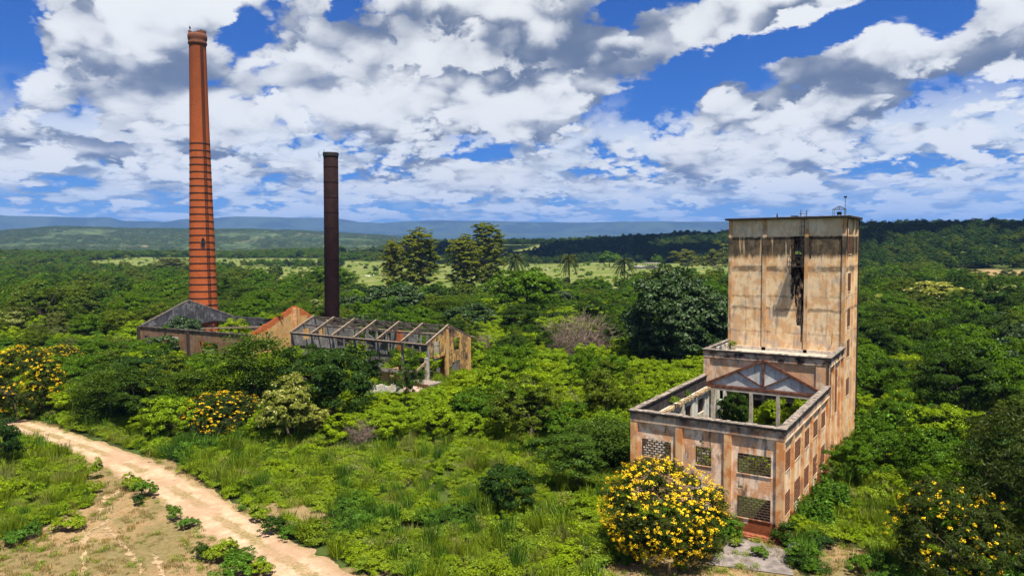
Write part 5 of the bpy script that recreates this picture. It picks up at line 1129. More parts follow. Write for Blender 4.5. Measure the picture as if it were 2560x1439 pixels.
TREES = [
('yellow',-6.6,-7.5,6.77,8.48,4.0,'huge rounded bush covered in yellow flowers against the tower building front wall',''),
('yellow',-62.2,-3.9,5.29,8.73,0.2,'yellow-flowering bush at the meadow edge left of the frame ruin',''),
('yellow',-95.1,-12.2,9.08,10.68,1.7,'largest yellow-flowering bush beside the bend of the dirt track',''),
('yellow',-124.4,6.4,4.97,7.82,1.4,'paler yellow-flowering bush behind the one beside the track bend',''),
('yellow',10.7,-2.0,6.74,6.95,4.6,'sparse dark bush with scattered yellow blooms, nearest the dark mango tree',''),
('bushdark',-20.2,-7.5,4.57,4.90,4.2,'small dark feathery tree alone in the meadow left of the big yellow bush',''),
('feather',-18.3,0.9,5.22,7.19,5.6,'wide dark green feathery bush behind the meadow, left of the tower building',''),
('olive',-29.8,12.2,7.16,8.95,0.5,'dark olive rounded tree between lime bushes and the meadow',''),
('umbrella',-66.9,3.9,11.23,12.28,2.6,'flat-topped layered dark tree in front of the red brick gable',''),
('dark',-54.5,5.7,10.36,11.59,0.2,'broad dark green tree in front of the frame ruin',''),
('dark',-88.4,2.4,7.56,9.88,1.4,'dark rounded tree in front of the brown ruin, nearest its left end',''),
('pale',-51.9,-2.7,7.80,6.24,3.2,'pale lime tree with white-edged leaves in front of the frame ruin',''),
('pale',-52.6,0.3,4.16,5.54,0.2,'small silvery green bush at the foot of the broad dark tree',''),
('feather',-49.6,14.0,9.30,3.87,1.2,'thin feathery tree standing before the low wing of the frame ruin',''),
('bigglossy',-31.2,63.9,16.99,20.11,4.1,'large dark glossy-leaved tree behind the tower building, left of the tower',''),
('glossy',-121.9,23.9,5.10,7.06,3.4,'silvery glossy bush against the brown ruin front wall',''),
('glossy',-141.5,41.8,5.75,10.21,1.4,'glossy bush growing inside the ruin by the black gable',''),
('glossy',-94.7,89.2,7.04,15.09,3.7,'dark glossy tree behind the frame ruin gable wall',''),
('glossy',-124.7,91.6,11.09,18.86,5.1,'glossy-leaved tree right of the steel stack',''),
('bigdark',-92.0,109.8,16.41,19.15,0.0,'tall dark green tree in the middle distance left of the leftmost standing palm',''),
('bigdark',-240.2,178.1,14.00,20.54,5.1,'dark round tree behind the steel stack',''),
('euc',-214.4,190.9,24.02,14.78,4.4,'leftmost of the tall feathery trees, the shortest of the group',''),
('euc',-198.8,191.6,29.22,21.64,2.1,'tall open-crowned tree second from the left in the feathery group',''),
('euc',-175.1,192.4,26.01,19.08,1.0,'tall tree with a bare straight trunk in the middle of the feathery group',''),
('euc',-181.0,217.3,32.15,22.43,6.0,'tallest of the feathery trees, rightmost of the group',''),
('palm',-205.1,280.3,16.55,13.42,2.1,'leftmost palm, half hidden by the tall dark green tree',''),
('palm',-169.0,276.1,16.01,9.69,0.6,'slender palm with a clear trunk in the pasture, middle of three',''),
('palm',-142.2,286.5,14.10,12.02,0.6,'rightmost palm, its fronds drooping over a thick trunk',''),
('round',-282.3,564.1,14.44,22.79,5.3,'round dark tree alone at the far side of the pasture',''),
('round',-252.6,608.2,10.96,11.74,3.8,'small bright round tree beside the unfinished concrete frame',''),
('greyg',-153.8,409.5,18.78,25.49,5.1,'grey-green airy tree in the pasture left of the tower',''),
('greyg',-119.8,369.8,20.35,21.55,4.6,'olive airy tree nearest the tower on its left',''),
('dry',-48.8,60.8,10.26,11.73,3.4,'leafless brown twiggy thicket in front of the dark glossy tree',''),
('dry',-68.4,57.5,5.44,5.44,6.1,'greyish bare bush right of the frame ruin gable wall',''),
('dry',-24.6,15.3,2.68,4.91,2.4,'dead reddish brown brush at the edge of the meadow',''),
('dry',-35.0,28.2,3.23,4.31,3.5,'small dead brush among the lime bushes',''),
('mango',16.4,6.0,10.12,10.54,5.2,'huge dark long-leaved tree at the picture edge nearest the camera',''),
('mango',14.6,28.0,5.78,7.71,3.9,'dark long-leaved tree behind the nearest one on the right edge',''),
('pale',1.8,177.6,10.67,21.35,5.4,'broad tree with a creamy flowering crown in the forest right of the tower',''),
('pale',13.9,172.6,10.10,15.95,3.6,'creamy flowering tree right of the broad one in the forest',''),
('pale',-13.5,170.3,6.82,12.50,4.4,'low creamy flowering tree beside the tower back corner',''),
('pale',-187.2,23.6,6.39,8.85,0.3,'pale straw-coloured bush beside the far bend of the track',''),
('olive',-193.3,33.9,13.12,15.75,1.4,'dark rounded tree beside the far sandy track',''),
('olive',-223.4,56.2,11.22,16.20,1.8,'dark tree second from the left edge beyond the sandy track',''),
('lime',-236.7,50.0,2.52,7.55,0.5,'low bright bush beside the far sandy track',''),
('bushdark',-69.5,-23.7,6.03,3.62,1.5,'dark twiggy tree at the left picture edge beside the dirt track',''),
('lime',-140.3,28.1,5.16,8.60,0.6,'lime bush at the left corner of the brown ruin',''),
('pale',-155.4,94.7,6.70,7.31,1.7,'bright yellow-green tree between the ruins and the steel stack',''),
('greyg',-517.8,267.4,15.67,34.48,4.0,'greyish bare-branched tree left of the brick chimney',''),
('lime',-8.4,32.3,3.71,4.76,2.3,'bright bush growing inside the roofless tower building, right of the inner columns',''),
('lime',-11.1,28.5,3.97,4.20,2.3,'bright bush growing inside the tower building, between the inner columns',''),
('lime',-3.0,21.5,6.30,4.20,1.3,'bright bush growing inside the middle block behind the right inner column',''),
('lime',-6.2,22.5,5.60,4.40,1.7,'bright bush growing inside the middle block between the inner columns',''),
('bushdark',-9.6,22.0,6.60,4.00,5.9,'dark bush inside the middle block behind the left inner column',''),
('lime',-9.2,11.0,3.60,4.20,4.1,'low bright bush on the floor inside the roofless front block',''),
('lime',-3.8,12.5,3.50,4.40,3.8,'low bright bush by the side wall inside the roofless front block',''),
('pale',-11.4,7.2,7.00,1.70,1.1,'thin pale plant climbing the inner wall of the front block',''),
('lime',-123.0,40.5,5.60,8.00,4.6,'green bush filling the brown ruin between its gables',''),
('lime',-112.0,38.5,5.00,8.50,1.0,'green bush inside the brown ruin beside the red brick gable',''),
('glossy',-127.5,32.0,7.40,9.00,2.4,'glossy bush inside the brown ruin against the black gable',''),
('glossy',-111.0,45.0,6.40,5.00,6.2,'small tree inside the brown ruin along its back wall',''),
('green',-117.0,32.5,4.20,5.50,4.0,'green bush just inside the brown ruin front wall behind its middle pilaster',''),
('lime',-72.0,38.5,4.40,6.50,3.5,'bright bush inside the frame ruin under the middle trusses',''),
('lime',-65.5,39.5,4.20,6.00,4.3,'bright bush inside the frame ruin behind the ochre gable wall',''),
('lime',-84.0,39.0,3.80,6.00,5.3,'bright bush inside the frame ruin near its left end',''),
('green',-104.0,52.0,6.00,7.00,4.9,'green bush directly behind the walled ruin and the steel stack',''),
('weed',1.5,4.5,2.60,3.20,1.4,'leafy bush at the foot of the tower building side wall, nearest the corner',''),
('weed',1.9,9.0,2.80,3.40,0.2,'leafy bush at the foot of the side wall beside the third bay',''),
('green',3.0,15.0,4.60,4.80,2.0,'green bush against the side wall where the front block ends',''),
('green',4.2,20.5,5.20,5.40,1.7,'green bush beside the middle block side wall',''),
('weed',3.3,26.5,6.00,4.60,1.3,'tall leafy bush at the foot of the tower side wall',''),
('green',4.5,33.0,5.80,5.50,5.9,'dense bush at the back corner of the tower',''),
('green',-3.1,58.0,4.70,5.71,4.3,'leftmost mid-green leafy tree in the thicket before the streaked concrete wall','mid-green leafy trees in the thicket before the streaked concrete wall'),
('green',-1.7,50.6,7.22,7.94,3.1,'second from left, mid-green leafy tree in the thicket before the streaked concrete wall','mid-green leafy trees in the thicket before the streaked concrete wall'),
('green',-0.1,61.0,6.13,6.88,2.5,'third from left, mid-green leafy tree in the thicket before the streaked concrete wall','mid-green leafy trees in the thicket before the streaked concrete wall'),
('green',4.6,48.3,5.68,6.22,0.9,'fourth from left, mid-green leafy tree in the thicket before the streaked concrete wall','mid-green leafy trees in the thicket before the streaked concrete wall'),
('green',9.5,69.7,8.62,9.30,4.6,'fifth from left, mid-green leafy tree in the thicket before the streaked concrete wall','mid-green leafy trees in the thicket before the streaked concrete wall'),
('green',10.0,58.9,5.99,7.37,2.0,'mid-green leafy tree in the thicket before the streaked concrete wall','mid-green leafy trees in the thicket before the streaked concrete wall'),
('green',11.0,53.0,9.95,10.82,5.9,'mid-green leafy tree in the thicket before the streaked concrete wall','mid-green leafy trees in the thicket before the streaked concrete wall'),
('green',16.3,58.0,7.21,8.93,1.4,'fourth from right, mid-green leafy tree in the thicket before the streaked concrete wall','mid-green leafy trees in the thicket before the streaked concrete wall'),
('green',17.5,52.2,5.04,5.19,4.5,'third from right, mid-green leafy tree in the thicket before the streaked concrete wall','mid-green leafy trees in the thicket before the streaked concrete wall'),
('green',18.2,61.9,4.12,4.75,5.7,'second from right, mid-green leafy tree in the thicket before the streaked concrete wall','mid-green leafy trees in the thicket before the streaked concrete wall'),
('green',20.3,72.3,5.79,6.73,4.6,'rightmost mid-green leafy tree in the thicket before the streaked concrete wall','mid-green leafy trees in the thicket before the streaked concrete wall'),
('dark',13.6,14.5,6.50,6.22,4.2,'leftmost dark green dense tree in the thicket nearest the mango tree',''),
('dark',19.0,21.3,9.21,8.78,1.2,'rightmost dark green dense tree in the thicket nearest the mango tree',''),
('dark',1.0,54.9,6.48,6.89,0.5,'leftmost dark green dense tree in the thicket before the streaked concrete wall',''),
('dark',9.6,46.0,9.03,9.65,4.7,'middle dark green dense tree in the thicket before the streaked concrete wall',''),
('dark',17.8,76.8,4.90,4.89,3.7,'rightmost dark green dense tree in the thicket before the streaked concrete wall',''),
('green',9.0,15.8,6.15,6.37,2.7,'leftmost mid-green leafy tree in the thicket nearest the mango tree',''),
('green',10.0,8.8,5.36,6.02,4.6,'middle mid-green leafy tree in the thicket nearest the mango tree',''),
('green',11.1,5.4,4.53,5.41,4.5,'rightmost mid-green leafy tree in the thicket nearest the mango tree',''),
('umbrella',-18.6,8.8,5.08,9.03,4.9,'flat-topped spreading tree in the lime thicket above the meadow',''),
('umbrella',-85.4,-6.8,5.33,6.04,0.0,'leftmost flat-topped spreading tree beside the dirt track bend left of the ruins',''),
('umbrella',-79.1,-8.4,7.32,8.98,2.9,'middle flat-topped spreading tree beside the dirt track bend left of the ruins',''),
('umbrella',-98.5,4.1,5.14,6.52,5.4,'rightmost flat-topped spreading tree beside the dirt track bend left of the ruins',''),
('olive',-30.8,16.2,3.98,3.80,4.2,'leftmost olive green rounded tree in the lime thicket above the meadow',''),
('olive',-25.0,20.8,7.82,7.24,2.1,'rightmost olive green rounded tree in the lime thicket above the meadow',''),
('green',-4.2,72.7,6.81,8.44,1.8,'leftmost mid-green leafy tree in the forest by the tower back corner','mid-green leafy trees in the forest by the tower back corner'),
('green',-6.0,95.4,6.17,7.20,4.7,'second from left, mid-green leafy tree in the forest by the tower back corner','mid-green leafy trees in the forest by the tower back corner'),
('green',-4.1,133.5,7.31,10.50,6.0,'third from left, mid-green leafy tree in the forest by the tower back corner','mid-green leafy trees in the forest by the tower back corner'),
('green',1.1,82.3,5.94,6.87,4.3,'fourth from left, mid-green leafy tree in the forest by the tower back corner','mid-green leafy trees in the forest by the tower back corner'),
('green',1.0,86.9,5.61,6.34,1.7,'fifth from left, mid-green leafy tree in the forest by the tower back corner','mid-green leafy trees in the forest by the tower back corner'),
('green',0.4,138.2,6.67,8.79,0.6,'mid-green leafy tree in the forest by the tower back corner','mid-green leafy trees in the forest by the tower back corner'),
('green',1.5,120.6,7.88,10.02,6.0,'mid-green leafy tree in the forest by the tower back corner','mid-green leafy trees in the forest by the tower back corner'),
('green',3.3,102.4,9.36,9.94,1.2,'mid-green leafy tree in the forest by the tower back corner','mid-green leafy trees in the forest by the tower back corner'),
('green',5.1,84.9,5.68,6.32,5.2,'mid-green leafy tree in the forest by the tower back corner','mid-green leafy trees in the forest by the tower back corner'),
('green',8.6,105.2,6.84,7.75,4.9,'mid-green leafy tree in the forest by the tower back corner','mid-green leafy trees in the forest by the tower back corner'),
('green',10.0,82.4,8.76,10.71,5.3,'mid-green leafy tree in the forest by the tower back corner','mid-green leafy trees in the forest by the tower back corner'),
('green',10.7,144.6,8.56,11.56,5.1,'mid-green leafy tree in the forest by the tower back corner','mid-green leafy trees in the forest by the tower back corner'),
('green',15.1,88.2,6.13,6.91,2.6,'mid-green leafy tree in the forest by the tower back corner','mid-green leafy trees in the forest by the tower back corner'),
('green',17.0,121.8,6.04,7.06,3.5,'fourth from right, mid-green leafy tree in the forest by the tower back corner','mid-green leafy trees in the forest by the tower back corner'),
('green',19.5,136.1,8.18,10.24,4.8,'third from right, mid-green leafy tree in the forest by the tower back corner','mid-green leafy trees in the forest by the tower back corner'),
('green',18.1,84.3,6.52,7.36,3.4,'second from right, mid-green leafy tree in the forest by the tower back corner','mid-green leafy trees in the forest by the tower back corner'),
('green',22.4,117.9,6.07,7.25,2.6,'rightmost mid-green leafy tree in the forest by the tower back corner','mid-green leafy trees in the forest by the tower back corner'),
('dark',-7.0,88.3,7.31,7.11,6.1,'leftmost dark green dense tree in the forest by the tower back corner',''),
('dark',-4.3,80.3,9.44,10.95,4.4,'second from left, dark green dense tree in the forest by the tower back corner',''),
('dark',5.6,90.9,7.36,7.70,3.0,'third from left, dark green dense tree in the forest by the tower back corner',''),
('dark',8.7,75.8,7.59,7.86,0.9,'fourth from left, dark green dense tree in the forest by the tower back corner',''),
('dark',11.6,100.1,9.76,9.37,2.6,'fifth from left, dark green dense tree in the forest by the tower back corner',''),
('dark',18.6,148.9,7.97,8.80,2.1,'sixth from left, dark green dense tree in the forest by the tower back corner',''),
('dark',25.1,150.5,10.65,12.40,1.8,'rightmost dark green dense tree in the forest by the tower back corner',''),
('umbrella',-72.8,-1.5,7.00,8.28,0.8,'flat-topped spreading tree before the brown ruin above the track',''),
('green',-44.0,29.0,8.00,8.37,5.6,'leftmost mid-green leafy tree around the brown twiggy thicket',''),
('green',-37.2,40.5,6.23,7.11,4.4,'middle mid-green leafy tree around the brown twiggy thicket',''),
('green',-32.6,36.9,6.55,7.17,3.6,'rightmost mid-green leafy tree around the brown twiggy thicket',''),
('dark',-73.6,-7.6,6.77,7.20,0.8,'dark green dense tree before the brown ruin above the track',''),
('weed',6.9,23.3,3.80,3.70,0.6,'leftmost tall broad-leaved weed bush in the thicket nearest the mango tree',''),
('weed',10.7,22.6,3.94,4.13,3.3,'second from left, tall broad-leaved weed bush in the thicket nearest the mango tree',''),
('weed',11.6,18.6,3.22,3.77,1.2,'third from left, tall broad-leaved weed bush in the thicket nearest the mango tree',''),
('weed',13.6,10.4,3.64,4.05,5.3,'fourth from left, tall broad-leaved weed bush in the thicket nearest the mango tree',''),
('weed',13.9,22.8,3.94,3.92,3.2,'fifth from left, tall broad-leaved weed bush in the thicket nearest the mango tree',''),
('weed',13.7,-4.4,3.29,3.44,0.9,'sixth from left, tall broad-leaved weed bush in the thicket nearest the mango tree',''),
('weed',16.4,10.2,2.40,2.84,1.4,'rightmost tall broad-leaved weed bush in the thicket nearest the mango tree',''),
('umbrella',-38.5,74.0,9.96,10.74,4.1,'leftmost flat-topped spreading tree beyond the big glossy tree left of the tower',''),
('umbrella',-34.8,95.6,6.17,7.91,5.7,'second from left, flat-topped spreading tree beyond the big glossy tree left of the tower',''),
('umbrella',-28.8,78.0,7.83,8.67,0.1,'third from left, flat-topped spreading tree beyond the big glossy tree left of the tower',''),
('umbrella',-25.7,83.6,10.07,11.14,2.0,'fourth from left, flat-topped spreading tree beyond the big glossy tree left of the tower',''),
('umbrella',-19.7,128.8,7.39,9.98,4.3,'fifth from left, flat-topped spreading tree beyond the big glossy tree left of the tower',''),
('umbrella',-12.4,111.5,6.40,8.19,1.0,'rightmost flat-topped spreading tree beyond the big glossy tree left of the tower',''),
('glossy',0.1,66.8,5.39,5.63,0.4,'leftmost glossy dark-leaved tree in the thicket before the streaked concrete wall',''),
('glossy',14.0,65.7,7.84,7.27,3.5,'rightmost glossy dark-leaved tree in the thicket before the streaked concrete wall',''),
('green',-19.4,76.2,8.94,9.44,4.6,'leftmost mid-green leafy tree below the big glossy tree left of the tower','mid-green leafy trees below the big glossy tree left of the tower'),
('green',-16.2,65.3,7.29,8.54,3.8,'second from left, mid-green leafy tree below the big glossy tree left of the tower','mid-green leafy trees below the big glossy tree left of the tower'),
('green',-12.3,49.3,6.93,8.32,5.4,'third from left, mid-green leafy tree below the big glossy tree left of the tower','mid-green leafy trees below the big glossy tree left of the tower'),
('green',-13.7,59.6,4.90,5.86,4.3,'fourth from left, mid-green leafy tree below the big glossy tree left of the tower','mid-green leafy trees below the big glossy tree left of the tower'),
('green',-11.3,55.9,4.40,5.34,2.8,'fifth from left, mid-green leafy tree below the big glossy tree left of the tower','mid-green leafy trees below the big glossy tree left of the tower'),
('green',-11.0,63.2,6.89,7.17,6.0,'mid-green leafy tree below the big glossy tree left of the tower','mid-green leafy trees below the big glossy tree left of the tower'),
('green',-7.9,54.0,5.19,6.12,3.0,'mid-green leafy tree below the big glossy tree left of the tower','mid-green leafy trees below the big glossy tree left of the tower'),
('green',-11.0,70.9,5.74,6.34,3.7,'mid-green leafy tree below the big glossy tree left of the tower','mid-green leafy trees below the big glossy tree left of the tower'),
('green',-8.4,58.2,4.88,6.15,0.7,'fourth from right, mid-green leafy tree below the big glossy tree left of the tower','mid-green leafy trees below the big glossy tree left of the tower'),
('green',-10.7,77.5,8.27,8.44,2.9,'third from right, mid-green leafy tree below the big glossy tree left of the tower','mid-green leafy trees below the big glossy tree left of the tower'),
('green',-7.5,68.0,6.73,7.78,3.5,'second from right, mid-green leafy tree below the big glossy tree left of the tower','mid-green leafy trees below the big glossy tree left of the tower'),
('green',-5.7,61.2,5.90,6.24,3.1,'rightmost mid-green leafy tree below the big glossy tree left of the tower','mid-green leafy trees below the big glossy tree left of the tower'),
('olive',-82.1,2.2,6.95,7.73,5.6,'olive green rounded tree before the brown ruin above the track',''),
('lime',4.4,44.2,3.92,5.98,5.0,'leftmost bright lime leafy bush in the thicket before the streaked concrete wall',''),
('lime',4.3,69.3,4.70,6.53,0.3,'second from left, bright lime leafy bush in the thicket before the streaked concrete wall',''),
('lime',8.4,31.5,4.78,6.19,3.1,'third from left, bright lime leafy bush in the thicket before the streaked concrete wall',''),
('lime',9.1,64.6,4.25,5.88,2.8,'fourth from left, bright lime leafy bush in the thicket before the streaked concrete wall',''),
('lime',13.8,76.3,5.27,7.64,2.5,'fifth from left, bright lime leafy bush in the thicket before the streaked concrete wall',''),
('lime',15.2,70.8,5.14,7.02,0.7,'sixth from left, bright lime leafy bush in the thicket before the streaked concrete wall',''),
('lime',19.4,68.2,4.48,5.80,2.1,'rightmost bright lime leafy bush in the thicket before the streaked concrete wall',''),
('olive',0.1,108.7,6.80,6.91,1.0,'leftmost olive green rounded tree in the forest by the tower back corner',''),
('olive',4.4,97.0,7.33,7.13,3.9,'second from left, olive green rounded tree in the forest by the tower back corner',''),
('olive',3.6,113.4,9.21,9.78,0.2,'third from left, olive green rounded tree in the forest by the tower back corner',''),
('olive',18.9,105.3,9.15,9.48,2.4,'rightmost olive green rounded tree in the forest by the tower back corner',''),
('green',-37.7,12.8,5.34,6.79,4.6,'leftmost mid-green leafy tree in the lime thicket above the meadow',''),
('green',-35.9,16.9,5.26,6.16,0.4,'middle mid-green leafy tree in the lime thicket above the meadow',''),
('green',-25.4,11.3,5.37,5.51,4.7,'rightmost mid-green leafy tree in the lime thicket above the meadow',''),
('dark',7.1,191.2,11.84,13.40,2.1,'leftmost dark green dense tree on the rising forest slope right of the tower',''),
('dark',9.3,201.1,10.08,11.43,4.5,'second from left, dark green dense tree on the rising forest slope right of the tower',''),
('dark',13.5,153.2,11.24,12.45,3.1,'third from left, dark green dense tree on the rising forest slope right of the tower',''),
('dark',19.0,183.3,10.22,11.14,2.2,'fourth from left, dark green dense tree on the rising forest slope right of the tower',''),
('dark',19.4,160.6,9.29,12.47,0.4,'rightmost dark green dense tree on the rising forest slope right of the tower',''),
('lime',-35.8,9.5,3.27,4.07,3.4,'leftmost bright lime leafy bush in the lime thicket above the meadow',''),
('lime',-42.1,18.9,3.66,4.76,0.8,'second from left, bright lime leafy bush in the lime thicket above the meadow',''),
('lime',-39.7,16.4,3.40,4.71,4.2,'third from left, bright lime leafy bush in the lime thicket above the meadow',''),
('lime',-41.5,23.2,5.09,7.32,0.8,'fourth from left, bright lime leafy bush in the lime thicket above the meadow',''),
('lime',-35.8,20.4,3.51,4.67,2.6,'fifth from left, bright lime leafy bush in the lime thicket above the meadow',''),
('lime',-38.8,27.3,5.16,7.10,0.1,'sixth from left, bright lime leafy bush in the lime thicket above the meadow',''),
('lime',-31.9,21.1,4.40,5.49,0.7,'seventh from left, bright lime leafy bush in the lime thicket above the meadow',''),
('lime',-27.7,17.1,3.68,5.44,3.9,'eighth from left, bright lime leafy bush in the lime thicket above the meadow',''),
('lime',-21.3,13.7,4.26,5.94,6.0,'rightmost bright lime leafy bush in the lime thicket above the meadow',''),
('glossy',11.0,93.9,6.61,7.10,0.7,'leftmost glossy dark-leaved tree in the forest by the tower back corner',''),
('glossy',16.4,114.5,8.04,8.70,5.5,'second from left, glossy dark-leaved tree in the forest by the tower back corner',''),
('glossy',18.5,99.2,8.52,8.03,0.3,'third from left, glossy dark-leaved tree in the forest by the tower back corner',''),
('glossy',18.4,91.5,7.55,6.92,0.3,'rightmost glossy dark-leaved tree in the forest by the tower back corner',''),
('green',-112.9,-9.6,5.15,6.47,1.4,'leftmost mid-green leafy tree beside the dirt track bend left of the ruins',''),
('green',-123.0,-3.0,4.62,8.77,3.8,'second from left, mid-green leafy tree beside the dirt track bend left of the ruins',''),
('green',-109.0,-1.0,5.44,7.18,0.6,'third from left, mid-green leafy tree beside the dirt track bend left of the ruins',''),
('green',-101.2,-1.2,6.09,8.17,5.5,'rightmost mid-green leafy tree beside the dirt track bend left of the ruins',''),
('umbrella',-5.1,115.5,6.57,9.58,1.9,'leftmost flat-topped spreading tree in the forest by the tower back corner',''),
('umbrella',-6.2,126.8,8.54,11.51,4.1,'middle flat-topped spreading tree in the forest by the tower back corner',''),
('umbrella',24.0,141.3,9.40,11.34,0.5,'rightmost flat-topped spreading tree in the forest by the tower back corner',''),
('green',-70.3,-5.5,4.52,4.69,3.0,'leftmost mid-green leafy tree before the brown ruin above the track',''),
('green',-90.0,10.8,5.51,9.17,4.4,'second from left, mid-green leafy tree before the brown ruin above the track',''),
('green',-66.4,-2.1,3.87,4.74,3.4,'third from left, mid-green leafy tree before the brown ruin above the track',''),
('green',-58.7,-1.0,3.93,4.01,3.1,'rightmost mid-green leafy tree before the brown ruin above the track',''),
('lime',-79.9,-1.8,4.43,5.85,4.2,'leftmost bright lime leafy bush before the brown ruin above the track',''),
('lime',-66.5,-8.1,4.72,5.90,1.5,'second from left, bright lime leafy bush before the brown ruin above the track',''),
('lime',-73.6,10.4,5.39,7.14,3.5,'third from left, bright lime leafy bush before the brown ruin above the track',''),
('lime',-55.5,-2.5,4.27,5.36,3.2,'rightmost bright lime leafy bush before the brown ruin above the track',''),
('dark',-74.5,80.4,9.50,10.95,1.4,'leftmost dark green dense tree in the woods before the pasture and palms',''),
('dark',-70.6,89.2,6.80,8.88,5.5,'middle dark green dense tree in the woods before the pasture and palms',''),
('dark',-70.5,107.2,8.06,9.09,3.0,'rightmost dark green dense tree in the woods before the pasture and palms',''),
('green',-134.0,68.3,7.59,9.73,3.0,'leftmost mid-green leafy tree between steel stack and tall feathery trees',''),
('green',-116.9,76.1,8.60,10.84,5.0,'second from left, mid-green leafy tree between steel stack and tall feathery trees',''),
('green',-93.8,61.2,8.99,10.72,1.7,'third from left, mid-green leafy tree between steel stack and tall feathery trees',''),
('green',-86.6,60.3,7.11,8.82,1.4,'rightmost mid-green leafy tree between steel stack and tall feathery trees',''),
('dark',-86.4,48.7,8.95,8.78,0.7,'dark green dense tree close behind the frame ruin',''),
('olive',5.2,64.0,5.27,6.04,5.3,'leftmost olive green rounded tree in the thicket before the streaked concrete wall',''),
('olive',8.8,35.1,4.48,5.10,5.5,'middle olive green rounded tree in the thicket before the streaked concrete wall',''),
('olive',16.1,42.7,4.92,4.68,1.1,'rightmost olive green rounded tree in the thicket before the streaked concrete wall',''),
('dark',-58.2,52.5,6.46,7.10,3.5,'leftmost dark green dense tree around the brown twiggy thicket',''),
('dark',-46.2,66.9,8.26,8.23,4.2,'rightmost dark green dense tree around the brown twiggy thicket',''),
('dry',14.2,18.9,3.56,3.81,0.7,'leafless twiggy brown bush in the thicket nearest the mango tree',''),
('glossy',-49.8,105.3,7.59,8.84,5.2,'leftmost glossy dark-leaved tree beyond the big glossy tree left of the tower',''),
('glossy',-42.4,118.7,9.90,10.93,0.2,'second from left, glossy dark-leaved tree beyond the big glossy tree left of the tower',''),
('glossy',-46.1,167.5,10.22,10.91,1.2,'third from left, glossy dark-leaved tree beyond the big glossy tree left of the tower',''),
('glossy',-16.6,84.2,6.41,6.18,3.7,'rightmost glossy dark-leaved tree beyond the big glossy tree left of the tower',''),
('lime',-21.4,38.0,4.73,6.85,1.0,'leftmost bright lime leafy bush below the big glossy tree left of the tower',''),
('lime',-23.4,60.0,4.72,5.91,3.7,'middle bright lime leafy bush below the big glossy tree left of the tower',''),
('lime',-16.9,48.1,4.59,6.33,3.6,'rightmost bright lime leafy bush below the big glossy tree left of the tower',''),
('lime',-26.1,27.8,4.66,6.08,1.2,'leftmost bright lime leafy bush tight against the tower building left side',''),
('lime',-18.2,15.1,2.88,4.17,1.2,'middle bright lime leafy bush tight against the tower building left side',''),
('lime',-25.3,31.8,3.73,5.27,3.8,'rightmost bright lime leafy bush tight against the tower building left side',''),
('weed',7.6,38.0,4.57,4.76,2.2,'leftmost tall broad-leaved weed bush in the thicket before the streaked concrete wall',''),
('weed',9.7,26.7,3.97,3.94,2.4,'second from left, tall broad-leaved weed bush in the thicket before the streaked concrete wall',''),
('weed',13.0,34.0,3.80,4.47,1.4,'third from left, tall broad-leaved weed bush in the thicket before the streaked concrete wall',''),
('weed',16.1,39.8,4.18,4.18,3.3,'fourth from left, tall broad-leaved weed bush in the thicket before the streaked concrete wall',''),
('weed',17.2,36.5,3.39,3.59,3.2,'rightmost tall broad-leaved weed bush in the thicket before the streaked concrete wall',''),
('green',-106.9,11.3,5.77,7.07,0.0,'leftmost mid-green leafy tree close around the brown walled ruin',''),
('green',-112.6,15.1,5.84,8.93,2.7,'middle mid-green leafy tree close around the brown walled ruin',''),
('green',-103.5,14.6,4.05,8.04,4.0,'rightmost mid-green leafy tree close around the brown walled ruin',''),
('olive',-109.1,-8.4,5.30,5.60,5.5,'leftmost olive green rounded tree beside the dirt track bend left of the ruins',''),
('olive',-113.6,-3.7,5.40,7.40,3.6,'second from left, olive green rounded tree beside the dirt track bend left of the ruins',''),
('olive',-108.6,7.3,5.78,5.62,1.6,'third from left, olive green rounded tree beside the dirt track bend left of the ruins',''),
('olive',-87.3,-3.8,4.52,4.82,3.9,'rightmost olive green rounded tree beside the dirt track bend left of the ruins',''),
('green',-60.4,103.4,6.89,8.98,4.6,'leftmost mid-green leafy tree beyond the big glossy tree left of the tower','mid-green leafy trees beyond the big glossy tree left of the tower'),
('green',-52.6,88.0,6.28,8.35,3.5,'second from left, mid-green leafy tree beyond the big glossy tree left of the tower','mid-green leafy trees beyond the big glossy tree left of the tower'),
('green',-48.8,96.7,6.69,8.39,6.2,'third from left, mid-green leafy tree beyond the big glossy tree left of the tower','mid-green leafy trees beyond the big glossy tree left of the tower'),
('green',-42.4,94.1,7.99,9.46,4.6,'fourth from left, mid-green leafy tree beyond the big glossy tree left of the tower','mid-green leafy trees beyond the big glossy tree left of the tower'),
('green',-50.2,127.3,9.21,10.97,6.1,'fifth from left, mid-green leafy tree beyond the big glossy tree left of the tower','mid-green leafy trees beyond the big glossy tree left of the tower'),
('green',-41.8,148.6,8.55,10.56,3.0,'mid-green leafy tree beyond the big glossy tree left of the tower','mid-green leafy trees beyond the big glossy tree left of the tower'),
('green',-28.5,104.1,6.99,8.51,0.2,'mid-green leafy tree beyond the big glossy tree left of the tower','mid-green leafy trees beyond the big glossy tree left of the tower'),
('green',-22.1,107.1,6.83,8.20,2.7,'mid-green leafy tree beyond the big glossy tree left of the tower','mid-green leafy trees beyond the big glossy tree left of the tower'),
('green',-28.3,138.5,8.05,10.87,5.4,'fourth from right, mid-green leafy tree beyond the big glossy tree left of the tower','mid-green leafy trees beyond the big glossy tree left of the tower'),
('green',-27.0,181.5,9.25,10.96,2.3,'third from right, mid-green leafy tree beyond the big glossy tree left of the tower','mid-green leafy trees beyond the big glossy tree left of the tower'),
('green',-13.9,124.6,7.63,10.30,0.7,'second from right, mid-green leafy tree beyond the big glossy tree left of the tower','mid-green leafy trees beyond the big glossy tree left of the tower'),
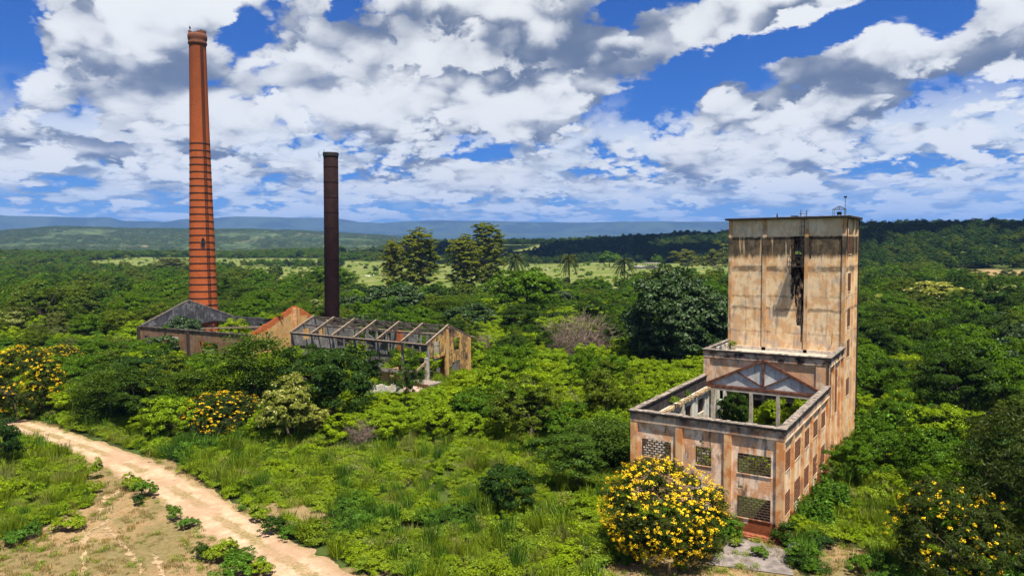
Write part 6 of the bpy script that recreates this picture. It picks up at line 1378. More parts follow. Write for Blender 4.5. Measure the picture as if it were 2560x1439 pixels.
('green',-10.4,100.8,6.04,7.08,4.5,'rightmost mid-green leafy tree beyond the big glossy tree left of the tower','mid-green leafy trees beyond the big glossy tree left of the tower'),
('olive',-120.7,57.9,7.89,9.65,1.5,'leftmost olive green rounded tree between steel stack and tall feathery trees',''),
('olive',-108.6,54.8,8.36,9.05,1.7,'middle olive green rounded tree between steel stack and tall feathery trees',''),
('olive',-118.8,68.1,7.47,9.62,3.2,'rightmost olive green rounded tree between steel stack and tall feathery trees',''),
('umbrella',-16.7,156.7,9.62,11.68,6.0,'flat-topped spreading tree on the rising forest slope right of the tower',''),
('lime',-102.6,9.4,5.30,6.69,4.5,'leftmost bright lime leafy bush close around the brown walled ruin',''),
('lime',-97.2,8.7,5.34,7.29,1.1,'middle bright lime leafy bush close around the brown walled ruin',''),
('lime',-96.5,17.8,4.15,7.22,0.9,'rightmost bright lime leafy bush close around the brown walled ruin',''),
('lime',-61.3,4.8,4.22,5.80,4.3,'leftmost bright lime leafy bush before the frame ruin at the meadow edge','bright lime leafy bushes before the frame ruin at the meadow edge'),
('lime',-70.8,16.0,4.01,5.76,4.7,'second from left, bright lime leafy bush before the frame ruin at the meadow edge','bright lime leafy bushes before the frame ruin at the meadow edge'),
('lime',-60.2,10.2,4.07,5.15,5.8,'third from left, bright lime leafy bush before the frame ruin at the meadow edge','bright lime leafy bushes before the frame ruin at the meadow edge'),
('lime',-47.5,0.6,3.51,4.70,4.2,'fourth from left, bright lime leafy bush before the frame ruin at the meadow edge','bright lime leafy bushes before the frame ruin at the meadow edge'),
('lime',-46.3,7.0,3.30,4.89,0.7,'fifth from left, bright lime leafy bush before the frame ruin at the meadow edge','bright lime leafy bushes before the frame ruin at the meadow edge'),
('lime',-43.8,4.5,3.06,4.65,1.4,'bright lime leafy bush before the frame ruin at the meadow edge','bright lime leafy bushes before the frame ruin at the meadow edge'),
('lime',-44.9,13.6,3.63,5.51,5.8,'bright lime leafy bush before the frame ruin at the meadow edge','bright lime leafy bushes before the frame ruin at the meadow edge'),
('lime',-42.3,11.5,3.70,4.89,2.5,'fourth from right, bright lime leafy bush before the frame ruin at the meadow edge','bright lime leafy bushes before the frame ruin at the meadow edge'),
('lime',-39.6,8.8,3.72,4.98,2.8,'third from right, bright lime leafy bush before the frame ruin at the meadow edge','bright lime leafy bushes before the frame ruin at the meadow edge'),
('lime',-46.4,19.8,3.23,7.16,3.4,'second from right, bright lime leafy bush before the frame ruin at the meadow edge','bright lime leafy bushes before the frame ruin at the meadow edge'),
('lime',-49.1,26.4,4.05,5.39,6.3,'rightmost bright lime leafy bush before the frame ruin at the meadow edge','bright lime leafy bushes before the frame ruin at the meadow edge'),
('olive',-154.7,32.7,8.49,9.41,4.8,'olive green rounded tree beside the far sandy track',''),
('dark',-18.2,88.0,6.00,6.44,3.7,'leftmost dark green dense tree beyond the big glossy tree left of the tower',''),
('dark',-18.8,93.2,6.85,6.74,3.4,'middle dark green dense tree beyond the big glossy tree left of the tower',''),
('dark',-13.8,89.2,6.82,7.68,0.4,'rightmost dark green dense tree beyond the big glossy tree left of the tower',''),
('olive',-39.6,67.5,5.91,6.04,1.3,'leftmost olive green rounded tree beyond the big glossy tree left of the tower',''),
('olive',-26.9,99.0,6.83,8.45,3.5,'second from left, olive green rounded tree beyond the big glossy tree left of the tower',''),
('olive',-23.4,113.4,7.67,9.62,1.8,'third from left, olive green rounded tree beyond the big glossy tree left of the tower',''),
('olive',-15.0,118.1,7.15,7.98,5.6,'rightmost olive green rounded tree beyond the big glossy tree left of the tower',''),
('olive',-2.6,161.8,8.45,9.48,3.1,'leftmost olive green rounded tree on the rising forest slope right of the tower',''),
('olive',2.8,150.2,8.05,10.08,6.0,'second from left, olive green rounded tree on the rising forest slope right of the tower',''),
('olive',7.1,165.8,9.23,10.78,4.9,'third from left, olive green rounded tree on the rising forest slope right of the tower',''),
('olive',19.0,213.7,8.93,11.45,1.2,'fourth from left, olive green rounded tree on the rising forest slope right of the tower',''),
('olive',19.9,198.1,9.55,10.87,0.3,'rightmost olive green rounded tree on the rising forest slope right of the tower',''),
('olive',-155.2,41.7,8.89,9.25,0.3,'olive green rounded tree in the woods behind the brick chimney',''),
('green',-183.0,52.6,9.60,10.62,0.9,'mid-green leafy tree in the woods behind the brick chimney',''),
('olive',-73.1,25.4,5.29,6.44,4.0,'olive green rounded tree close behind the frame ruin',''),
('green',-161.9,30.3,6.87,8.25,4.5,'leftmost mid-green leafy tree beside the far sandy track',''),
('green',-125.1,13.6,5.61,8.08,5.4,'rightmost mid-green leafy tree beside the far sandy track',''),
('green',-7.2,153.4,8.28,10.62,6.2,'leftmost mid-green leafy tree on the rising forest slope right of the tower',''),
('green',4.8,156.2,6.81,9.80,1.7,'rightmost mid-green leafy tree on the rising forest slope right of the tower',''),
('lime',-102.6,-5.5,4.44,5.99,1.9,'leftmost bright lime leafy bush beside the dirt track bend left of the ruins',''),
('lime',-89.3,-7.9,4.01,5.72,2.9,'rightmost bright lime leafy bush beside the dirt track bend left of the ruins',''),
('bushdark',16.1,-2.7,4.69,4.75,3.7,'small dark bushy tree in the thicket nearest the mango tree',''),
('lime',-44.7,34.2,4.46,6.24,4.0,'leftmost bright lime leafy bush around the brown twiggy thicket',''),
('lime',-47.3,45.4,4.59,7.06,0.7,'second from left, bright lime leafy bush around the brown twiggy thicket',''),
('lime',-37.3,33.8,3.75,5.59,4.3,'third from left, bright lime leafy bush around the brown twiggy thicket',''),
('lime',-43.0,51.3,4.59,6.71,3.3,'rightmost bright lime leafy bush around the brown twiggy thicket',''),
('umbrella',-109.1,98.1,8.05,11.59,4.8,'leftmost flat-topped spreading tree between steel stack and tall feathery trees',''),
('umbrella',-106.8,105.6,7.59,10.62,5.8,'rightmost flat-topped spreading tree between steel stack and tall feathery trees',''),
('olive',-50.6,76.9,7.42,6.90,2.3,'olive green rounded tree around the brown twiggy thicket',''),
('olive',-223.1,42.5,9.62,10.48,0.2,'leftmost olive green rounded tree in the woods left of the brick chimney',''),
('olive',-201.0,43.8,9.07,9.03,3.6,'middle olive green rounded tree in the woods left of the brick chimney',''),
('olive',-235.2,62.9,10.35,10.68,6.1,'rightmost olive green rounded tree in the woods left of the brick chimney',''),
('umbrella',-156.3,61.1,8.17,9.47,6.1,'leftmost flat-topped spreading tree in the woods behind the brick chimney',''),
('umbrella',-192.3,94.8,10.13,12.43,2.0,'rightmost flat-topped spreading tree in the woods behind the brick chimney',''),
('dark',-93.4,-2.9,4.95,4.69,6.1,'dark green dense tree beside the dirt track bend left of the ruins',''),
('umbrella',-112.0,9.7,5.09,6.33,1.5,'flat-topped spreading tree beside the far sandy track',''),
('glossy',-109.0,66.6,6.88,8.69,0.5,'glossy dark-leaved tree between steel stack and tall feathery trees',''),
('greyg',-201.9,37.6,9.11,8.74,6.1,'grey-green airy tree in the woods left of the brick chimney',''),
('green',-200.7,21.6,7.74,8.60,4.1,'mid-green leafy tree in the woods left of the brick chimney','')]
FILL = [
('weed',14,1,2.1,2.1),
('lime',-18,25,3.3,4.3),
('green',-50,117,6.7,9.6),
('olive',-10,209,10.0,10.9),
('dark',5,80,4.9,5.7),
('green',7,127,6.0,8.0),
('lime',-82,19,4.5,5.7),
('lime',-17,19,3.0,4.1),
('lime',-65,76,5.5,8.3),
('lime',-19,22,2.9,4.5),
('green',-105,82,7.3,8.7),
('greyg',-191,27,8.8,7.3),
('green',3,131,6.4,7.8),
('green',-96,125,7.9,11.0),
('olive',-40,45,5.1,5.0),
('olive',22,123,6.2,6.4),
('olive',-116,102,8.0,9.9),
('weed',5,40,3.8,3.6),
('umbrella',-20,100,5.8,7.3),
('lime',-42,64,4.9,6.6),
('lime',-81,6,3.8,5.4),
('green',-11,42,3.7,4.5),
('olive',-79,24,5.1,5.0),
('olive',-67,48,5.5,5.8),
('lime',-20,28,3.3,4.5),
('weed',17,25,2.9,2.8),
('lime',-22,18,3.0,4.1),
('green',-158,67,7.8,9.2),
('olive',-71,55,5.9,6.1),
('lime',-75,21,4.1,5.8),
('dark',-110,79,7.2,8.4),
('green',-100,62,5.7,8.3),
('lime',-56,0,3.0,4.4),
('lime',-21,34,3.2,5.0),
('umbrella',-49,91,5.8,7.7),
('lime',5,55,3.6,4.8),
('lime',-30,30,3.4,5.0),
('green',-57,153,8.1,10.3),
('dark',-55,97,6.4,7.8),
('olive',-147,75,7.8,9.0),
('green',9,219,8.3,11.8),
('green',-12,44,4.1,4.2),
('lime',-39,37,3.9,5.2),
('lime',-86,7,3.9,5.3),
('olive',-151,52,7.5,7.8),
('lime',-47,4,3.1,4.0),
('olive',-128,65,7.2,7.9),
('green',-34,174,8.2,10.4),
('lime',-88,27,4.1,6.8),
('lime',12,40,2.8,4.2),
('glossy',21,129,6.3,6.4),
('umbrella',-47,210,9.8,11.8),
('glossy',8,116,6.1,6.3),
('weed',16,47,3.3,3.8),
('olive',-93,-6,4.0,4.4),
('lime',-118,-8,3.9,5.7),
('olive',-16,135,6.6,8.3),
('lime',19,110,4.9,6.6),
('green',-52,48,5.0,5.3),
('glossy',-15,98,6.1,5.9),
('lime',-86,13,3.9,5.5),
('dry',-45,1,3.2,3.5),
('green',-113,5,4.8,5.2),
('olive',-60,73,6.2,6.2),
('lime',11,37,2.7,4.0),
('dark',-63,206,9.9,11.8),
('dark',-213,103,10.0,11.4),
('green',-154,73,7.7,9.0),
('green',-63,182,9.1,11.0),
('lime',2,74,3.8,5.9),
('dark',-132,62,7.0,7.8),
('lime',-16,43,3.6,4.7),
('lime',-65,84,5.1,8.5),
('green',-2,47,3.8,4.0),
('green',-57,46,4.8,5.5),
('dark',-3,102,5.9,5.6),
('green',-22,71,5.1,5.3),
('lime',7,26,2.6,3.3),
('green',-57,178,8.5,10.9),
('lime',-71,51,4.9,6.3),
('umbrella',-148,103,7.1,11.6),
('glossy',-31,160,8.3,8.5),
('dark',-7,224,9.1,11.1),
('glossy',-35,154,7.8,8.7),
('green',-230,41,8.0,9.6),
('umbrella',-112,73,6.4,8.1),
('green',-18,186,7.7,10.4),
('green',-174,93,8.5,10.1),
('dark',7,138,6.3,7.3),
('lime',-26,56,3.9,5.7),
('lime',-20,63,3.9,5.8),
('olive',-25,158,7.7,8.5),
('olive',-35,79,5.7,5.6),
('green',-207,77,8.4,10.6),
('green',-124,82,6.8,8.8),
('green',-134,93,7.5,9.3),
('green',-28,92,5.7,6.2),
('lime',-83,-4,3.2,4.7),
('green',-25,200,8.2,10.9),
('green',16,190,6.9,9.8),
('green',-7,104,5.7,6.0),
('olive',-35,142,7.1,8.3),
('lime',14,110,4.7,6.6),
('green',-92,68,5.9,7.0),
('green',-180,88,8.2,10.0),
('lime',-44,41,3.8,5.2),
('green',-41,128,6.3,8.6),
('green',-52,146,7.2,9.3),
('glossy',-140,91,8.0,8.5),
('greyg',-176,29,7.6,6.4),
('olive',-48,31,4.2,4.2),
('olive',-231,54,9.0,9.0),
('green',-163,59,6.8,8.7),
('lime',-35,51,3.8,5.6),
('dark',-57,62,5.0,5.9),
('lime',-67,9,3.2,4.7),
('green',-164,75,7.7,8.7),
('lime',-23,41,3.3,4.9),
('olive',-170,51,7.1,8.0),
('lime',-51,69,4.6,6.7),
('dark',21,170,6.5,8.1),
('dark',-139,49,6.8,6.8),
('green',-23,172,7.3,9.4),
('olive',-43,191,8.5,10.3),
('green',-144,57,6.3,8.0),
('weed',12,25,2.5,2.9),
('lime',-115,1,3.8,5.7),
('lime',-35,23,3.1,4.3),
('green',-70,138,6.8,9.8),
('dark',-87,72,6.0,6.7),
('olive',-198,57,7.8,8.7),
('green',-148,43,6.3,7.1),
('green',-225,73,8.1,10.7),
('olive',-142,97,7.3,9.5),
('lime',-56,77,4.9,7.0),
('green',-47,75,5.5,5.7),
('green',-92,56,5.4,6.4),
('dark',-65,72,5.9,5.8),
('olive',-58,85,5.8,6.5),
('green',-152,67,6.8,8.4),
('umbrella',-212,40,7.1,9.0),
('glossy',-45,112,6.5,6.9),
('green',-160,45,6.4,7.6),
('glossy',-28,168,7.5,8.9),
('green',-2,156,6.5,8.0),
('green',-33,84,5.3,5.7),
('glossy',-40,80,5.8,5.3),
('green',8,110,5.1,5.8),
('olive',-182,19,6.4,6.7),
('glossy',-65,154,8.1,8.8),
('lime',-43,55,4.1,5.5),
('green',-69,73,5.3,6.5),
('green',-82,54,5.2,5.9),
('dry',-40,31,3.6,4.3),
('lime',-94,0,3.5,4.7),
('green',-81,151,7.9,9.5),
('lime',-35,118,5.4,8.1),
('olive',-187,70,8.3,8.2),
('olive',-11,82,4.9,5.0),
('olive',-5,171,7.0,8.3),
('lime',-18,41,3.1,4.4),
('umbrella',-171,65,7.2,8.3),
('lime',-50,11,2.8,4.2),
('olive',23,193,7.2,8.3),
('green',-130,-3,4.0,5.4),
('green',-24,152,6.2,8.9),
('olive',-167,30,6.2,6.7),
('olive',-154,15,5.7,5.7),
('lime',-50,33,3.0,5.7),
('dry',-31,24,3.2,3.7),
('lime',-47,10,2.7,4.1),
('lime',-95,-5,3.3,4.4),
('lime',0,43,2.7,4.1),
('green',-182,63,7.5,8.0),
('olive',-23,95,5.4,5.5),
('green',-3,86,4.5,5.1),
('lime',-68,21,3.6,4.6),
('glossy',-62,216,9.6,10.5),
('green',-15,104,5.1,6.1),
('green',3,213,7.4,10.0),
('umbrella',-139,65,6.4,7.4),
('lime',-25,39,3.0,4.6),
('lime',-145,31,5.0,7.0),
('dark',-40,86,5.4,5.6),
('olive',-8,159,6.8,7.3),
('weed',3,37,2.9,3.3),
('glossy',-82,58,5.4,5.4),
('lime',-64,108,5.2,8.4),
('lime',-16,12,2.3,3.1),
('lime',-82,96,5.1,8.5),
('lime',-30,26,2.9,3.9),
('glossy',-87,55,5.3,5.6),
('greyg',-127,18,5.1,5.1),
('dark',-71,123,6.5,7.9),
('lime',-63,17,3.4,4.2),
('lime',-43,8,2.7,3.6),
('green',-51,139,6.3,8.3),
('glossy',-33,190,7.7,9.2),
('lime',-16,32,2.9,3.7),
('green',-42,136,5.9,8.2),
('green',-218,88,7.9,10.2),
('olive',-186,78,7.5,8.6),
('glossy',-38,90,5.5,5.4),
('lime',-66,13,3.2,4.2),
('lime',-106,-7,3.4,4.4),
('green',-32,123,5.3,7.5),
('green',-79,51,4.8,5.4),
('dark',-137,79,6.5,7.7),
('green',-12,149,6.1,7.3),
('dark',27,106,9.8,10.9),
('green',-116,108,6.8,8.3),
('green',-180,95,7.8,9.0),
('olive',-187,126,9.1,9.7),
('lime',-34,11,2.5,3.4),
('glossy',-79,212,8.7,11.1),
('olive',9,161,6.2,6.9),
('lime',-78,18,3.3,4.8),
('green',-149,95,6.4,9.2),
('green',-137,-1,3.4,6.2),
('green',17,141,5.1,6.6),
('umbrella',-122,103,6.4,8.6),
('umbrella',-100,81,5.6,7.1),
('lime',-89,20,3.8,4.9),
('lime',-78,4,3.1,4.1),
('glossy',-24,145,6.2,7.3),
('green',-184,103,7.2,10.2),
('umbrella',-174,74,6.6,8.6),
('olive',-12,107,5.5,5.2),
('green',-96,67,4.9,6.8),
('lime',-69,11,2.9,4.4),
('glossy',-87,196,8.7,10.2),
('dark',-13,182,6.9,8.2),
('olive',-4,141,5.5,6.9),
('green',-139,35,5.0,6.4),
('green',-152,59,6.4,6.8),
('glossy',-79,180,7.9,9.7),
('lime',-52,42,3.6,4.8),
('green',-94,13,4.0,4.2),
('green',-151,47,5.5,7.0),
('lime',-63,67,4.4,5.9),
('green',-156,110,6.8,9.8),
('dark',-24,73,4.4,4.7),
('olive',2,224,7.6,9.4),
('lime',-70,-9,2.7,3.3),
('olive',-92,80,5.5,6.6),
('lime',-34,30,2.9,4.0),
('dark',-31,197,7.4,9.3),
('green',-138,85,5.9,8.3),
('olive',-219,37,7.3,7.1),
('lime',-163,9,4.6,6.0),
('green',-135,16,4.5,5.4),
('lime',-61,80,4.1,7.1),
('olive',-95,52,5.3,5.2),
('dark',17,16,4.5,4.5),
('green',-133,55,5.7,6.5),
('green',-6,109,4.8,5.6),
('weed',12,21,2.2,2.3),
('green',14,138,4.7,6.7),
('green',0,78,3.8,4.5),
('lime',-35,48,3.5,4.4),
('olive',25,99,9.7,9.5),
('umbrella',-11,97,4.3,5.5),
('lime',-97,-1,3.0,4.4),
('olive',-131,19,4.7,5.2),
('green',-91,48,4.8,5.2),
('olive',4,143,5.5,6.4),
('green',11,184,5.9,8.3),
('lime',-99,-4,3.2,4.1),
('green',-9,142,5.1,7.3),
('lime',-67,18,3.2,4.1),
('lime',-14,41,2.9,3.8),
('green',-122,113,6.7,8.2),
('lime',-53,31,2.9,4.8),
('lime',-53,83,4.0,6.9),
('olive',-111,89,6.3,6.7),
('olive',-129,114,6.9,8.3),
('glossy',-98,143,7.4,8.2),
('lime',-60,89,4.3,7.1),
('green',-37,106,4.9,6.4),
('lime',-29,22,2.5,3.6),
('lime',-22,29,2.6,3.6),
('green',-17,80,4.0,4.9),
('lime',-24,25,2.5,3.6),
('lime',-163,16,4.5,6.3),
('green',-126,107,6.0,8.7),
('green',-251,47,7.6,8.2),
('green',0,93,4.2,4.8),
('lime',-30,54,3.2,4.8),
('lime',-16,52,3.1,4.3),
('lime',-55,44,3.6,4.7),
('lime',-21,25,2.5,3.5),
('glossy',-60,130,5.9,7.5),
('lime',5,107,3.9,5.9),
('lime',-24,54,3.3,4.4),
('olive',-171,114,7.2,9.5),
('lime',-49,50,3.6,4.8),
('green',-9,194,6.9,8.1),
('green',-45,103,4.9,6.3),
('olive',-177,62,6.9,6.9),
('olive',-100,20,3.5,5.1),
('umbrella',-56,120,5.7,6.9),
('green',-90,150,6.6,9.0),
('green',-35,212,7.7,9.3),
('olive',-72,102,5.4,6.7),
('lime',-27,43,3.0,4.1),
('lime',-30,41,3.0,4.1),
('green',-14,164,5.6,7.9),
('umbrella',-93,72,5.0,6.2),
('lime',-104,2,3.1,4.6),
('lime',-26,49,3.2,4.1),
('lime',-33,25,2.6,3.7),
('weed',4,36,2.8,2.7),
('dark',-119,83,5.6,7.1),
('lime',-104,5,3.2,4.7),
('green',-41,99,4.4,6.4),
('lime',-55,14,2.3,4.4),
('lime',-64,56,3.8,5.5),
('glossy',-60,125,6.2,6.6),
('lime',-89,95,5.0,7.4),
('green',-40,196,7.2,8.9),
('green',-233,81,7.9,8.7),
('lime',-73,65,4.1,5.9),
('lime',-86,17,3.2,4.6),
('olive',-119,98,6.3,7.1),
('dark',-100,95,5.5,7.2),
('green',-199,64,6.4,8.1),
('lime',-30,48,3.1,4.3),
('lime',-17,70,3.6,4.5),
('lime',-150,37,4.5,6.8),
('green',-31,113,4.9,6.2),
('lime',-22,51,3.2,4.1),
('green',-119,130,6.5,8.8),
('green',-25,70,4.0,4.3),
('lime',17,126,4.4,5.6),
('lime',-54,51,3.5,4.9),
('dark',-76,54,4.6,4.6),
('green',-105,21,3.1,5.9),
('lime',-123,64,4.4,7.5),
('lime',-77,-5,2.5,3.7),
('olive',-141,69,5.7,6.8),
('lime',-176,55,5.6,7.5),
('olive',-199,72,7.1,7.6),
('olive',24,186,6.2,6.8),
('olive',-67,68,4.8,4.9),
('lime',-69,83,4.3,6.5),
('lime',-42,70,3.8,5.3),
('green',-198,85,6.9,8.5),
('green',-54,221,7.3,10.6),
('lime',-32,50,3.3,4.2),
('lime',-85,10,2.9,4.4),
('lime',-18,52,3.0,4.1),
('lime',-14,73,3.5,4.7),
('green',-156,78,5.9,7.6),
('lime',-51,55,3.7,4.7),
('lime',-78,6,2.7,4.0),
('lime',-117,12,3.7,4.7),
('green',-33,133,5.0,7.1),
('lime',-10,92,4.0,5.0),
('green',-15,140,5.4,6.4),
('olive',-53,172,6.8,8.0),
('umbrella',-128,3,3.5,4.9),
('dark',-241,68,7.8,8.0),
('lime',-50,8,2.4,3.4),
('dark',-95,176,6.4,10.5),
('olive',-78,174,7.0,8.8),
('lime',-93,27,3.7,4.6),
('green',-207,125,8.0,9.8),
('olive',-64,175,7.3,7.9),
('green',-134,2,3.1,5.6),
('lime',-85,89,4.7,6.8),
('lime',-78,101,4.6,7.4),
('glossy',-57,140,6.3,6.8),
('green',-125,21,4.3,4.7),
('green',-41,160,5.8,7.9),
('green',-120,52,4.8,5.8),
('lime',-86,21,3.2,4.4),
('olive',-71,128,6.2,6.7),
('green',12,116,4.5,4.8),
('lime',-38,49,3.3,4.2),
('lime',-78,27,3.2,4.6),
('green',-61,137,5.7,7.3),
('umbrella',-78,59,4.3,5.1),
('green',-229,86,7.7,8.4),
('weed',2,23,2.1,2.5),
('weed',13,38,2.4,2.7),
('glossy',11,120,4.8,4.7),
('umbrella',-212,68,6.4,8.2),
('olive',-92,102,5.6,6.5),
('lime',-117,87,4.6,8.0),
('lime',-63,8,2.5,3.6),
('olive',-55,109,5.0,6.2),
('green',-166,116,7.0,8.4),
('green',-172,39,5.5,6.0),
('lime',-78,115,4.9,7.7),
('olive',-21,137,5.2,6.2),
('green',-166,54,5.7,6.4),
('olive',-24,77,4.3,4.1),
('umbrella',-86,180,7.0,9.1),
('green',-23,166,5.9,7.2),
('green',-142,114,6.1,8.5),
('olive',-10,185,6.2,7.4),
('green',-98,150,6.7,8.0),
('dark',-205,102,7.5,8.4),
('glossy',-81,62,4.7,4.8),
('glossy',-43,180,7.0,7.3),
('green',-132,78,5.4,6.7),
('green',-205,111,7.1,9.3),
('lime',-120,15,3.5,4.9),
('green',-61,158,5.9,8.0),
('green',-161,84,6.1,7.2),
('olive',-180,81,6.9,6.9),
('lime',-35,128,4.3,7.4),
('lime',-73,94,4.4,6.5),
('greyg',-171,23,5.4,5.0),
('green',-156,89,5.8,7.6),
('lime',-76,71,3.8,6.1),
('green',-33,107,4.5,5.7),
('green',-244,64,7.0,8.0),
('olive',-127,61,5.1,5.7),
('lime',-122,3,3.2,4.6),
('dark',-242,43,6.3,7.5),
('olive',10,134,4.6,5.3),
('green',-8,121,4.1,5.9),
('olive',-113,94,5.3,6.7),
('lime',-101,123,5.0,8.6),
('lime',-115,126,5.5,8.5),
('olive',-210,33,5.9,6.2),
('green',-104,89,5.1,6.4),
('weed',10,29,2.1,2.4),
('green',-120,122,6.1,7.6),
('lime',-43,37,2.7,4.1),
('lime',-168,11,4.1,5.5),
('green',-115,148,5.7,9.5),
('olive',-135,133,5.5,9.8),
('green',-221,94,6.8,8.8),
('olive',-89,158,6.5,7.9),
('lime',-52,15,2.4,3.5),
('green',-146,49,4.6,6.1),
('lime',1,96,3.6,4.6),
('olive',-78,88,4.5,5.9),
('lime',-56,92,4.1,5.9),
('green',-114,63,4.3,6.0),
('dark',-57,144,5.6,7.0),
('umbrella',-236,57,6.7,7.3),
('umbrella',-140,106,6.0,7.3),
('lime',-51,30,2.7,3.9),
('dark',-8,175,5.6,6.8),
('olive',-35,86,4.3,4.4),
('lime',-108,131,5.3,8.5),
('olive',-236,41,6.2,6.9),
('greyg',-132,22,3.8,5.1),
('lime',-215,33,5.1,7.1),
('glossy',-107,141,6.6,7.4),
('green',-80,188,6.8,8.6),
('green',-128,55,4.8,5.5),
('green',-171,60,5.2,6.8),
('green',-69,213,7.3,8.9),
('lime',-74,6,2.5,3.6),
('dark',-81,73,4.2,5.5),
('umbrella',-22,89,3.7,4.8),
('lime',-125,76,4.5,7.0),
('lime',-33,55,3.1,4.0),
('olive',16,133,4.2,5.1),
('lime',-23,66,3.0,4.4),
('glossy',-31,216,6.7,8.4),
('umbrella',-201,92,6.5,7.9),
('lime',-187,30,4.5,6.5),
('green',-54,105,4.4,6.0),
('olive',-141,23,3.5,5.7),
('lime',-101,104,4.7,7.4),
('lime',-119,-4,3.0,4.0),
('green',-1,199,6.0,7.3),
('lime',-48,52,3.1,4.4),
('olive',-45,224,7.4,8.5),
('umbrella',-51,164,5.9,7.2),
('dark',24,93,7.8,7.9),
('green',-35,137,4.7,6.5),
('green',-32,73,3.8,4.0),
('green',-190,56,5.6,6.6),
('olive',-20,144,5.1,5.8),
('dry',-48,83,3.9,5.0),
('olive',-75,51,4.0,4.1),
('lime',-172,46,4.7,6.4),
('dark',-159,56,5.4,5.8),
('green',-27,162,5.4,6.7),
('weed',18,45,2.3,2.5),
('lime',-55,57,3.2,4.7),
('lime',-71,68,3.9,5.0),
('lime',-44,59,3.3,4.2),
('olive',-18,166,5.8,6.1),
('lime',-109,19,3.0,4.9),
('dark',-175,49,5.4,5.8),
('glossy',-133,88,5.3,6.6),
('lime',-165,38,4.4,6.1),
('green',-227,80,6.6,7.8),
('green',-152,18,3.6,5.6),
('green',17,223,5.9,7.8),
('dark',14,194,5.5,6.9),
('green',-216,97,6.6,8.3),
('lime',-128,-5,2.9,4.3),
('glossy',-30,154,5.7,5.9),
('lime',-83,24,3.0,4.1),
('green',25,132,9.0,10.7),
('olive',22,87,7.3,7.7),
('green',22,61,5.4,6.6),
('green',-14,93,3.6,4.6),
('green',-117,16,3.5,4.2),
('green',-45,139,5.0,6.4),
('olive',-129,138,5.5,8.8),
('green',-93,134,5.7,6.9),
('green',-100,55,4.1,5.0),
('olive',-225,36,5.5,6.6),
('green',-140,57,4.5,5.9),
('green',-102,183,5.6,10.3),
('green',-161,100,5.6,7.6),
('lime',-74,118,4.5,6.8),
('olive',-104,173,5.9,9.3),
('olive',-126,130,5.9,7.6),
('lime',-144,65,4.3,6.8),
('lime',-80,13,2.6,3.7),
('olive',-149,20,3.5,5.5),
('dark',-28,133,4.8,5.7),
('lime',-87,24,2.9,4.2),
('olive',-212,74,6.6,6.8),
('dark',23,210,5.4,7.2),
('lime',-49,23,2.4,3.5),
('green',-219,72,6.5,7.0),
('green',-160,12,4.1,4.7),
('weed',7,42,2.4,2.5),
('lime',-196,27,4.4,6.3),
('umbrella',30,137,8.2,11.6),
('umbrella',-149,114,5.6,7.8),
('greyg',-168,25,5.0,4.6),
('weed',9,21,1.9,2.0),
('lime',-55,35,2.3,4.4),
('green',-196,41,5.3,5.9),
('lime',-118,20,3.4,4.4),
('green',-168,109,5.7,8.1),
('green',-102,155,6.2,7.6),
('olive',-42,174,6.1,6.7),
('lime',-138,2,2.8,5.0),
('dark',-252,41,6.0,7.0),
('green',-14,199,5.8,7.3),
('lime',-24,44,2.5,3.6),
('olive',-16,109,3.9,4.9),
('lime',-248,56,5.4,8.4),
('green',-4,210,5.5,7.9),
('green',2,205,5.9,6.9),
('lime',-4,106,3.5,4.8),
('green',-14,144,4.4,6.1),
('green',17,203,5.6,6.7),
('green',-159,105,5.7,7.3),
('green',-167,34,4.4,5.5),
('lime',-166,87,5.2,7.3),
('green',-103,23,3.0,4.5),
('green',-128,22,3.7,4.4),
('lime',20,38,3.8,5.8),
('olive',-37,123,4.6,5.4),
('lime',-78,75,3.6,5.6),
('green',-111,169,5.4,9.6),
('olive',-199,119,6.7,8.1),
('green',-159,40,4.6,5.2),
('lime',-18,35,2.2,3.1),
('lime',-131,15,3.5,4.4),
('olive',-142,125,5.6,8.0),
('green',-106,160,6.2,7.8),
('lime',-67,54,3.3,4.4),
('lime',-67,62,3.3,4.8),
('green',-138,60,4.8,5.3),
('weed',20,28,4.3,4.1),
('glossy',-114,157,5.6,8.7),
('green',-82,67,3.6,5.2),
('green',-124,52,4.4,4.9),
('lime',-40,52,2.9,3.9),
('green',-63,116,4.5,6.0),
('green',-49,134,4.7,6.2),
('olive',-183,68,5.7,6.1),
('green',-18,221,5.8,8.3),
('olive',-161,20,4.1,4.8),
('green',-144,88,5.1,6.4),
('dark',22,220,5.7,7.0),
('lime',-87,83,3.8,5.9),
('glossy',-147,129,5.1,8.9),
('green',-29,88,3.9,4.1),
('dark',-104,67,4.4,4.9),
('lime',-62,48,3.1,4.1),
('greyg',-165,26,4.7,4.6),
('green',-3,219,5.5,8.0),
('olive',-29,126,4.6,5.2),
('green',-186,95,6.3,6.8),
('green',-4,191,5.5,6.5),
('green',-75,142,5.3,6.6),
('dark',-55,134,5.0,5.9),
('green',22,53,5.0,5.6),
('green',-112,109,5.0,6.5),
('green',-118,154,5.3,8.9),
('lime',-155,21,3.1,5.9),
('olive',-21,86,3.6,4.0),
('dark',-199,97,6.6,6.8),
('green',-122,11,3.2,3.9),
('green',-182,74,5.5,6.4),
('green',-199,135,6.9,8.4),
('lime',-83,105,4.1,6.4),
('lime',-55,48,2.9,4.0),
('lime',-172,18,3.9,5.2),
('lime',-50,19,2.1,3.3),
('olive',-111,59,4.3,4.7),
('dark',-40,169,5.2,6.9),
('lime',-74,4,2.4,3.1),
('lime',-130,0,3.0,3.9),
('lime',-146,70,4.2,6.6),
('green',-125,136,5.8,7.2),
('lime',-132,12,3.1,4.4),
('green',-206,61,5.5,6.5),
('lime',-18,56,2.5,3.6),
('olive',-173,83,5.6,6.4),
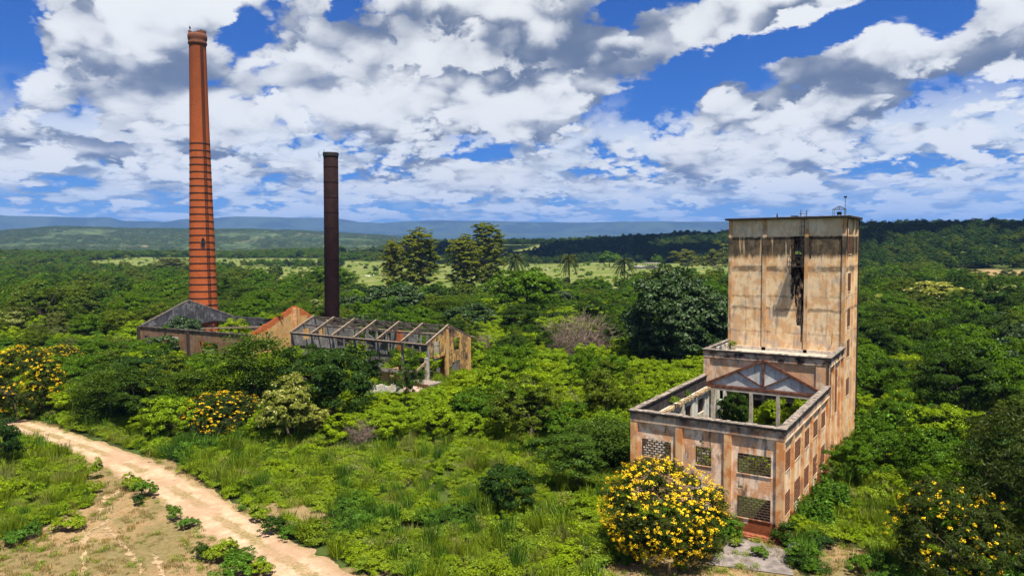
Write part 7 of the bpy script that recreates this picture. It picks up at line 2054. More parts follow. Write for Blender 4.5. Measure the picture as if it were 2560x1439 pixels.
('dry',-1,167,4.4,6.4),
('lime',-119,8,2.8,4.2),
('green',-217,46,5.1,6.5),
('lime',-47,41,2.7,3.6),
('dark',2,229,6.3,7.1),
('green',-19,149,4.3,6.2),
('dark',-105,94,4.9,5.4),
('green',-13,190,5.3,6.8),
('dry',-106,-10,2.6,3.1),
('weed',19,43,2.1,2.2),
('olive',-30,118,4.5,4.8),
('green',-103,110,4.8,6.3),
('green',-3,185,4.8,6.9),
('green',-240,61,6.0,6.9),
('lime',-63,91,3.6,5.5),
('green',-144,79,4.6,6.4),
('lime',-24,51,2.6,3.3),
('lime',-40,57,2.7,4.1),
('green',-214,49,5.0,6.6),
('greyg',-140,19,4.1,3.8),
('lime',-71,147,4.6,7.4),
('lime',20,95,2.7,4.0),
('lime',-117,3,2.9,3.7),
('dark',-70,161,5.5,6.9),
('lime',-37,69,3.1,4.1),
('lime',-48,39,2.6,3.5),
('umbrella',-192,118,5.9,8.2),
('lime',-179,48,4.4,6.1),
('lime',-117,-6,2.7,3.4),
('green',-51,155,5.0,6.5),
('lime',-53,18,1.9,3.6),
('lime',-102,115,4.6,6.7),
('dark',-244,57,5.9,6.8),
('green',-45,81,3.5,4.4),
('umbrella',32,179,9.7,12.9),
('green',-32,184,5.6,6.6),
('green',-84,173,6.0,7.2),
('dark',-8,198,5.6,6.5),
('olive',-72,154,5.5,6.6),
('olive',-145,25,3.2,5.3),
('green',-33,91,3.8,4.2),
('lime',-166,18,3.5,5.3),
('umbrella',-69,181,5.8,7.3),
('lime',-77,126,4.5,6.5),
('lime',-161,48,4.2,5.7),
('lime',-176,41,4.2,5.7),
('green',-172,80,5.4,6.1),
('lime',-177,32,4.0,5.7),
('lime',-180,39,4.2,5.8),
('green',-145,119,5.7,6.8),
('green',25,178,4.2,6.0),
('dark',-102,138,5.5,6.5),
('olive',-47,158,5.2,6.2),
('green',-151,89,5.0,6.4),
('lime',-125,118,4.5,7.6),
('lime',-83,116,4.3,6.4),
('dark',-252,52,6.2,6.3),
('lime',18,32,3.7,4.8),
('green',26,183,4.6,5.7),
('lime',-27,36,2.3,3.0),
('olive',-23,120,4.2,4.6),
('dry',-31,45,2.5,3.3),
('dark',23,76,5.9,6.6),
('lime',-58,14,2.1,3.2),
('green',-43,156,5.1,6.0),
('umbrella',-69,151,5.0,6.7),
('dark',-137,97,5.2,6.0),
('green',-247,44,5.7,6.2),
('green',-189,112,6.1,7.2),
('green',-3,147,4.2,5.3),
('green',-57,111,4.3,5.1),
('lime',-22,47,2.3,3.4),
('dark',-154,104,5.6,6.3),
('lime',-29,52,2.4,3.7),
('weed',13,42,2.2,2.2),
('lime',-32,100,3.2,5.2),
('green',23,68,5.5,6.1),
('green',-125,146,5.4,7.8),
('green',20,206,4.7,6.8),
('olive',-132,83,4.8,5.5),
('green',-22,226,5.7,7.8),
('dark',-241,48,5.8,6.1),
('lime',-20,56,2.6,3.3),
('olive',-166,46,4.7,4.9),
('olive',-219,77,5.9,6.6),
('greyg',-145,18,4.0,3.8),
('green',-234,87,6.3,7.0),
('lime',-110,113,4.6,6.6),
('lime',-20,54,2.3,3.5),
('lime',-39,110,3.5,5.5),
('green',-137,109,4.8,7.0),
('olive',-54,185,6.0,6.5),
('dry',-92,76,3.9,4.9),
('green',12,164,4.0,5.7),
('green',-167,43,4.4,5.1),
('green',-233,46,5.5,6.0),
('lime',-133,7,2.6,4.6),
('dark',-31,150,4.6,5.7),
('lime',-84,100,3.9,5.8),
('green',-149,25,3.0,5.6),
('lime',-217,51,4.9,6.4),
('olive',-224,48,5.7,5.5),
('dark',15,227,5.4,7.0),
('lime',-77,15,2.5,3.2),
('lime',-158,16,3.2,5.0),
('lime',-204,84,5.1,7.3),
('green',-83,131,4.5,6.5),
('green',-224,103,6.1,7.6),
('lime',-134,20,3.2,4.3),
('olive',-46,153,4.7,6.1),
('lime',-116,6,2.7,3.7),
('green',-143,141,4.7,8.9),
('olive',-57,165,5.1,6.4),
('green',-26,216,5.7,7.2),
('lime',-73,58,3.0,4.4),
('olive',-85,154,5.4,6.4),
('lime',-118,-1,2.7,3.5),
('dry',-82,27,2.9,3.3),
('green',-79,165,5.5,6.6),
('lime',-129,10,2.5,4.7),
('umbrella',-13,223,5.7,7.0),
('lime',-97,1,2.4,3.2),
('lime',-84,77,3.5,5.1),
('green',-87,163,5.1,7.3),
('olive',-226,32,5.2,5.3),
('olive',-40,105,3.9,4.5),
('green',23,228,5.3,6.6),
('olive',-99,134,5.4,5.8),
('green',-192,106,5.5,7.3),
('olive',-101,72,3.8,4.9),
('green',30,191,10.0,12.6),
('lime',-74,74,3.1,5.0),
('green',-19,177,4.8,6.1),
('green',-26,208,5.6,6.8),
('olive',-231,59,5.4,6.3),
('green',-20,124,3.6,5.2),
('green',-56,115,3.8,5.5),
('green',-126,123,5.2,6.4),
('dark',-11,218,5.7,6.7),
('green',-237,73,5.8,6.6),
('olive',-104,62,3.9,4.4),
('glossy',-155,123,4.9,7.6),
('olive',-88,120,4.8,5.5),
('green',-14,214,5.2,7.1),
('lime',-57,17,1.8,3.6),
('lime',-69,115,3.6,6.2),
('olive',-239,39,5.3,5.8),
('olive',-67,127,4.4,5.6),
('lime',-171,125,5.1,7.9),
('lime',-57,65,3.0,4.2),
('green',-106,166,5.7,7.0),
('olive',-192,22,4.6,4.4),
('dark',-208,71,5.6,5.9),
('lime',-216,28,4.0,6.1),
('lime',-92,7,2.3,3.3),
('olive',-97,74,4.0,4.5),
('green',-55,191,5.6,6.7),
('olive',-108,120,4.8,6.0),
('olive',-117,169,4.9,8.7),
('umbrella',-158,51,4.0,5.3),
('lime',-96,102,4.0,5.8),
('green',-20,194,4.9,6.6),
('green',-165,80,4.7,6.0),
('green',-217,81,5.3,6.8),
('dark',-209,45,4.9,5.4),
('green',-181,131,6.0,7.2),
('olive',-147,38,3.8,4.5),
('olive',-48,172,5.3,5.9),
('lime',-206,33,4.3,5.5),
('lime',-60,93,3.4,5.0),
('green',-60,120,4.0,5.5),
('green',-153,84,4.4,6.2),
('lime',-74,16,2.4,3.0),
('lime',-45,57,2.8,3.6),
('green',-74,135,4.6,5.9),
('lime',-13,85,2.9,3.7),
('glossy',-94,181,5.8,7.1),
('green',-71,188,5.3,7.3),
('green',-140,131,5.4,6.7),
('olive',-227,47,5.1,5.7),
('lime',-43,83,3.2,4.2),
('olive',-74,158,5.3,6.0),
('dark',-31,221,5.8,7.0),
('lime',-131,100,4.3,6.3),
('olive',-56,199,5.6,6.9),
('green',21,174,4.1,5.3),
('umbrella',26,216,4.8,6.2),
('glossy',-127,155,4.7,8.3),
('green',-196,79,5.1,6.2),
('olive',-51,190,5.7,6.2),
('green',-112,21,2.5,4.2),
('lime',-90,141,4.5,6.6),
('green',11,210,5.1,6.0),
('green',-165,94,4.8,6.3),
('lime',-203,31,4.0,5.5),
('olive',-66,163,5.4,5.8),
('glossy',-81,170,5.3,6.6),
('dark',-150,125,5.1,6.9),
('green',-179,127,5.3,7.6),
('glossy',-38,134,4.3,4.9),
('olive',-93,162,5.5,6.4),
('green',1,189,4.4,6.1),
('umbrella',-217,110,6.1,7.0),
('lime',-104,73,3.3,5.3),
('lime',-167,63,4.2,5.6),
('green',-146,84,4.5,5.6),
('olive',-31,147,4.5,5.0),
('green',-73,184,5.2,7.0),
('lime',-191,70,4.2,6.7),
('olive',-161,92,5.1,5.6),
('weed',21,44,4.3,4.3),
('green',-149,109,4.7,6.4),
('green',-96,165,5.2,6.9),
('lime',-97,78,3.5,5.1),
('lime',-70,98,3.3,5.5),
('green',-205,88,5.2,6.5),
('green',-247,39,4.9,5.9),
('olive',-190,74,5.0,5.7),
('olive',-171,88,5.4,5.4),
('lime',-83,126,4.1,6.0),
('green',-116,180,4.8,8.7),
('dark',-151,132,4.7,7.6),
('olive',-59,108,4.0,4.6),
('green',-56,161,4.6,6.1),
('green',-204,72,4.9,6.0),
('lime',-190,140,5.4,8.2),
('lime',-68,111,3.4,5.7),
('olive',-121,134,5.4,5.8),
('lime',-20,67,2.5,3.4),
('lime',-205,26,3.9,5.3),
('olive',-193,54,4.8,5.0),
('olive',-172,33,4.2,4.3),
('olive',-155,48,4.1,4.6),
('green',-144,108,4.7,6.2),
('green',-36,82,3.0,3.9),
('green',-61,170,4.9,6.2),
('lime',-162,118,4.9,7.0),
('lime',-66,92,3.2,5.0),
('green',-23,221,5.1,7.1),
('olive',-82,161,5.1,6.2),
('green',-103,57,3.1,4.6),
('lime',-153,24,2.9,4.9),
('green',-188,90,5.1,6.0),
('dark',-230,76,5.7,6.0),
('olive',-21,214,5.5,6.2),
('glossy',-95,186,5.6,7.0),
('green',-62,149,4.3,5.9),
('greyg',-174,11,8.9,8.1),
('umbrella',-36,159,4.2,5.8),
('lime',-85,28,2.5,3.5),
('olive',-75,163,4.8,6.3),
('dark',-107,111,4.5,5.3),
('lime',-178,36,3.6,5.2),
('lime',-23,57,2.3,3.2),
('green',-31,207,5.2,6.5),
('lime',-90,129,3.9,6.4),
('lime',-140,5,2.4,4.3),
('lime',-19,60,2.3,3.2),
('green',-235,77,5.5,6.2),
('dark',-80,134,4.5,5.5),
('lime',-115,57,3.1,4.9),
('olive',-72,169,5.1,6.0),
('umbrella',-156,118,4.9,6.5),
('green',2,164,3.9,5.2),
('dark',-79,110,4.0,4.9),
('green',-125,70,3.6,5.0),
('green',-133,114,4.6,6.0),
('lime',-47,55,2.5,3.5),
('glossy',-160,114,5.0,6.2),
('green',-187,63,4.4,5.5),
('green',-9,166,4.0,5.4),
('lime',-75,91,3.1,5.2),
('lime',-72,20,2.1,3.2),
('green',-227,90,5.2,6.8),
('glossy',-186,135,5.8,6.9),
('green',-175,121,5.2,6.7),
('green',-38,164,4.5,5.5),
('lime',-66,98,3.0,5.3),
('green',-197,109,5.3,6.6),
('glossy',-54,195,5.3,6.2),
('lime',-38,54,2.4,3.2),
('olive',-43,216,5.7,6.3),
('green',33,165,7.8,10.4),
('lime',-61,55,2.7,3.5),
('olive',-172,101,4.8,6.1),
('green',-146,147,4.3,8.4),
('weed',22,48,4.3,4.2),
('olive',-199,102,5.7,5.8),
('lime',-40,114,3.2,5.0),
('green',-71,176,4.7,6.6),
('lime',-54,63,2.7,3.6),
('olive',-207,118,5.7,6.6),
('olive',-29,226,5.7,6.3),
('olive',-76,198,5.8,6.3),
('green',-238,81,5.3,6.5),
('green',-112,152,4.9,6.3),
('lime',22,80,4.8,6.6),
('lime',-89,136,3.8,6.5),
('olive',-245,52,5.0,5.7),
('green',-157,129,4.5,7.2),
('lime',-195,20,3.5,4.8),
('green',-54,207,5.2,6.7),
('lime',-59,99,3.2,4.7),
('green',-165,100,4.6,5.9),
('green',-130,123,4.5,6.0),
('lime',-35,110,3.0,4.7),
('green',-25,126,3.4,4.5),
('green',-218,104,5.7,6.1),
('green',-18,211,4.6,6.5),
('lime',-85,122,3.7,5.7),
('olive',-128,150,5.0,6.4),
('green',-113,142,4.8,5.9),
('olive',-166,71,4.6,4.6),
('olive',-189,61,4.8,4.7),
('green',-108,194,4.8,8.1),
('dry',-227,50,4.6,5.4),
('green',-158,136,4.2,7.9),
('green',-81,203,5.0,7.3),
('lime',-96,98,3.3,5.4),
('dry',-30,43,2.2,2.7),
('umbrella',-91,201,5.3,7.1),
('lime',-163,35,3.4,4.5),
('lime',-59,57,2.5,3.6),
('olive',-163,109,4.9,5.7),
('lime',-91,29,2.4,3.4),
('lime',-52,20,1.6,3.1),
('glossy',-102,190,5.4,6.8),
('umbrella',-200,106,5.1,6.3),
('green',-119,62,3.2,4.6),
('lime',-82,109,3.5,5.1),
('lime',-41,60,2.5,3.2),
('lime',-60,113,3.2,5.3),
('lime',-82,141,4.0,5.9),
('lime',-163,23,3.0,4.5),
('green',-64,193,4.7,6.8),
('lime',-146,135,4.4,6.9),
('lime',-57,69,2.9,3.6),
('dry',-82,22,2.3,3.0),
('olive',-17,151,4.0,4.6),
('dark',-28,190,4.8,5.5),
('green',-123,141,4.7,6.1),
('green',-240,76,5.2,5.9),
('lime',-219,32,3.6,5.7),
('glossy',-63,122,4.0,4.6),
('green',-21,161,3.8,5.3),
('lime',-65,145,3.7,5.9),
('lime',-136,8,2.2,4.2),
('green',-37,179,4.2,6.0),
('dry',-88,65,2.9,4.2),
('lime',-130,52,3.0,4.7),
('lime',-27,53,2.1,3.0),
('green',-45,184,4.6,5.9),
('lime',-44,106,2.9,4.8),
('green',-132,162,4.2,8.0),
('green',-163,135,4.0,8.1),
('lime',-187,85,4.3,5.9),
('dark',-95,156,4.6,6.0),
('lime',-115,22,2.2,4.1),
('olive',-139,138,5.1,5.8),
('green',-13,228,5.0,6.2),
('dark',-169,105,4.6,5.9),
('green',-118,144,4.8,5.8),
('lime',-76,67,2.5,4.5),
('green',-166,130,4.1,7.7),
('olive',-90,174,4.8,6.3),
('lime',-52,38,2.1,3.0),
('glossy',-53,215,5.3,6.3),
('glossy',-112,131,4.8,5.2),
('green',-216,114,5.7,6.2),
('green',-3,228,4.6,6.4),
('olive',-121,147,4.7,6.1),
('glossy',-107,201,4.6,8.2),
('green',-138,142,4.9,6.1),
('lime',-168,14,3.0,4.0),
('lime',-236,36,4.1,5.4),
('green',-56,211,4.7,6.9),
('green',-136,74,3.8,4.5),
('dry',-77,13,2.1,2.6),
('green',-78,106,3.4,4.8),
('lime',-82,79,3.0,4.3),
('dark',-87,211,5.3,6.9),
('green',-142,155,4.1,7.9),
('olive',-112,185,5.0,7.0),
('green',-192,126,5.3,6.3),
('olive',-136,150,4.6,6.6),
('green',-85,188,5.1,6.2),
('lime',-212,28,3.6,4.9),
('glossy',-124,163,4.5,7.1),
('green',-99,159,4.6,6.0),
('olive',-15,206,4.7,5.5),
('olive',-61,190,5.0,5.7),
('olive',-52,202,4.8,6.1),
('lime',-26,121,2.8,4.8),
('green',-231,35,4.4,4.7),
('olive',-121,160,4.8,6.3),
('green',-152,138,4.4,6.8),
('lime',-61,57,2.6,3.3),
('dry',-48,79,3.0,3.3),
('lime',-182,122,4.2,7.2),
('lime',-90,123,3.6,5.5),
('dark',-92,118,3.9,4.9),
('green',-104,101,3.8,4.6),
('lime',-208,28,3.4,4.9),
('dark',-177,103,4.8,5.4),
('umbrella',-93,171,4.5,6.3),
('green',7,207,4.3,5.3),
('lime',-37,99,2.6,4.3),
('green',-125,171,4.2,7.7),
('lime',-172,27,2.9,4.6),
('olive',-47,176,4.3,5.5),
('green',-43,143,3.7,4.7),
('lime',-135,11,1.9,4.5),
('green',-211,122,5.5,6.1),
('olive',-178,67,4.4,4.4),
('lime',-204,67,4.1,5.4),
('dark',-133,103,4.0,5.1),
('lime',-127,-3,2.1,3.1),
('umbrella',-22,206,4.2,6.1),
('olive',-120,175,4.6,6.9),
('lime',-143,3,2.6,3.2),
('glossy',-65,171,4.5,5.4),
('olive',-90,167,4.7,5.6),
('lime',-146,4,2.1,3.9),
('dark',-122,168,4.5,6.7),
('lime',-194,101,4.3,6.1),
('lime',-75,111,3.1,5.1),
('green',-222,80,4.5,5.8),
('green',-116,117,4.0,5.2),
('olive',-210,96,4.9,5.6),
('green',28,172,7.2,10.1),
('olive',-42,207,4.8,5.8),
('olive',-70,199,4.8,6.1),
('green',-197,128,5.1,6.3),
('olive',-179,111,4.8,5.4),
('olive',-131,73,3.5,4.4),
('green',-177,84,4.3,4.9),
('dark',-88,132,4.0,4.9),
('lime',-107,76,2.9,4.6),
('lime',-130,173,3.7,8.5),
('lime',-49,196,3.9,6.7),
('lime',-67,122,3.1,5.2),
('green',-115,165,4.6,6.0),
('green',-6,206,4.2,5.4),
('lime',-208,36,3.4,5.0),
('dry',-78,54,2.7,3.2),
('olive',-149,81,3.8,4.6),
('green',13,212,4.1,5.2),
('olive',-106,148,4.6,5.1),
('lime',-168,40,3.3,4.2),
('green',-102,178,4.9,5.8),
('green',-106,180,4.6,6.5),
('green',-213,85,4.4,5.7),
('olive',-63,197,4.9,5.6),
('dry',-45,87,2.8,3.5),
('lime',-151,28,2.5,4.4),
('lime',-100,66,2.8,4.1),
('olive',-140,75,3.5,4.5),
('green',-118,163,4.6,6.0),
('green',-106,185,5.0,6.1),
('lime',-64,53,2.2,3.3),
('lime',-122,188,4.1,7.9),
('lime',-130,7,2.4,3.0),
('olive',-48,144,3.6,4.7),
('green',-68,218,4.9,6.4),
('lime',-158,25,2.4,4.6),
('olive',-177,131,4.9,5.8),
('lime',-128,8,2.2,3.3),
('lime',-136,23,2.7,3.4),
('lime',-64,59,2.5,3.2),
('lime',-113,55,2.8,4.0),
('green',-115,199,4.2,8.0),
('green',-60,163,3.9,5.3),
('lime',-154,28,2.3,4.7),
('green',-135,106,3.8,5.1),
('olive',35,186,7.7,9.6),
('olive',-136,159,4.3,6.6),
('olive',-137,154,4.4,6.2),
('green',-98,197,4.7,6.5),
('dry',-44,78,2.8,3.0),
('green',-174,87,4.4,4.6),
('green',-24,195,4.3,5.0),
('lime',-127,-1,2.0,3.0),
('umbrella',29,156,6.5,8.8),
('olive',-213,81,4.5,5.1),
('olive',16,207,3.9,5.0),
('olive',-194,114,5.0,5.3),
('lime',-140,1,2.1,3.3),
('green',-151,76,3.6,4.4),
('green',-117,186,4.6,6.6),
('dark',-36,219,4.5,5.9),
('green',-160,81,3.8,4.7),
('green',-37,222,4.5,6.1),
('lime',-141,7,2.0,3.8),
('umbrella',-213,116,4.7,6.1),
('olive',-141,159,4.0,6.9),
('green',-23,187,4.0,5.0),
('green',-43,202,4.5,5.4),
('green',14,217,3.8,5.5),
('dark',-49,180,4.2,5.1),
('green',-140,164,3.9,7.3),
('green',-94,146,4.1,5.0),
('glossy',-102,202,5.1,6.0),
('dark',32,150,6.7,7.7),
('olive',-211,89,4.4,5.3),
('green',-231,48,4.2,4.6),
('green',-191,81,4.0,5.0),
('umbrella',29,203,7.9,10.6),
('lime',-125,176,4.1,6.9),
('green',8,228,4.3,5.2),
('olive',-97,170,4.4,5.5),
('green',-173,109,4.2,5.3),
('green',-158,147,3.8,7.1),
('green',-133,151,4.2,5.9),
('olive',-39,203,4.6,5.0),
('olive',-170,71,3.7,4.4),
('olive',-246,59,4.6,4.7),
('green',-155,141,4.1,6.1),
('lime',-20,121,2.4,4.3),
('lime',-90,191,4.1,6.4),
('dry',-34,89,2.7,3.0),
('green',-48,150,3.4,4.7),
('lime',-52,28,1.5,2.8),
('lime',-67,131,3.0,5.1),
('glossy',-86,202,4.7,5.9),
('dry',-15,130,2.9,3.8),
('green',-150,155,3.8,7.1),
('green',-163,71,3.4,4.5),
('lime',-87,125,3.1,5.1),
('lime',-27,129,2.6,4.6),
('dry',4,169,3.2,4.4),
('olive',-130,168,3.9,6.8),
('lime',-150,30,2.3,4.3),
('lime',-189,20,2.8,4.0),
('green',-198,76,3.8,4.9),
('dry',-11,135,2.7,4.1),
('green',-36,168,3.5,4.8),
('green',-124,152,4.3,5.3),
('dry',-82,157,3.8,5.1),
('green',-61,146,3.5,4.5),
('green',-173,135,3.6,6.9),
('lime',-162,153,3.3,8.0),
('olive',-163,104,4.0,4.8),
('lime',-227,98,4.3,5.8),
('lime',-19,110,2.5,3.6),
('green',-108,189,4.5,5.9),
('lime',-76,96,2.6,4.2),
('lime',-96,201,4.2,6.6),
('umbrella',-132,147,4.1,5.4),
('olive',-191,12,6.9,7.4),
('green',-234,68,4.1,5.0),
('lime',-69,61,2.2,3.3),
('lime',-27,176,3.3,5.0),
('lime',-173,6,5.7,7.5),
('lime',-136,117,3.2,5.7),
('green',24,112,5.0,6.4),
('green',-114,193,4.5,6.1),
('green',-159,125,4.0,5.4),
('greyg',-186,11,7.4,6.5),
('lime',-76,121,3.0,4.5),
('lime',-145,6,1.9,3.6),
('green',-147,159,3.7,6.7),
('lime',-111,135,3.3,5.5),
('lime',-207,42,3.3,4.4),
('umbrella',35,197,7.2,9.8),
('lime',-10,105,2.3,3.3),
('dry',-177,44,3.3,3.8),
('lime',-63,127,2.8,4.8),
('green',-187,115,4.1,5.4),
('lime',-48,202,3.8,5.7),
('green',-45,162,3.3,4.8),
('lime',-112,138,3.3,5.7),
('lime',-106,-13,3.6,5.0),
('lime',-160,23,2.4,3.7),
('green',-96,119,3.3,4.5),
('lime',-202,78,3.7,4.9),
('lime',-68,203,3.9,6.0),
('olive',-103,149,4.1,4.6),
('lime',-80,120,2.9,4.7),
('lime',-105,-16,3.5,4.6),
('olive',-109,124,3.5,4.6),
('olive',-247,32,8.9,9.0),
('lime',-55,72,2.3,3.1),
('lime',-82,84,2.5,3.9),
('lime',-174,24,2.6,3.8),
('green',-74,209,4.5,5.5),
('lime',-192,86,3.6,5.0),
('lime',-34,166,3.1,4.9),
('lime',-103,133,3.1,5.4),
('dark',25,126,6.0,6.0),
('lime',-61,17,1.4,2.6),
('lime',-111,163,3.8,5.6),
('green',-252,35,8.4,9.9),
('lime',-71,132,3.0,4.6),
('green',-67,188,3.8,5.5),
('lime',-102,128,3.3,4.8),
('green',-46,219,4.2,5.5),
('lime',-199,28,3.0,3.9),
('green',-126,142,3.9,5.1),
('green',-216,67,3.9,4.5),
('lime',-92,98,2.7,4.3),
('lime',-162,26,2.5,3.6),
('green',-233,29,7.7,9.1),
('green',-171,130,4.0,5.4),
('lime',-185,59,3.0,4.6),
('umbrella',-40,210,3.8,5.5),
('dry',-26,131,2.8,3.6),
('dark',36,206,7.7,9.1),
('lime',-100,118,2.9,4.8),
('green',-163,148,3.5,6.6),
('lime',-116,-12,3.7,5.0),
('green',-121,193,4.1,6.3),
('lime',-174,31,2.6,3.9),
('green',-102,196,4.2,5.7),
('dry',-108,87,2.9,3.8),
('lime',-224,84,3.9,5.0),
('green',-147,164,3.5,6.7),
('dry',-194,132,4.1,5.6),
('green',37,222,7.3,10.5),
('lime',-60,66,2.1,3.0),
('green',-110,-12,3.8,4.5),
('olive',-26,228,4.4,4.7),
('green',-156,156,3.5,6.6),
('lime',-53,94,2.2,3.7),
('green',-83,192,3.8,5.5),
('olive',-119,139,3.8,4.5),
('green',-137,172,3.5,6.6),
('green',-137,128,3.6,4.8),
('lime',-106,115,2.8,4.7),
('dark',-129,164,4.1,5.2),
('lime',-193,65,3.0,4.7),
('lime',-109,158,3.3,5.6),
('green',31,212,6.9,10.1),
('lime',-149,169,3.2,7.4),
('lime',-78,157,3.3,4.8),
('green',-36,203,3.6,4.9),
('dark',29,128,5.8,5.5),
('green',-167,146,3.4,6.4),
('lime',-84,145,3.1,4.7),
('lime',-126,56,2.3,3.8),
('olive',-133,141,3.9,4.6),
('lime',-222,108,3.8,5.5),
('green',-177,108,3.7,4.7),
('olive',-176,113,4.1,4.3),
('dry',-31,130,2.7,3.5),
('lime',-214,92,3.5,5.2),
('green',-183,115,3.6,5.0),
('glossy',-80,197,4.2,4.8),
('green',-130,191,3.5,6.7),
('lime',-87,101,2.6,3.8),
('green',-223,87,4.0,4.4),
('dark',-169,137,3.6,5.5),
('green',-135,124,3.5,4.5),
('lime',-70,172,3.1,5.1),
('green',-180,116,3.7,4.8),
('olive',-167,140,3.6,5.5),
('dry',-89,99,2.7,3.6),
('lime',-85,168,3.4,4.9),
('lime',-180,9,5.2,7.0),
('olive',-58,187,3.6,4.6),
('lime',-136,-5,4.1,5.2),
('green',-74,179,3.5,4.8),
('lime',-76,150,2.9,4.6),
('lime',-148,6,1.7,3.2),
('green',30,144,5.3,6.4),
('glossy',-151,147,4.0,4.6),
('lime',-191,102,3.2,5.0),
('green',-129,144,3.7,4.4),
('dry',-66,119,2.6,3.8),
('green',-129,126,3.2,4.5),
('green',-200,130,3.9,5.1),
('olive',-152,158,3.5,5.7),
('lime',-112,-14,3.4,4.3),
('lime',-173,42,2.5,3.8),
('green',-33,224,3.6,5.1),
('lime',-81,81,2.1,3.6),
('dry',-62,187,3.5,4.6),
('green',26,163,5.9,7.1),
('lime',-56,40,1.4,2.7),
('olive',-56,204,3.7,4.8),
('green',-114,175,3.7,5.1),
('green',-94,193,3.8,5.0),
('lime',-108,151,3.0,5.1),
('lime',-232,93,3.4,5.4),
('olive',-155,145,4.0,4.6),
('green',-154,164,3.2,6.5),
('lime',-141,147,3.5,5.0),
('green',-89,186,3.7,4.8),
('dry',-46,123,2.5,3.5),
('green',-75,194,3.7,4.7),
('green',-142,173,3.3,6.0),
('dry',-137,121,3.2,4.3),
('green',-185,109,3.5,4.5),
('dry',-155,57,2.6,3.5),
('lime',-75,105,2.4,3.6),
('lime',-83,112,2.3,4.1),
('green',-181,139,3.1,5.9),
('green',-188,120,3.7,4.6),
('green',-146,172,3.2,6.1),
('olive',-100,167,3.6,4.4),
('lime',-99,130,2.7,4.5),
('green',-175,126,3.5,4.8),
('olive',-190,134,3.8,4.8),
('glossy',-110,176,3.7,4.6),
('lime',-169,98,2.7,4.8),
('olive',-125,195,3.8,5.3),
('lime',-215,78,3.2,4.4),
('lime',-110,128,2.7,4.5),
('green',-163,127,3.4,4.5),
('dark',-131,182,3.5,5.5),
('weed',20,41,2.6,2.8),
('lime',-99,204,3.4,5.7),
('olive',-160,158,3.2,5.8),
('green',-181,109,3.2,4.5),
('lime',-55,101,2.0,3.5),
('lime',-89,206,3.6,5.2),
('lime',-78,98,2.2,3.5),
('green',-198,123,3.6,4.8),
('green',-173,145,3.1,5.8),
('green',-169,150,3.1,5.8),
('lime',-113,84,2.2,3.8),
('lime',-200,111,3.3,4.8),
('green',-185,131,3.4,4.9),
('olive',-38,225,3.7,4.4),
('green',-177,142,3.0,5.7),
('green',-70,193,3.3,4.6),
('lime',-87,116,2.4,3.8),
('green',-69,207,3.6,4.5),
('dry',-98,72,2.1,3.2),
('lime',-77,191,3.1,4.9),
('dark',-127,189,3.8,4.9),
('green',-166,156,3.0,5.8),
('dry',-71,205,3.5,4.6),
('green',-188,106,3.1,4.4),
('dry',-79,140,2.9,3.7),
('lime',-168,119,2.9,4.8),
('lime',-77,132,2.4,4.1),
('lime',-49,205,3.1,4.6),
('lime',-213,109,3.3,4.7),
('green',-111,180,3.5,4.5),
('green',-136,183,3.1,5.8),
('olive',-118,191,3.8,4.5),
('green',-195,139,3.6,4.8),
('dry',-68,147,2.8,3.6),
('lime',-207,39,2.4,3.7),
('dry',-165,12,2.0,2.6),
('green',-94,196,3.3,4.8),
('green',-201,125,3.4,4.7),
('olive',-257,38,6.8,8.2),
('lime',-134,179,3.1,5.3),
('dry',-6,201,2.8,4.0),
('lime',-82,166,2.8,4.4),
('greyg',-185,15,5.9,5.1),
('dry',-114,52,2.0,2.7),
('lime',-138,13,1.5,2.8),
('lime',-149,143,2.9,4.8),
('lime',-183,118,3.0,4.5),
('green',27,122,4.3,5.0),
('green',-172,140,3.3,4.6),
('lime',-80,146,2.6,4.0),
('lime',-135,165,3.0,5.0),
('lime',-153,100,2.4,4.2),
('lime',-100,109,2.4,3.5),
('lime',-30,211,2.8,4.5),
('green',30,221,6.3,8.2),
('lime',-88,169,2.6,4.7),
('green',-141,179,2.9,5.6),
('olive',-92,209,3.7,4.3),
('green',-126,-6,3.5,4.0),
('lime',-144,10,1.5,2.8),
('green',35,229,6.6,7.9),
('lime',-98,193,3.2,4.6),
('lime',-102,205,3.3,4.8),
('greyg',-169,7,5.1,4.5),
('lime',-115,122,2.5,3.8),
('lime',-60,194,2.6,4.6),
('dark',-134,188,3.1,5.0),
('green',-242,35,6.0,7.6),
('lime',-113,119,2.4,3.7),
('lime',-76,203,2.9,4.6),
('greyg',-182,13,5.6,4.6),
('green',-149,178,2.9,5.4),
('dry',-39,186,2.7,3.8),
('green',-184,143,2.8,5.3),
('lime',-152,150,2.8,4.7),
('dry',-120,180,3.3,4.3),
('lime',-173,153,2.8,5.3),
('lime',-141,12,1.4,2.7),
('lime',-207,20,4.9,6.5),
('dry',-116,137,2.8,3.7),
('green',-168,159,2.8,5.3),
('weed',19,50,2.5,2.7),
('lime',-133,-7,3.2,4.3),
('green',-178,147,2.7,5.2),
('lime',-37,149,2.1,3.5),
('lime',-64,166,2.5,3.9),
('lime',-126,180,3.0,4.6),
('umbrella',-157,173,2.7,5.5),
('green',-138,187,2.8,5.3),
('green',-164,163,2.8,5.2),
('olive',-160,164,2.9,4.9),
('green',-145,181,2.8,5.3),
('lime',-208,63,2.4,3.7),
('lime',-138,124,2.6,3.8),
('green',-181,146,2.7,5.1),
('green',-159,169,2.7,5.2),
('lime',-132,119,2.4,3.9),
('greyg',-197,16,5.4,5.0),
('lime',-143,177,3.0,4.6),
('green',-156,168,2.9,4.7),
('lime',28,115,3.4,4.6),
('lime',-150,7,1.4,2.6),
('lime',-165,122,2.7,4.0),
('green',-154,176,2.7,5.2),
('dry',-176,46,2.1,2.9),
('dry',-163,143,2.9,4.1),
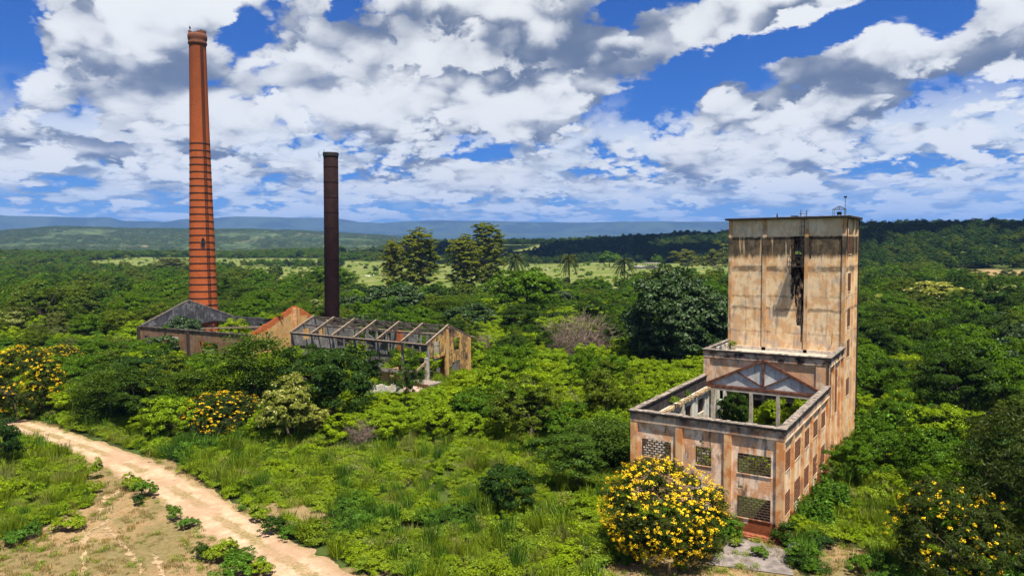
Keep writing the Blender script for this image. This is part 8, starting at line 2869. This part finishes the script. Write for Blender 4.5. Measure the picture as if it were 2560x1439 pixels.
('dry',-51,176,2.6,3.5),
('greyg',-189,16,5.0,5.0),
('lime',-215,21,4.6,6.6),
('lime',-46,198,2.6,3.9),
('green',-192,17,4.5,5.6),
('lime',-222,26,5.0,6.5),
('lime',-208,94,2.6,3.9),
('lime',-95,206,2.8,4.6),
('green',-174,157,2.6,4.9),
('dry',-144,-2,3.0,4.7),
('lime',-123,-9,2.7,3.8),
('green',-178,152,2.6,4.8),
('lime',-227,28,4.6,6.9),
('dry',-120,165,2.8,3.7),
('lime',-219,23,4.6,6.2),
('green',-169,163,2.6,4.9),
('green',-144,184,2.6,4.8),
('dry',-205,95,2.8,3.3),
('lime',-162,3,3.2,4.9),
('lime',-182,149,2.5,4.7),
('lime',-129,-8,2.6,3.8),
('dry',-41,139,1.9,2.8),
('lime',-48,215,2.4,3.9),
('lime',-188,148,2.4,4.5),
('lime',-126,160,2.4,3.8),
('lime',-127,-9,2.7,3.4),
('lime',-174,162,2.4,4.5),
('lime',-119,183,2.5,4.0),
('lime',-147,0,2.5,4.7),
('lime',-144,169,2.4,3.9),
('lime',-239,30,4.4,6.4),
('lime',-163,140,2.4,3.5),
('lime',-158,160,2.6,3.7),
('lime',-181,154,2.3,4.3),
('lime',-129,185,2.5,3.8),
('dry',-236,47,2.2,2.7),
('lime',-120,185,2.5,3.6),
('dry',23,224,2.0,2.9),
('dark',30,227,4.8,5.9),
('lime',-162,166,2.3,3.8),
('dry',-206,69,2.0,2.7),
('dry',38,216,4.2,5.7),
('lime',-204,17,3.5,4.9),
('dry',-163,124,2.2,2.9),
('dry',-133,190,2.4,3.4),
('lime',-178,134,2.0,3.5),
('lime',-141,-3,2.3,3.4),
('lime',-152,0,2.2,4.1),
('lime',-169,154,2.0,3.5),
('lime',-228,24,3.6,5.0),
('lime',-210,18,3.3,4.3),
('lime',-200,16,2.8,4.2),
('lime',-210,23,2.8,4.4),
('lime',-151,3,1.8,3.5),
('lime',-222,22,2.6,3.9),
('lime',-215,25,2.5,3.5),
('lime',-156,2,1.5,2.9),
('dry',39,227,2.8,3.8),
('lime',-156,4,1.4,2.6)]

for i, (k, x_, y_, h_, w_, rot, lab, grp) in enumerate(TREES):
    p = proto(k, i * 7 if k == 'glossy' else 0 if lab.startswith('huge') else 2 if lab.startswith('sparse') else 1 if k == 'yellow' else i * 7 + int(abs(x_) * 3)); zb = float(H(x_, y_)); s_ = w_ / p['w']; sz = h_ / p['h']
    o = bpy.data.objects.new(NAME[k], None); COL.objects.link(o); o.location = (x_, y_, zb); o.rotation_euler = (0, 0, rot); o.scale = (s_, s_, sz)
    tag(o, lab, 'palm' if k == 'palm' else ('bush' if k in ('lime', 'weed', 'yellow', 'dry', 'feather', 'bushdark') else 'tree'), grp or None)
    c = bpy.data.objects.new(p['ln'], p['leaf']); COL.objects.link(c); c.parent = o
    if p['trunk']:
        c = bpy.data.objects.new(p['tn'], p['trunk']); COL.objects.link(c); c.parent = o

# ---- stuff: masses of plants placed by geometry nodes ----
def scatter(name, protos, P_, idx, rot, scl, label, cat, kind='stuff'):
    hid = bpy.data.collections.new(name + '_kinds')
    for i, lst in enumerate(protos):
        o = bpy.data.objects.new('%02d_%s' % (i, name), lst); hid.objects.link(o)
    me = bpy.data.meshes.new(name); n = len(P_); me.vertices.add(n); me.vertices.foreach_set('co', np.asarray(P_, np.float32).ravel())
    a = me.attributes.new('pick', 'INT', 'POINT'); a.data.foreach_set('value', np.asarray(idx, np.int32))
    a = me.attributes.new('rot', 'FLOAT_VECTOR', 'POINT'); a.data.foreach_set('vector', np.asarray(rot, np.float32).ravel())
    a = me.attributes.new('scl', 'FLOAT_VECTOR', 'POINT'); a.data.foreach_set('vector', np.asarray(scl, np.float32).ravel())
    o = bpy.data.objects.new(name, me); COL.objects.link(o)
    ng = bpy.data.node_groups.new(name, 'GeometryNodeTree'); ng.interface.new_socket('Geometry', in_out='INPUT', socket_type='NodeSocketGeometry'); ng.interface.new_socket('Geometry', in_out='OUTPUT', socket_type='NodeSocketGeometry')
    gi = ng.nodes.new('NodeGroupInput'); go = ng.nodes.new('NodeGroupOutput'); ip = ng.nodes.new('GeometryNodeInstanceOnPoints'); ci = ng.nodes.new('GeometryNodeCollectionInfo')
    ci.inputs['Collection'].default_value = hid; ci.inputs['Separate Children'].default_value = True; ci.inputs['Reset Children'].default_value = True
    ip.inputs['Pick Instance'].default_value = True
    def na(nm, ty):
        q = ng.nodes.new('GeometryNodeInputNamedAttribute'); q.data_type = ty; q.inputs['Name'].default_value = nm; return q.outputs['Attribute']
    ng.links.new(gi.outputs[0], ip.inputs['Points']); ng.links.new(ci.outputs[0], ip.inputs['Instance']); ng.links.new(na('pick', 'INT'), ip.inputs['Instance Index'])
    ng.links.new(na('rot', 'FLOAT_VECTOR'), ip.inputs['Rotation']); ng.links.new(na('scl', 'FLOAT_VECTOR'), ip.inputs['Scale']); ng.links.new(ip.outputs[0], go.inputs[0])
    md = o.modifiers.new('scatter', 'NODES'); md.node_group = ng
    return tag(o, label, cat, None, kind)
g = np.random.default_rng(99)
def joined(kind, i):
    return proto(kind, i)['leaf']
# woods filled up between the single trees
KI = []; KP = []
for k in ('lime', 'green', 'dark', 'olive', 'umbrella', 'glossy', 'pale', 'weed', 'greyg', 'bushdark', 'dry'):
    for v in range(2): KI.append((k, v)); KP.append(joined(k, v))
pts, idx, rot, scl = [], [], [], []
for i, (k, x_, y_, h_, w_) in enumerate(FILL):
    p = proto(k, i % 2); pts.append((x_, y_, float(H(x_, y_)))); idx.append(KI.index((k, i % 2))); rot.append((0, 0, g.random() * 6.28)); scl.append((w_ / p['w'], w_ / p['w'], h_ / p['h']))
scatter('woodland', KP, pts, idx, rot, scl, 'continuous woodland of bushes and small trees filling in round the ruins', 'woodland')
# far woods: coarse crowns
def farcrown(seed, mat, tall=1.0, n=80, per=40):
    r = np.random.default_rng(seed); p, nn, cc = crown_pts(r, 3.3, .2, 6.0 * tall, n, per, .85, .3, .55); return leaves_mesh('far_crown', p, nn, .25, .15, r, [mat])
FARM = [farcrown(1, LM['green']), farcrown(2, LM['olive']), farcrown(3, LM['dark']), farcrown(4, LM['dark'], 1.3), farcrown(5, LM['green'], .8), farcrown(6, LM['pale'], .7), farcrown(7, LM['lime'], .6), farcrown(8, LM['bushdark'], 1.1)]
def wedge(n, d0, d1, p0=-60, p1=2620, pw=2.0):
    px = g.uniform(p0, p1, n); a = np.arctan((px - 1280) / FPX) + YAW; d = (g.uniform(d0 ** pw, d1 ** pw, n)) ** (1 / pw); return CAMX + np.sin(a) * d, CAMY + np.cos(a) * d, d, px
def keep_far(x, y, d, px):
    m = ~polyfrac(x, y, PAST) & ~polyfrac(x, y, DRY)
    nz = _wav(x, y, 55, .7) + .6 * _wav(x, y, 23, 3.1)
    return m & ((nz > -.55) | (px > 2100) | (d > 900))
xs, ys, ds, pxs = wedge(26000, 282, 1700); k = keep_far(xs, ys, ds, pxs); k &= ~((ds < 700) & (pxs < 840) & (ds > 560) & (g.random(len(xs)) < .5))
xs, ys, ds, pxs = xs[k], ys[k], ds[k], pxs[k]
sl = (pxs > 1000) & (pxs < 1900) & (ds > 800)          # slope below the ridge: cloud shade also put into darker leaf colours
pk = np.where(sl, g.choice([2, 3, 7, 2, 1], len(xs)), g.choice([0, 0, 1, 1, 2, 4, 6, 5], len(xs), p=[.22, .2, .2, .12, .12, .08, .04, .02]))
pk = np.where((pxs > 2100) & (ds > 520), g.choice([2, 1, 3, 7], len(xs)), pk)
sc = g.uniform(.75, 1.5, len(xs)) * np.where(ds > 900, 1.15, 1.0)
z = H(xs, ys)
scatter('far_woods', FARM, np.stack([xs, ys, z - .3], 1), pk, np.stack([xs * 0, xs * 0, g.random(len(xs)) * 6.28], 1), np.stack([sc, sc, sc * g.uniform(.7, 1.15, len(xs))], 1), 'distant woods covering the flats and the slopes up to the ridges', 'woods')
# scattered single bushes in the pastures
xs, ys, ds, pxs = wedge(4200, 320, 1500); k = polyfrac(xs, ys, PAST); xs, ys, ds = xs[k], ys[k], ds[k]; sc = g.uniform(.15, .8, len(xs)) * np.where(g.random(len(xs)) < .7, .5, 1)
scatter('pasture_bushes', FARM, np.stack([xs, ys, H(xs, ys)], 1), g.choice([0, 2, 6, 4], len(xs)), np.stack([xs * 0, xs * 0, g.random(len(xs)) * 6.28], 1), np.stack([sc, sc, sc], 1), 'small bushes dotted over the far pastures', 'bushes')
# tree line on the skyline and woods on the middle hills
xs, ys, ds, pxs = wedge(26000, 1700, 5200, -60, 1500); k = (_wav(xs, ys, 140, .2) + .5 * _wav(xs, ys, 61, 2.0) > -.35); xs, ys, ds = xs[k], ys[k], ds[k]; sc = g.uniform(.8, 1.7, len(xs)) * (1 + ds / 9000)
scatter('hill_woods', [farcrown(31, LM['olive'], .8, 26, 10), farcrown(32, LM['dark'], .8, 26, 10), farcrown(33, LM['greyg'], .7, 26, 10)], np.stack([xs, ys, H(xs, ys) - .5], 1), g.choice([0, 1, 2, 0], len(xs)), np.stack([xs * 0, xs * 0, g.random(len(xs)) * 6.28], 1), np.stack([sc * 1.6, sc * 1.6, sc], 1), 'scrubby woods on the middle hills', 'woods')
# undergrowth and meadow scrub
def scrubclump(seed, mats, a=.75, h=1.0, n=36, per=52, L=.062, W_=.026, up=.75):
    r = np.random.default_rng(seed); p, nn, cc = crown_pts(r, a, .0, h, n, per, .22, .4, .3, 1.2, -.2); nn = nn + np.array([0, 0, up]); me = leaves_mesh('scrub', p, nn, L, W_, r, mats); return me
def stalks(seed, mat, n=60, h=1.0, a=.5, w=.022):
    r = np.random.default_rng(seed); vs = []
    for i in range(n):
        th, q = r.random() * 6.28, a * math.sqrt(r.random()); x_, y_ = q * math.cos(th), q * math.sin(th); hh = h * (.5 + .6 * r.random()); lx_, ly_ = r.normal() * .22 * hh, r.normal() * .22 * hh; e = np.array([math.cos(th * 3), math.sin(th * 3), 0]) * w
        b_ = np.array([x_, y_, 0]); t_ = np.array([x_ + lx_, y_ + ly_, hh]); mid_ = (b_ + t_) / 2; vs += [b_ - e, b_ + e, t_ + e * .3, t_ - e * .3]
    V = np.array(vs); nq = len(V) // 4; me = bpy.data.meshes.new('stalks'); me.vertices.add(len(V)); me.vertices.foreach_set('co', V.ravel()); me.loops.add(len(V)); me.loops.foreach_set('vertex_index', np.arange(len(V)))
    me.polygons.add(nq); me.polygons.foreach_set('loop_start', np.arange(nq) * 4); me.materials.append(mat); me.update(calc_edges=True); a_ = me.attributes.new('leaf', 'FLOAT', 'FACE'); a_.data.foreach_set('value', r.random(nq)); return me
SCR = [scrubclump(1, [LM['scrub']]), scrubclump(2, [LM['scrub']], .9, .8), scrubclump(3, [LM['scrub2']], .7, 1.2), scrubclump(4, [LM['lime']], .8, 1.0), scrubclump(5, [LM['scrub2']], .6, .9, 30, 44, .055, .022), scrubclump(6, [LM['pale']], .6, .9, 28, 40),
       stalks(7, LM['grassy'], 150, 1.15, .6, .016), scrubclump(8, [LM['bushdark']], .8, 1.1), stalks(9, LM['scrub'], 190, 1.3, .55, .026), stalks(10, LM['scrub2'], 130, 1.5, .45, .03)]
def near_ok(x, y):
    px_ = np.array([1.0]); ok = np.ones(len(x), bool)
    for (a, b_, c_, d_) in ((-12.7, .3, -.3, 36.6), (-134, -98, 25.7, 48.5), (-94, -61, 32, 43.6), (-67, -61, 27, 31.5), (-62.9, -57.5, 24.8, 32.3), (-3.4, 1.6, -6.5, -1.2)): ok &= ~((x > a) & (x < b_) & (y > c_) & (y < d_))
    s = spline(RC); 
    for q in s[::3]: ok &= np.hypot(x - q[0], y - q[1]) > 3.0
    return ok
xs, ys, ds, pxs = wedge(21000, 36, 128, -220, 2780); jx_ = xs + .8 * _wav(xs, ys, 2.1, .2); jy_ = ys + .8 * _wav(xs, ys, 1.9, 1.2)
dry = polyfrac(jx_, jy_, DRY); k = near_ok(xs, ys) & (~dry) & (_wav(xs, ys, 4.3, 1.2) + _wav(xs, ys, 1.7, .3) * .6 > -.85)
xs, ys, ds, pxs = xs[k], ys[k], ds[k], pxs[k]
zone_ = _wav(xs, ys, 9.0, 2.2) + .5 * _wav(xs, ys, 3.3, .9)
pk = np.where(zone_ > .35, g.choice([3, 8, 6, 1], len(xs)), np.where(zone_ < -.4, g.choice([2, 4, 7, 9], len(xs)), g.choice([0, 1, 0, 8, 6, 1, 9, 5, 8, 3], len(xs))))
sc = g.uniform(.6, 1.35, len(xs)) * (1 + .35 * _wav(xs, ys, 6.1, 3.3)); hz = g.uniform(.55, 1.15, len(xs)) * (1 + .3 * np.clip(_wav(xs, ys, 7.7, .9), -1, 1))
scatter('meadow_scrub', SCR, np.stack([xs, ys, H(xs, ys) - .05], 1), pk, np.stack([g.normal(0, .12, len(xs)), g.normal(0, .12, len(xs)), g.random(len(xs)) * 6.28], 1), np.stack([sc, sc, sc * hz], 1), 'knee-high to waist-high green scrub covering the meadow around the tower building', 'scrub')
xs, ys, ds, pxs = wedge(9000, 128, 285, -60, 2620); k = near_ok(xs, ys) & ~polyfrac(xs, ys, DRY) & ~polyfrac(xs, ys, PAST); xs, ys, ds = xs[k], ys[k], ds[k]; sc = g.uniform(1.6, 2.8, len(xs))
scatter('undergrowth', SCR, np.stack([xs, ys, H(xs, ys) - .1], 1), g.choice([0, 1, 2, 3, 7], len(xs)), np.stack([xs * 0, xs * 0, g.random(len(xs)) * 6.28], 1), np.stack([sc, sc, sc * .9], 1), 'undergrowth between the trees of the surrounding woods', 'undergrowth')
# dry grass tufts and tiny weeds on the bare ground
TUF = [stalks(21, LM['straw'], 34, .16, .22, .012), stalks(22, LM['grassy'], 30, .14, .2, .012), scrubclump(23, [LM['scrub']], .16, .18, 9, 14, .035, .018), stalks(24, LM['straw'], 50, .24, .3, .012)]
xs, ys, ds, pxs = wedge(26000, 36, 110, -260, 2700); k = polyfrac(xs + .5 * _wav(xs, ys, 2, 1), ys, DRY) & ((_wav(xs, ys, 3.1, .2) + .8 * _wav(xs, ys, 1.1, 2.2)) > -.1); s = spline(RC)
for q in s[::3]: k &= np.hypot(xs - q[0], ys - q[1]) > 1.9
xs, ys = xs[k], ys[k]; sc = g.uniform(.6, 1.5, len(xs))
scatter('dry_grass', TUF, np.stack([xs, ys, H(xs, ys)], 1), g.choice([0, 3, 1, 2, 0, 1], len(xs)), np.stack([xs * 0, xs * 0, g.random(len(xs)) * 6.28], 1), np.stack([sc, sc, sc], 1), 'short dry grass and tiny weeds on the bare ground beside the track', 'grass')
# single low shrubs standing on the bare ground
SH = [((-53.6, -19.6), 1.9, 1.5, 'low bright shrub, upper left of a group of three on the dry ground'), ((-50.7, -20.0), 2.1, 1.6, 'low shrub on the dry ground, right one of a group of three beside the track'), ((-49.2, -21.6), 1.2, .9, 'small dark shrub on the dry ground, lowest of a group of three beside the track'),
 ((-48.5, -27.5), 2.6, 1.3, 'wide olive shrub alone at the left side of the dry ground'), ((-43.1, -21.9), 1.3, 1.4, 'upright shrub on the dry ground close to the track, left of a pair'), ((-40.7, -22.2), 1.6, .9, 'flat shrub on the dry ground close to the track, right of a pair'),
 ((-55.4, -21.8), .9, 1.0, 'tiny weed shrub left of the group of three'), ((-54.1, -23.4), .7, .9, 'tiniest dark weed at the upper edge of the dry ground'), ((-34.5, -25.0), 1.5, 1.1, 'round dark shrub nearest the bottom, left of the cluster by the track'), ((-33.1, -24.4), 2.3, 1.5, 'leafy shrub with yellow tips in the cluster by the track'),
 ((-31.7, -23.9), 1.8, 1.0, 'low shrub at the right end of the cluster by the track'), ((-29.8, -25.4), 2.9, 1.7, 'largest shrub of the cluster by the track, at the picture bottom'), ((-28.6, -24.6), 1.8, 1.2, 'shrub at the picture bottom touching the track edge'),
 ((-48.9, -31.2), 2.2, 1.2, 'wide low shrub near the left picture edge'), ((-49.0, -30.0), 1.3, 1.5, 'upright shrub beside the wide low one near the left picture edge'), ((-37.0, -18.2), 1.9, 1.3, 'shrub left of the bare patch across the track'), ((-33.9, -19.3), 2.2, 1.3, 'dark shrub right of the track, second of a row'), ((-32.1, -19.4), 1.6, 1.1, 'smallest shrub of the row right of the track'),
 ((-2.7, -2.8), 1.0, .9, 'small grey-green weed on the concrete slab edge'), ((-0.8, -3.6), 1.2, .8, 'bright weed sprawling on the grey concrete slab'), ((5.5, -2.6), 1.6, 1.5, 'bright yellow-green shrub at the picture bottom right of the tower building'), ((-4.8, -8.7), 1.1, .9, 'small shrub in front of the huge yellow bush'), ((-8.3, -9.8), 1.0, .7, 'tiny shrub at the left foot of the huge yellow bush'),
 ((-40.0, -17.7), .7, .6, 'tiny shrub alone on the dry strip right of the track'), ((-59.6, -19.9), 1.4, 2.0, 'tall weedy shrub beside the inner bend of the track')]
SHM = [scrubclump(41, [LM['scrub2']], 1.0, 1.2, 60, 50, .09, .04), scrubclump(42, [LM['scrub']], 1.0, 1.2, 60, 50, .09, .04), scrubclump(43, [LM['bushdark']], 1.0, 1.2, 60, 50, .08, .04)]
for i, ((x_, y_), w_, h_, lab) in enumerate(SH):
    o = bpy.data.objects.new('low_shrub', SHM[2 if 'dark' in lab else (0 if i % 3 else 1)]); COL.objects.link(o); o.location = (x_, y_, float(H(x_, y_)) - .03); o.rotation_euler = (0, 0, i * 1.7); o.scale = (w_ / 2.4, w_ / 2.4, h_ / 1.35); tag(o, lab, 'shrub', 'low shrubs on the dry ground')
# dead brush: reddish copy of the twigs

# plants rooted on the walls
for i, (x_, y_, z_, w_, h_, k_, lab) in enumerate([(-11.6, 26.6, 10.2, 1.7, 1.1, 5, 'yellow-green grass tuft growing on the middle block roof in the corner against the tower'),
    (-11.7, 8.6, 7.2, 1.2, .9, 0, 'small green plant rooted on the ledge of the front block inner wall'), (-11.8, 12.5, 7.15, .8, .6, 2, 'tiny dark plant rooted farther back on the front block ledge'),
    (-98.3, 33.2, 9.0, 1.5, .9, 0, 'small weed growing on the broken edge of the red brick gable'), (-120, 48.2, 6.2, 3.0, 1.0, 3, 'trailing bush on top of the brown ruin back wall, left part'), (-104, 48.2, 6.2, 3.4, 1.1, 3, 'trailing bush on top of the brown ruin back wall, right part'),
    (-124, 26.2, 6.1, 1.6, .5, 2, 'low weed growing along the brown ruin front wall top')]):
    o = bpy.data.objects.new('wall_plant', SCR[k_]); COL.objects.link(o); o.location = (x_, y_, z_); o.scale = (w_ / 1.7, w_ / 1.7, h_); tag(o, lab, 'plant')
# rubble at the wall foot
mb = MB(); rq = random.Random(8)
for i in range(170):
    if i < 110: x_, y_ = rq.uniform(-5.5, 2.2), -abs(rq.gauss(0, .8)) - .1
    else: x_, y_ = abs(rq.gauss(0, .6)) + .1, rq.uniform(-.5, 8)
    a_ = rq.random() * 3.14; l_ = rq.uniform(.06, .17); mb.bar((x_ - l_ * math.cos(a_), y_ - l_ * math.sin(a_), rq.uniform(.03, .09)), (x_ + l_ * math.cos(a_), y_ + l_ * math.sin(a_), rq.uniform(.03, .12)), rq.uniform(.06, .16), rq.uniform(.05, .12))
solo('rubble', mb, M_OLDBRICK, 'scattered broken bricks along the foot of the tower building walls', 'rubble')['kind'] = 'stuff'

# ================= haze and the cloud whose shadow lies on the far slope =================
hb = MB(); hb.box(-21000, 21000, -21000, 21000, -8, 640)
m = bpy.data.materials.new('air'); m.use_nodes = True; t = m.node_tree; t.nodes.clear(); o_ = t.nodes.new('ShaderNodeOutputMaterial'); pv = t.nodes.new('ShaderNodeVolumePrincipled')
pv.inputs['Color'].default_value = (.24, .47, 1.0, 1); pv.inputs['Density'].default_value = 6.5e-5; pv.inputs['Anisotropy'].default_value = .2; t.links.new(pv.outputs[0], o_.inputs['Volume'])
hz_ = link('haze', hb.mesh('haze'), m); hz_['kind'] = 'stuff'
def cloud(cx, cy, cz, rx, ry, rz, seed):
    r = random.Random(seed); bm_v = []; mb = MB()
    for k in range(26):
        a = r.random() * 6.28; q = r.random() ** .6; s = r.uniform(.22, .42) * (1.1 - .5 * q)
        px_, py_ = cx + rx * q * math.cos(a) * .8, cy + ry * q * math.sin(a) * .8; rr_ = s * min(rx, ry)
        pr_ = [(max(1, rr_ * math.cos(b_)), cz + rz * (1 - q) * .5 + rr_ * .6 * math.sin(b_)) for b_ in [-1.2 + 2.75 * i / 9 for i in range(10)]]
        mb.lathe(pr_, px_, py_, 14)
    me = mb.mesh('cloud'); o = link('cloud', me, M_CLOUD, smooth=True); o['kind'] = 'structure'; return o
M_CLOUD = bpy.data.materials.new('cloud_white'); M_CLOUD.use_nodes = True; M_CLOUD.node_tree.nodes['Principled BSDF'].inputs['Base Color'].default_value = (.9, .9, .92, 1); M_CLOUD.node_tree.nodes['Principled BSDF'].inputs['Roughness'].default_value = 1
def over(p, alt, rx, ry, seed):
    g_ = gz(p); k = (alt - g_[2]) / SUNV.z; cloud(g_[0] + SUNV.x * k, g_[1] + SUNV.y * k, alt, rx, ry, 90, seed)
over((-478.9, 942.2), 1000, 560, 300, 1)
over((-658.1, 853.4), 1050, 330, 260, 2)
over((-5.2, 755.5), 900, 420, 130, 3)
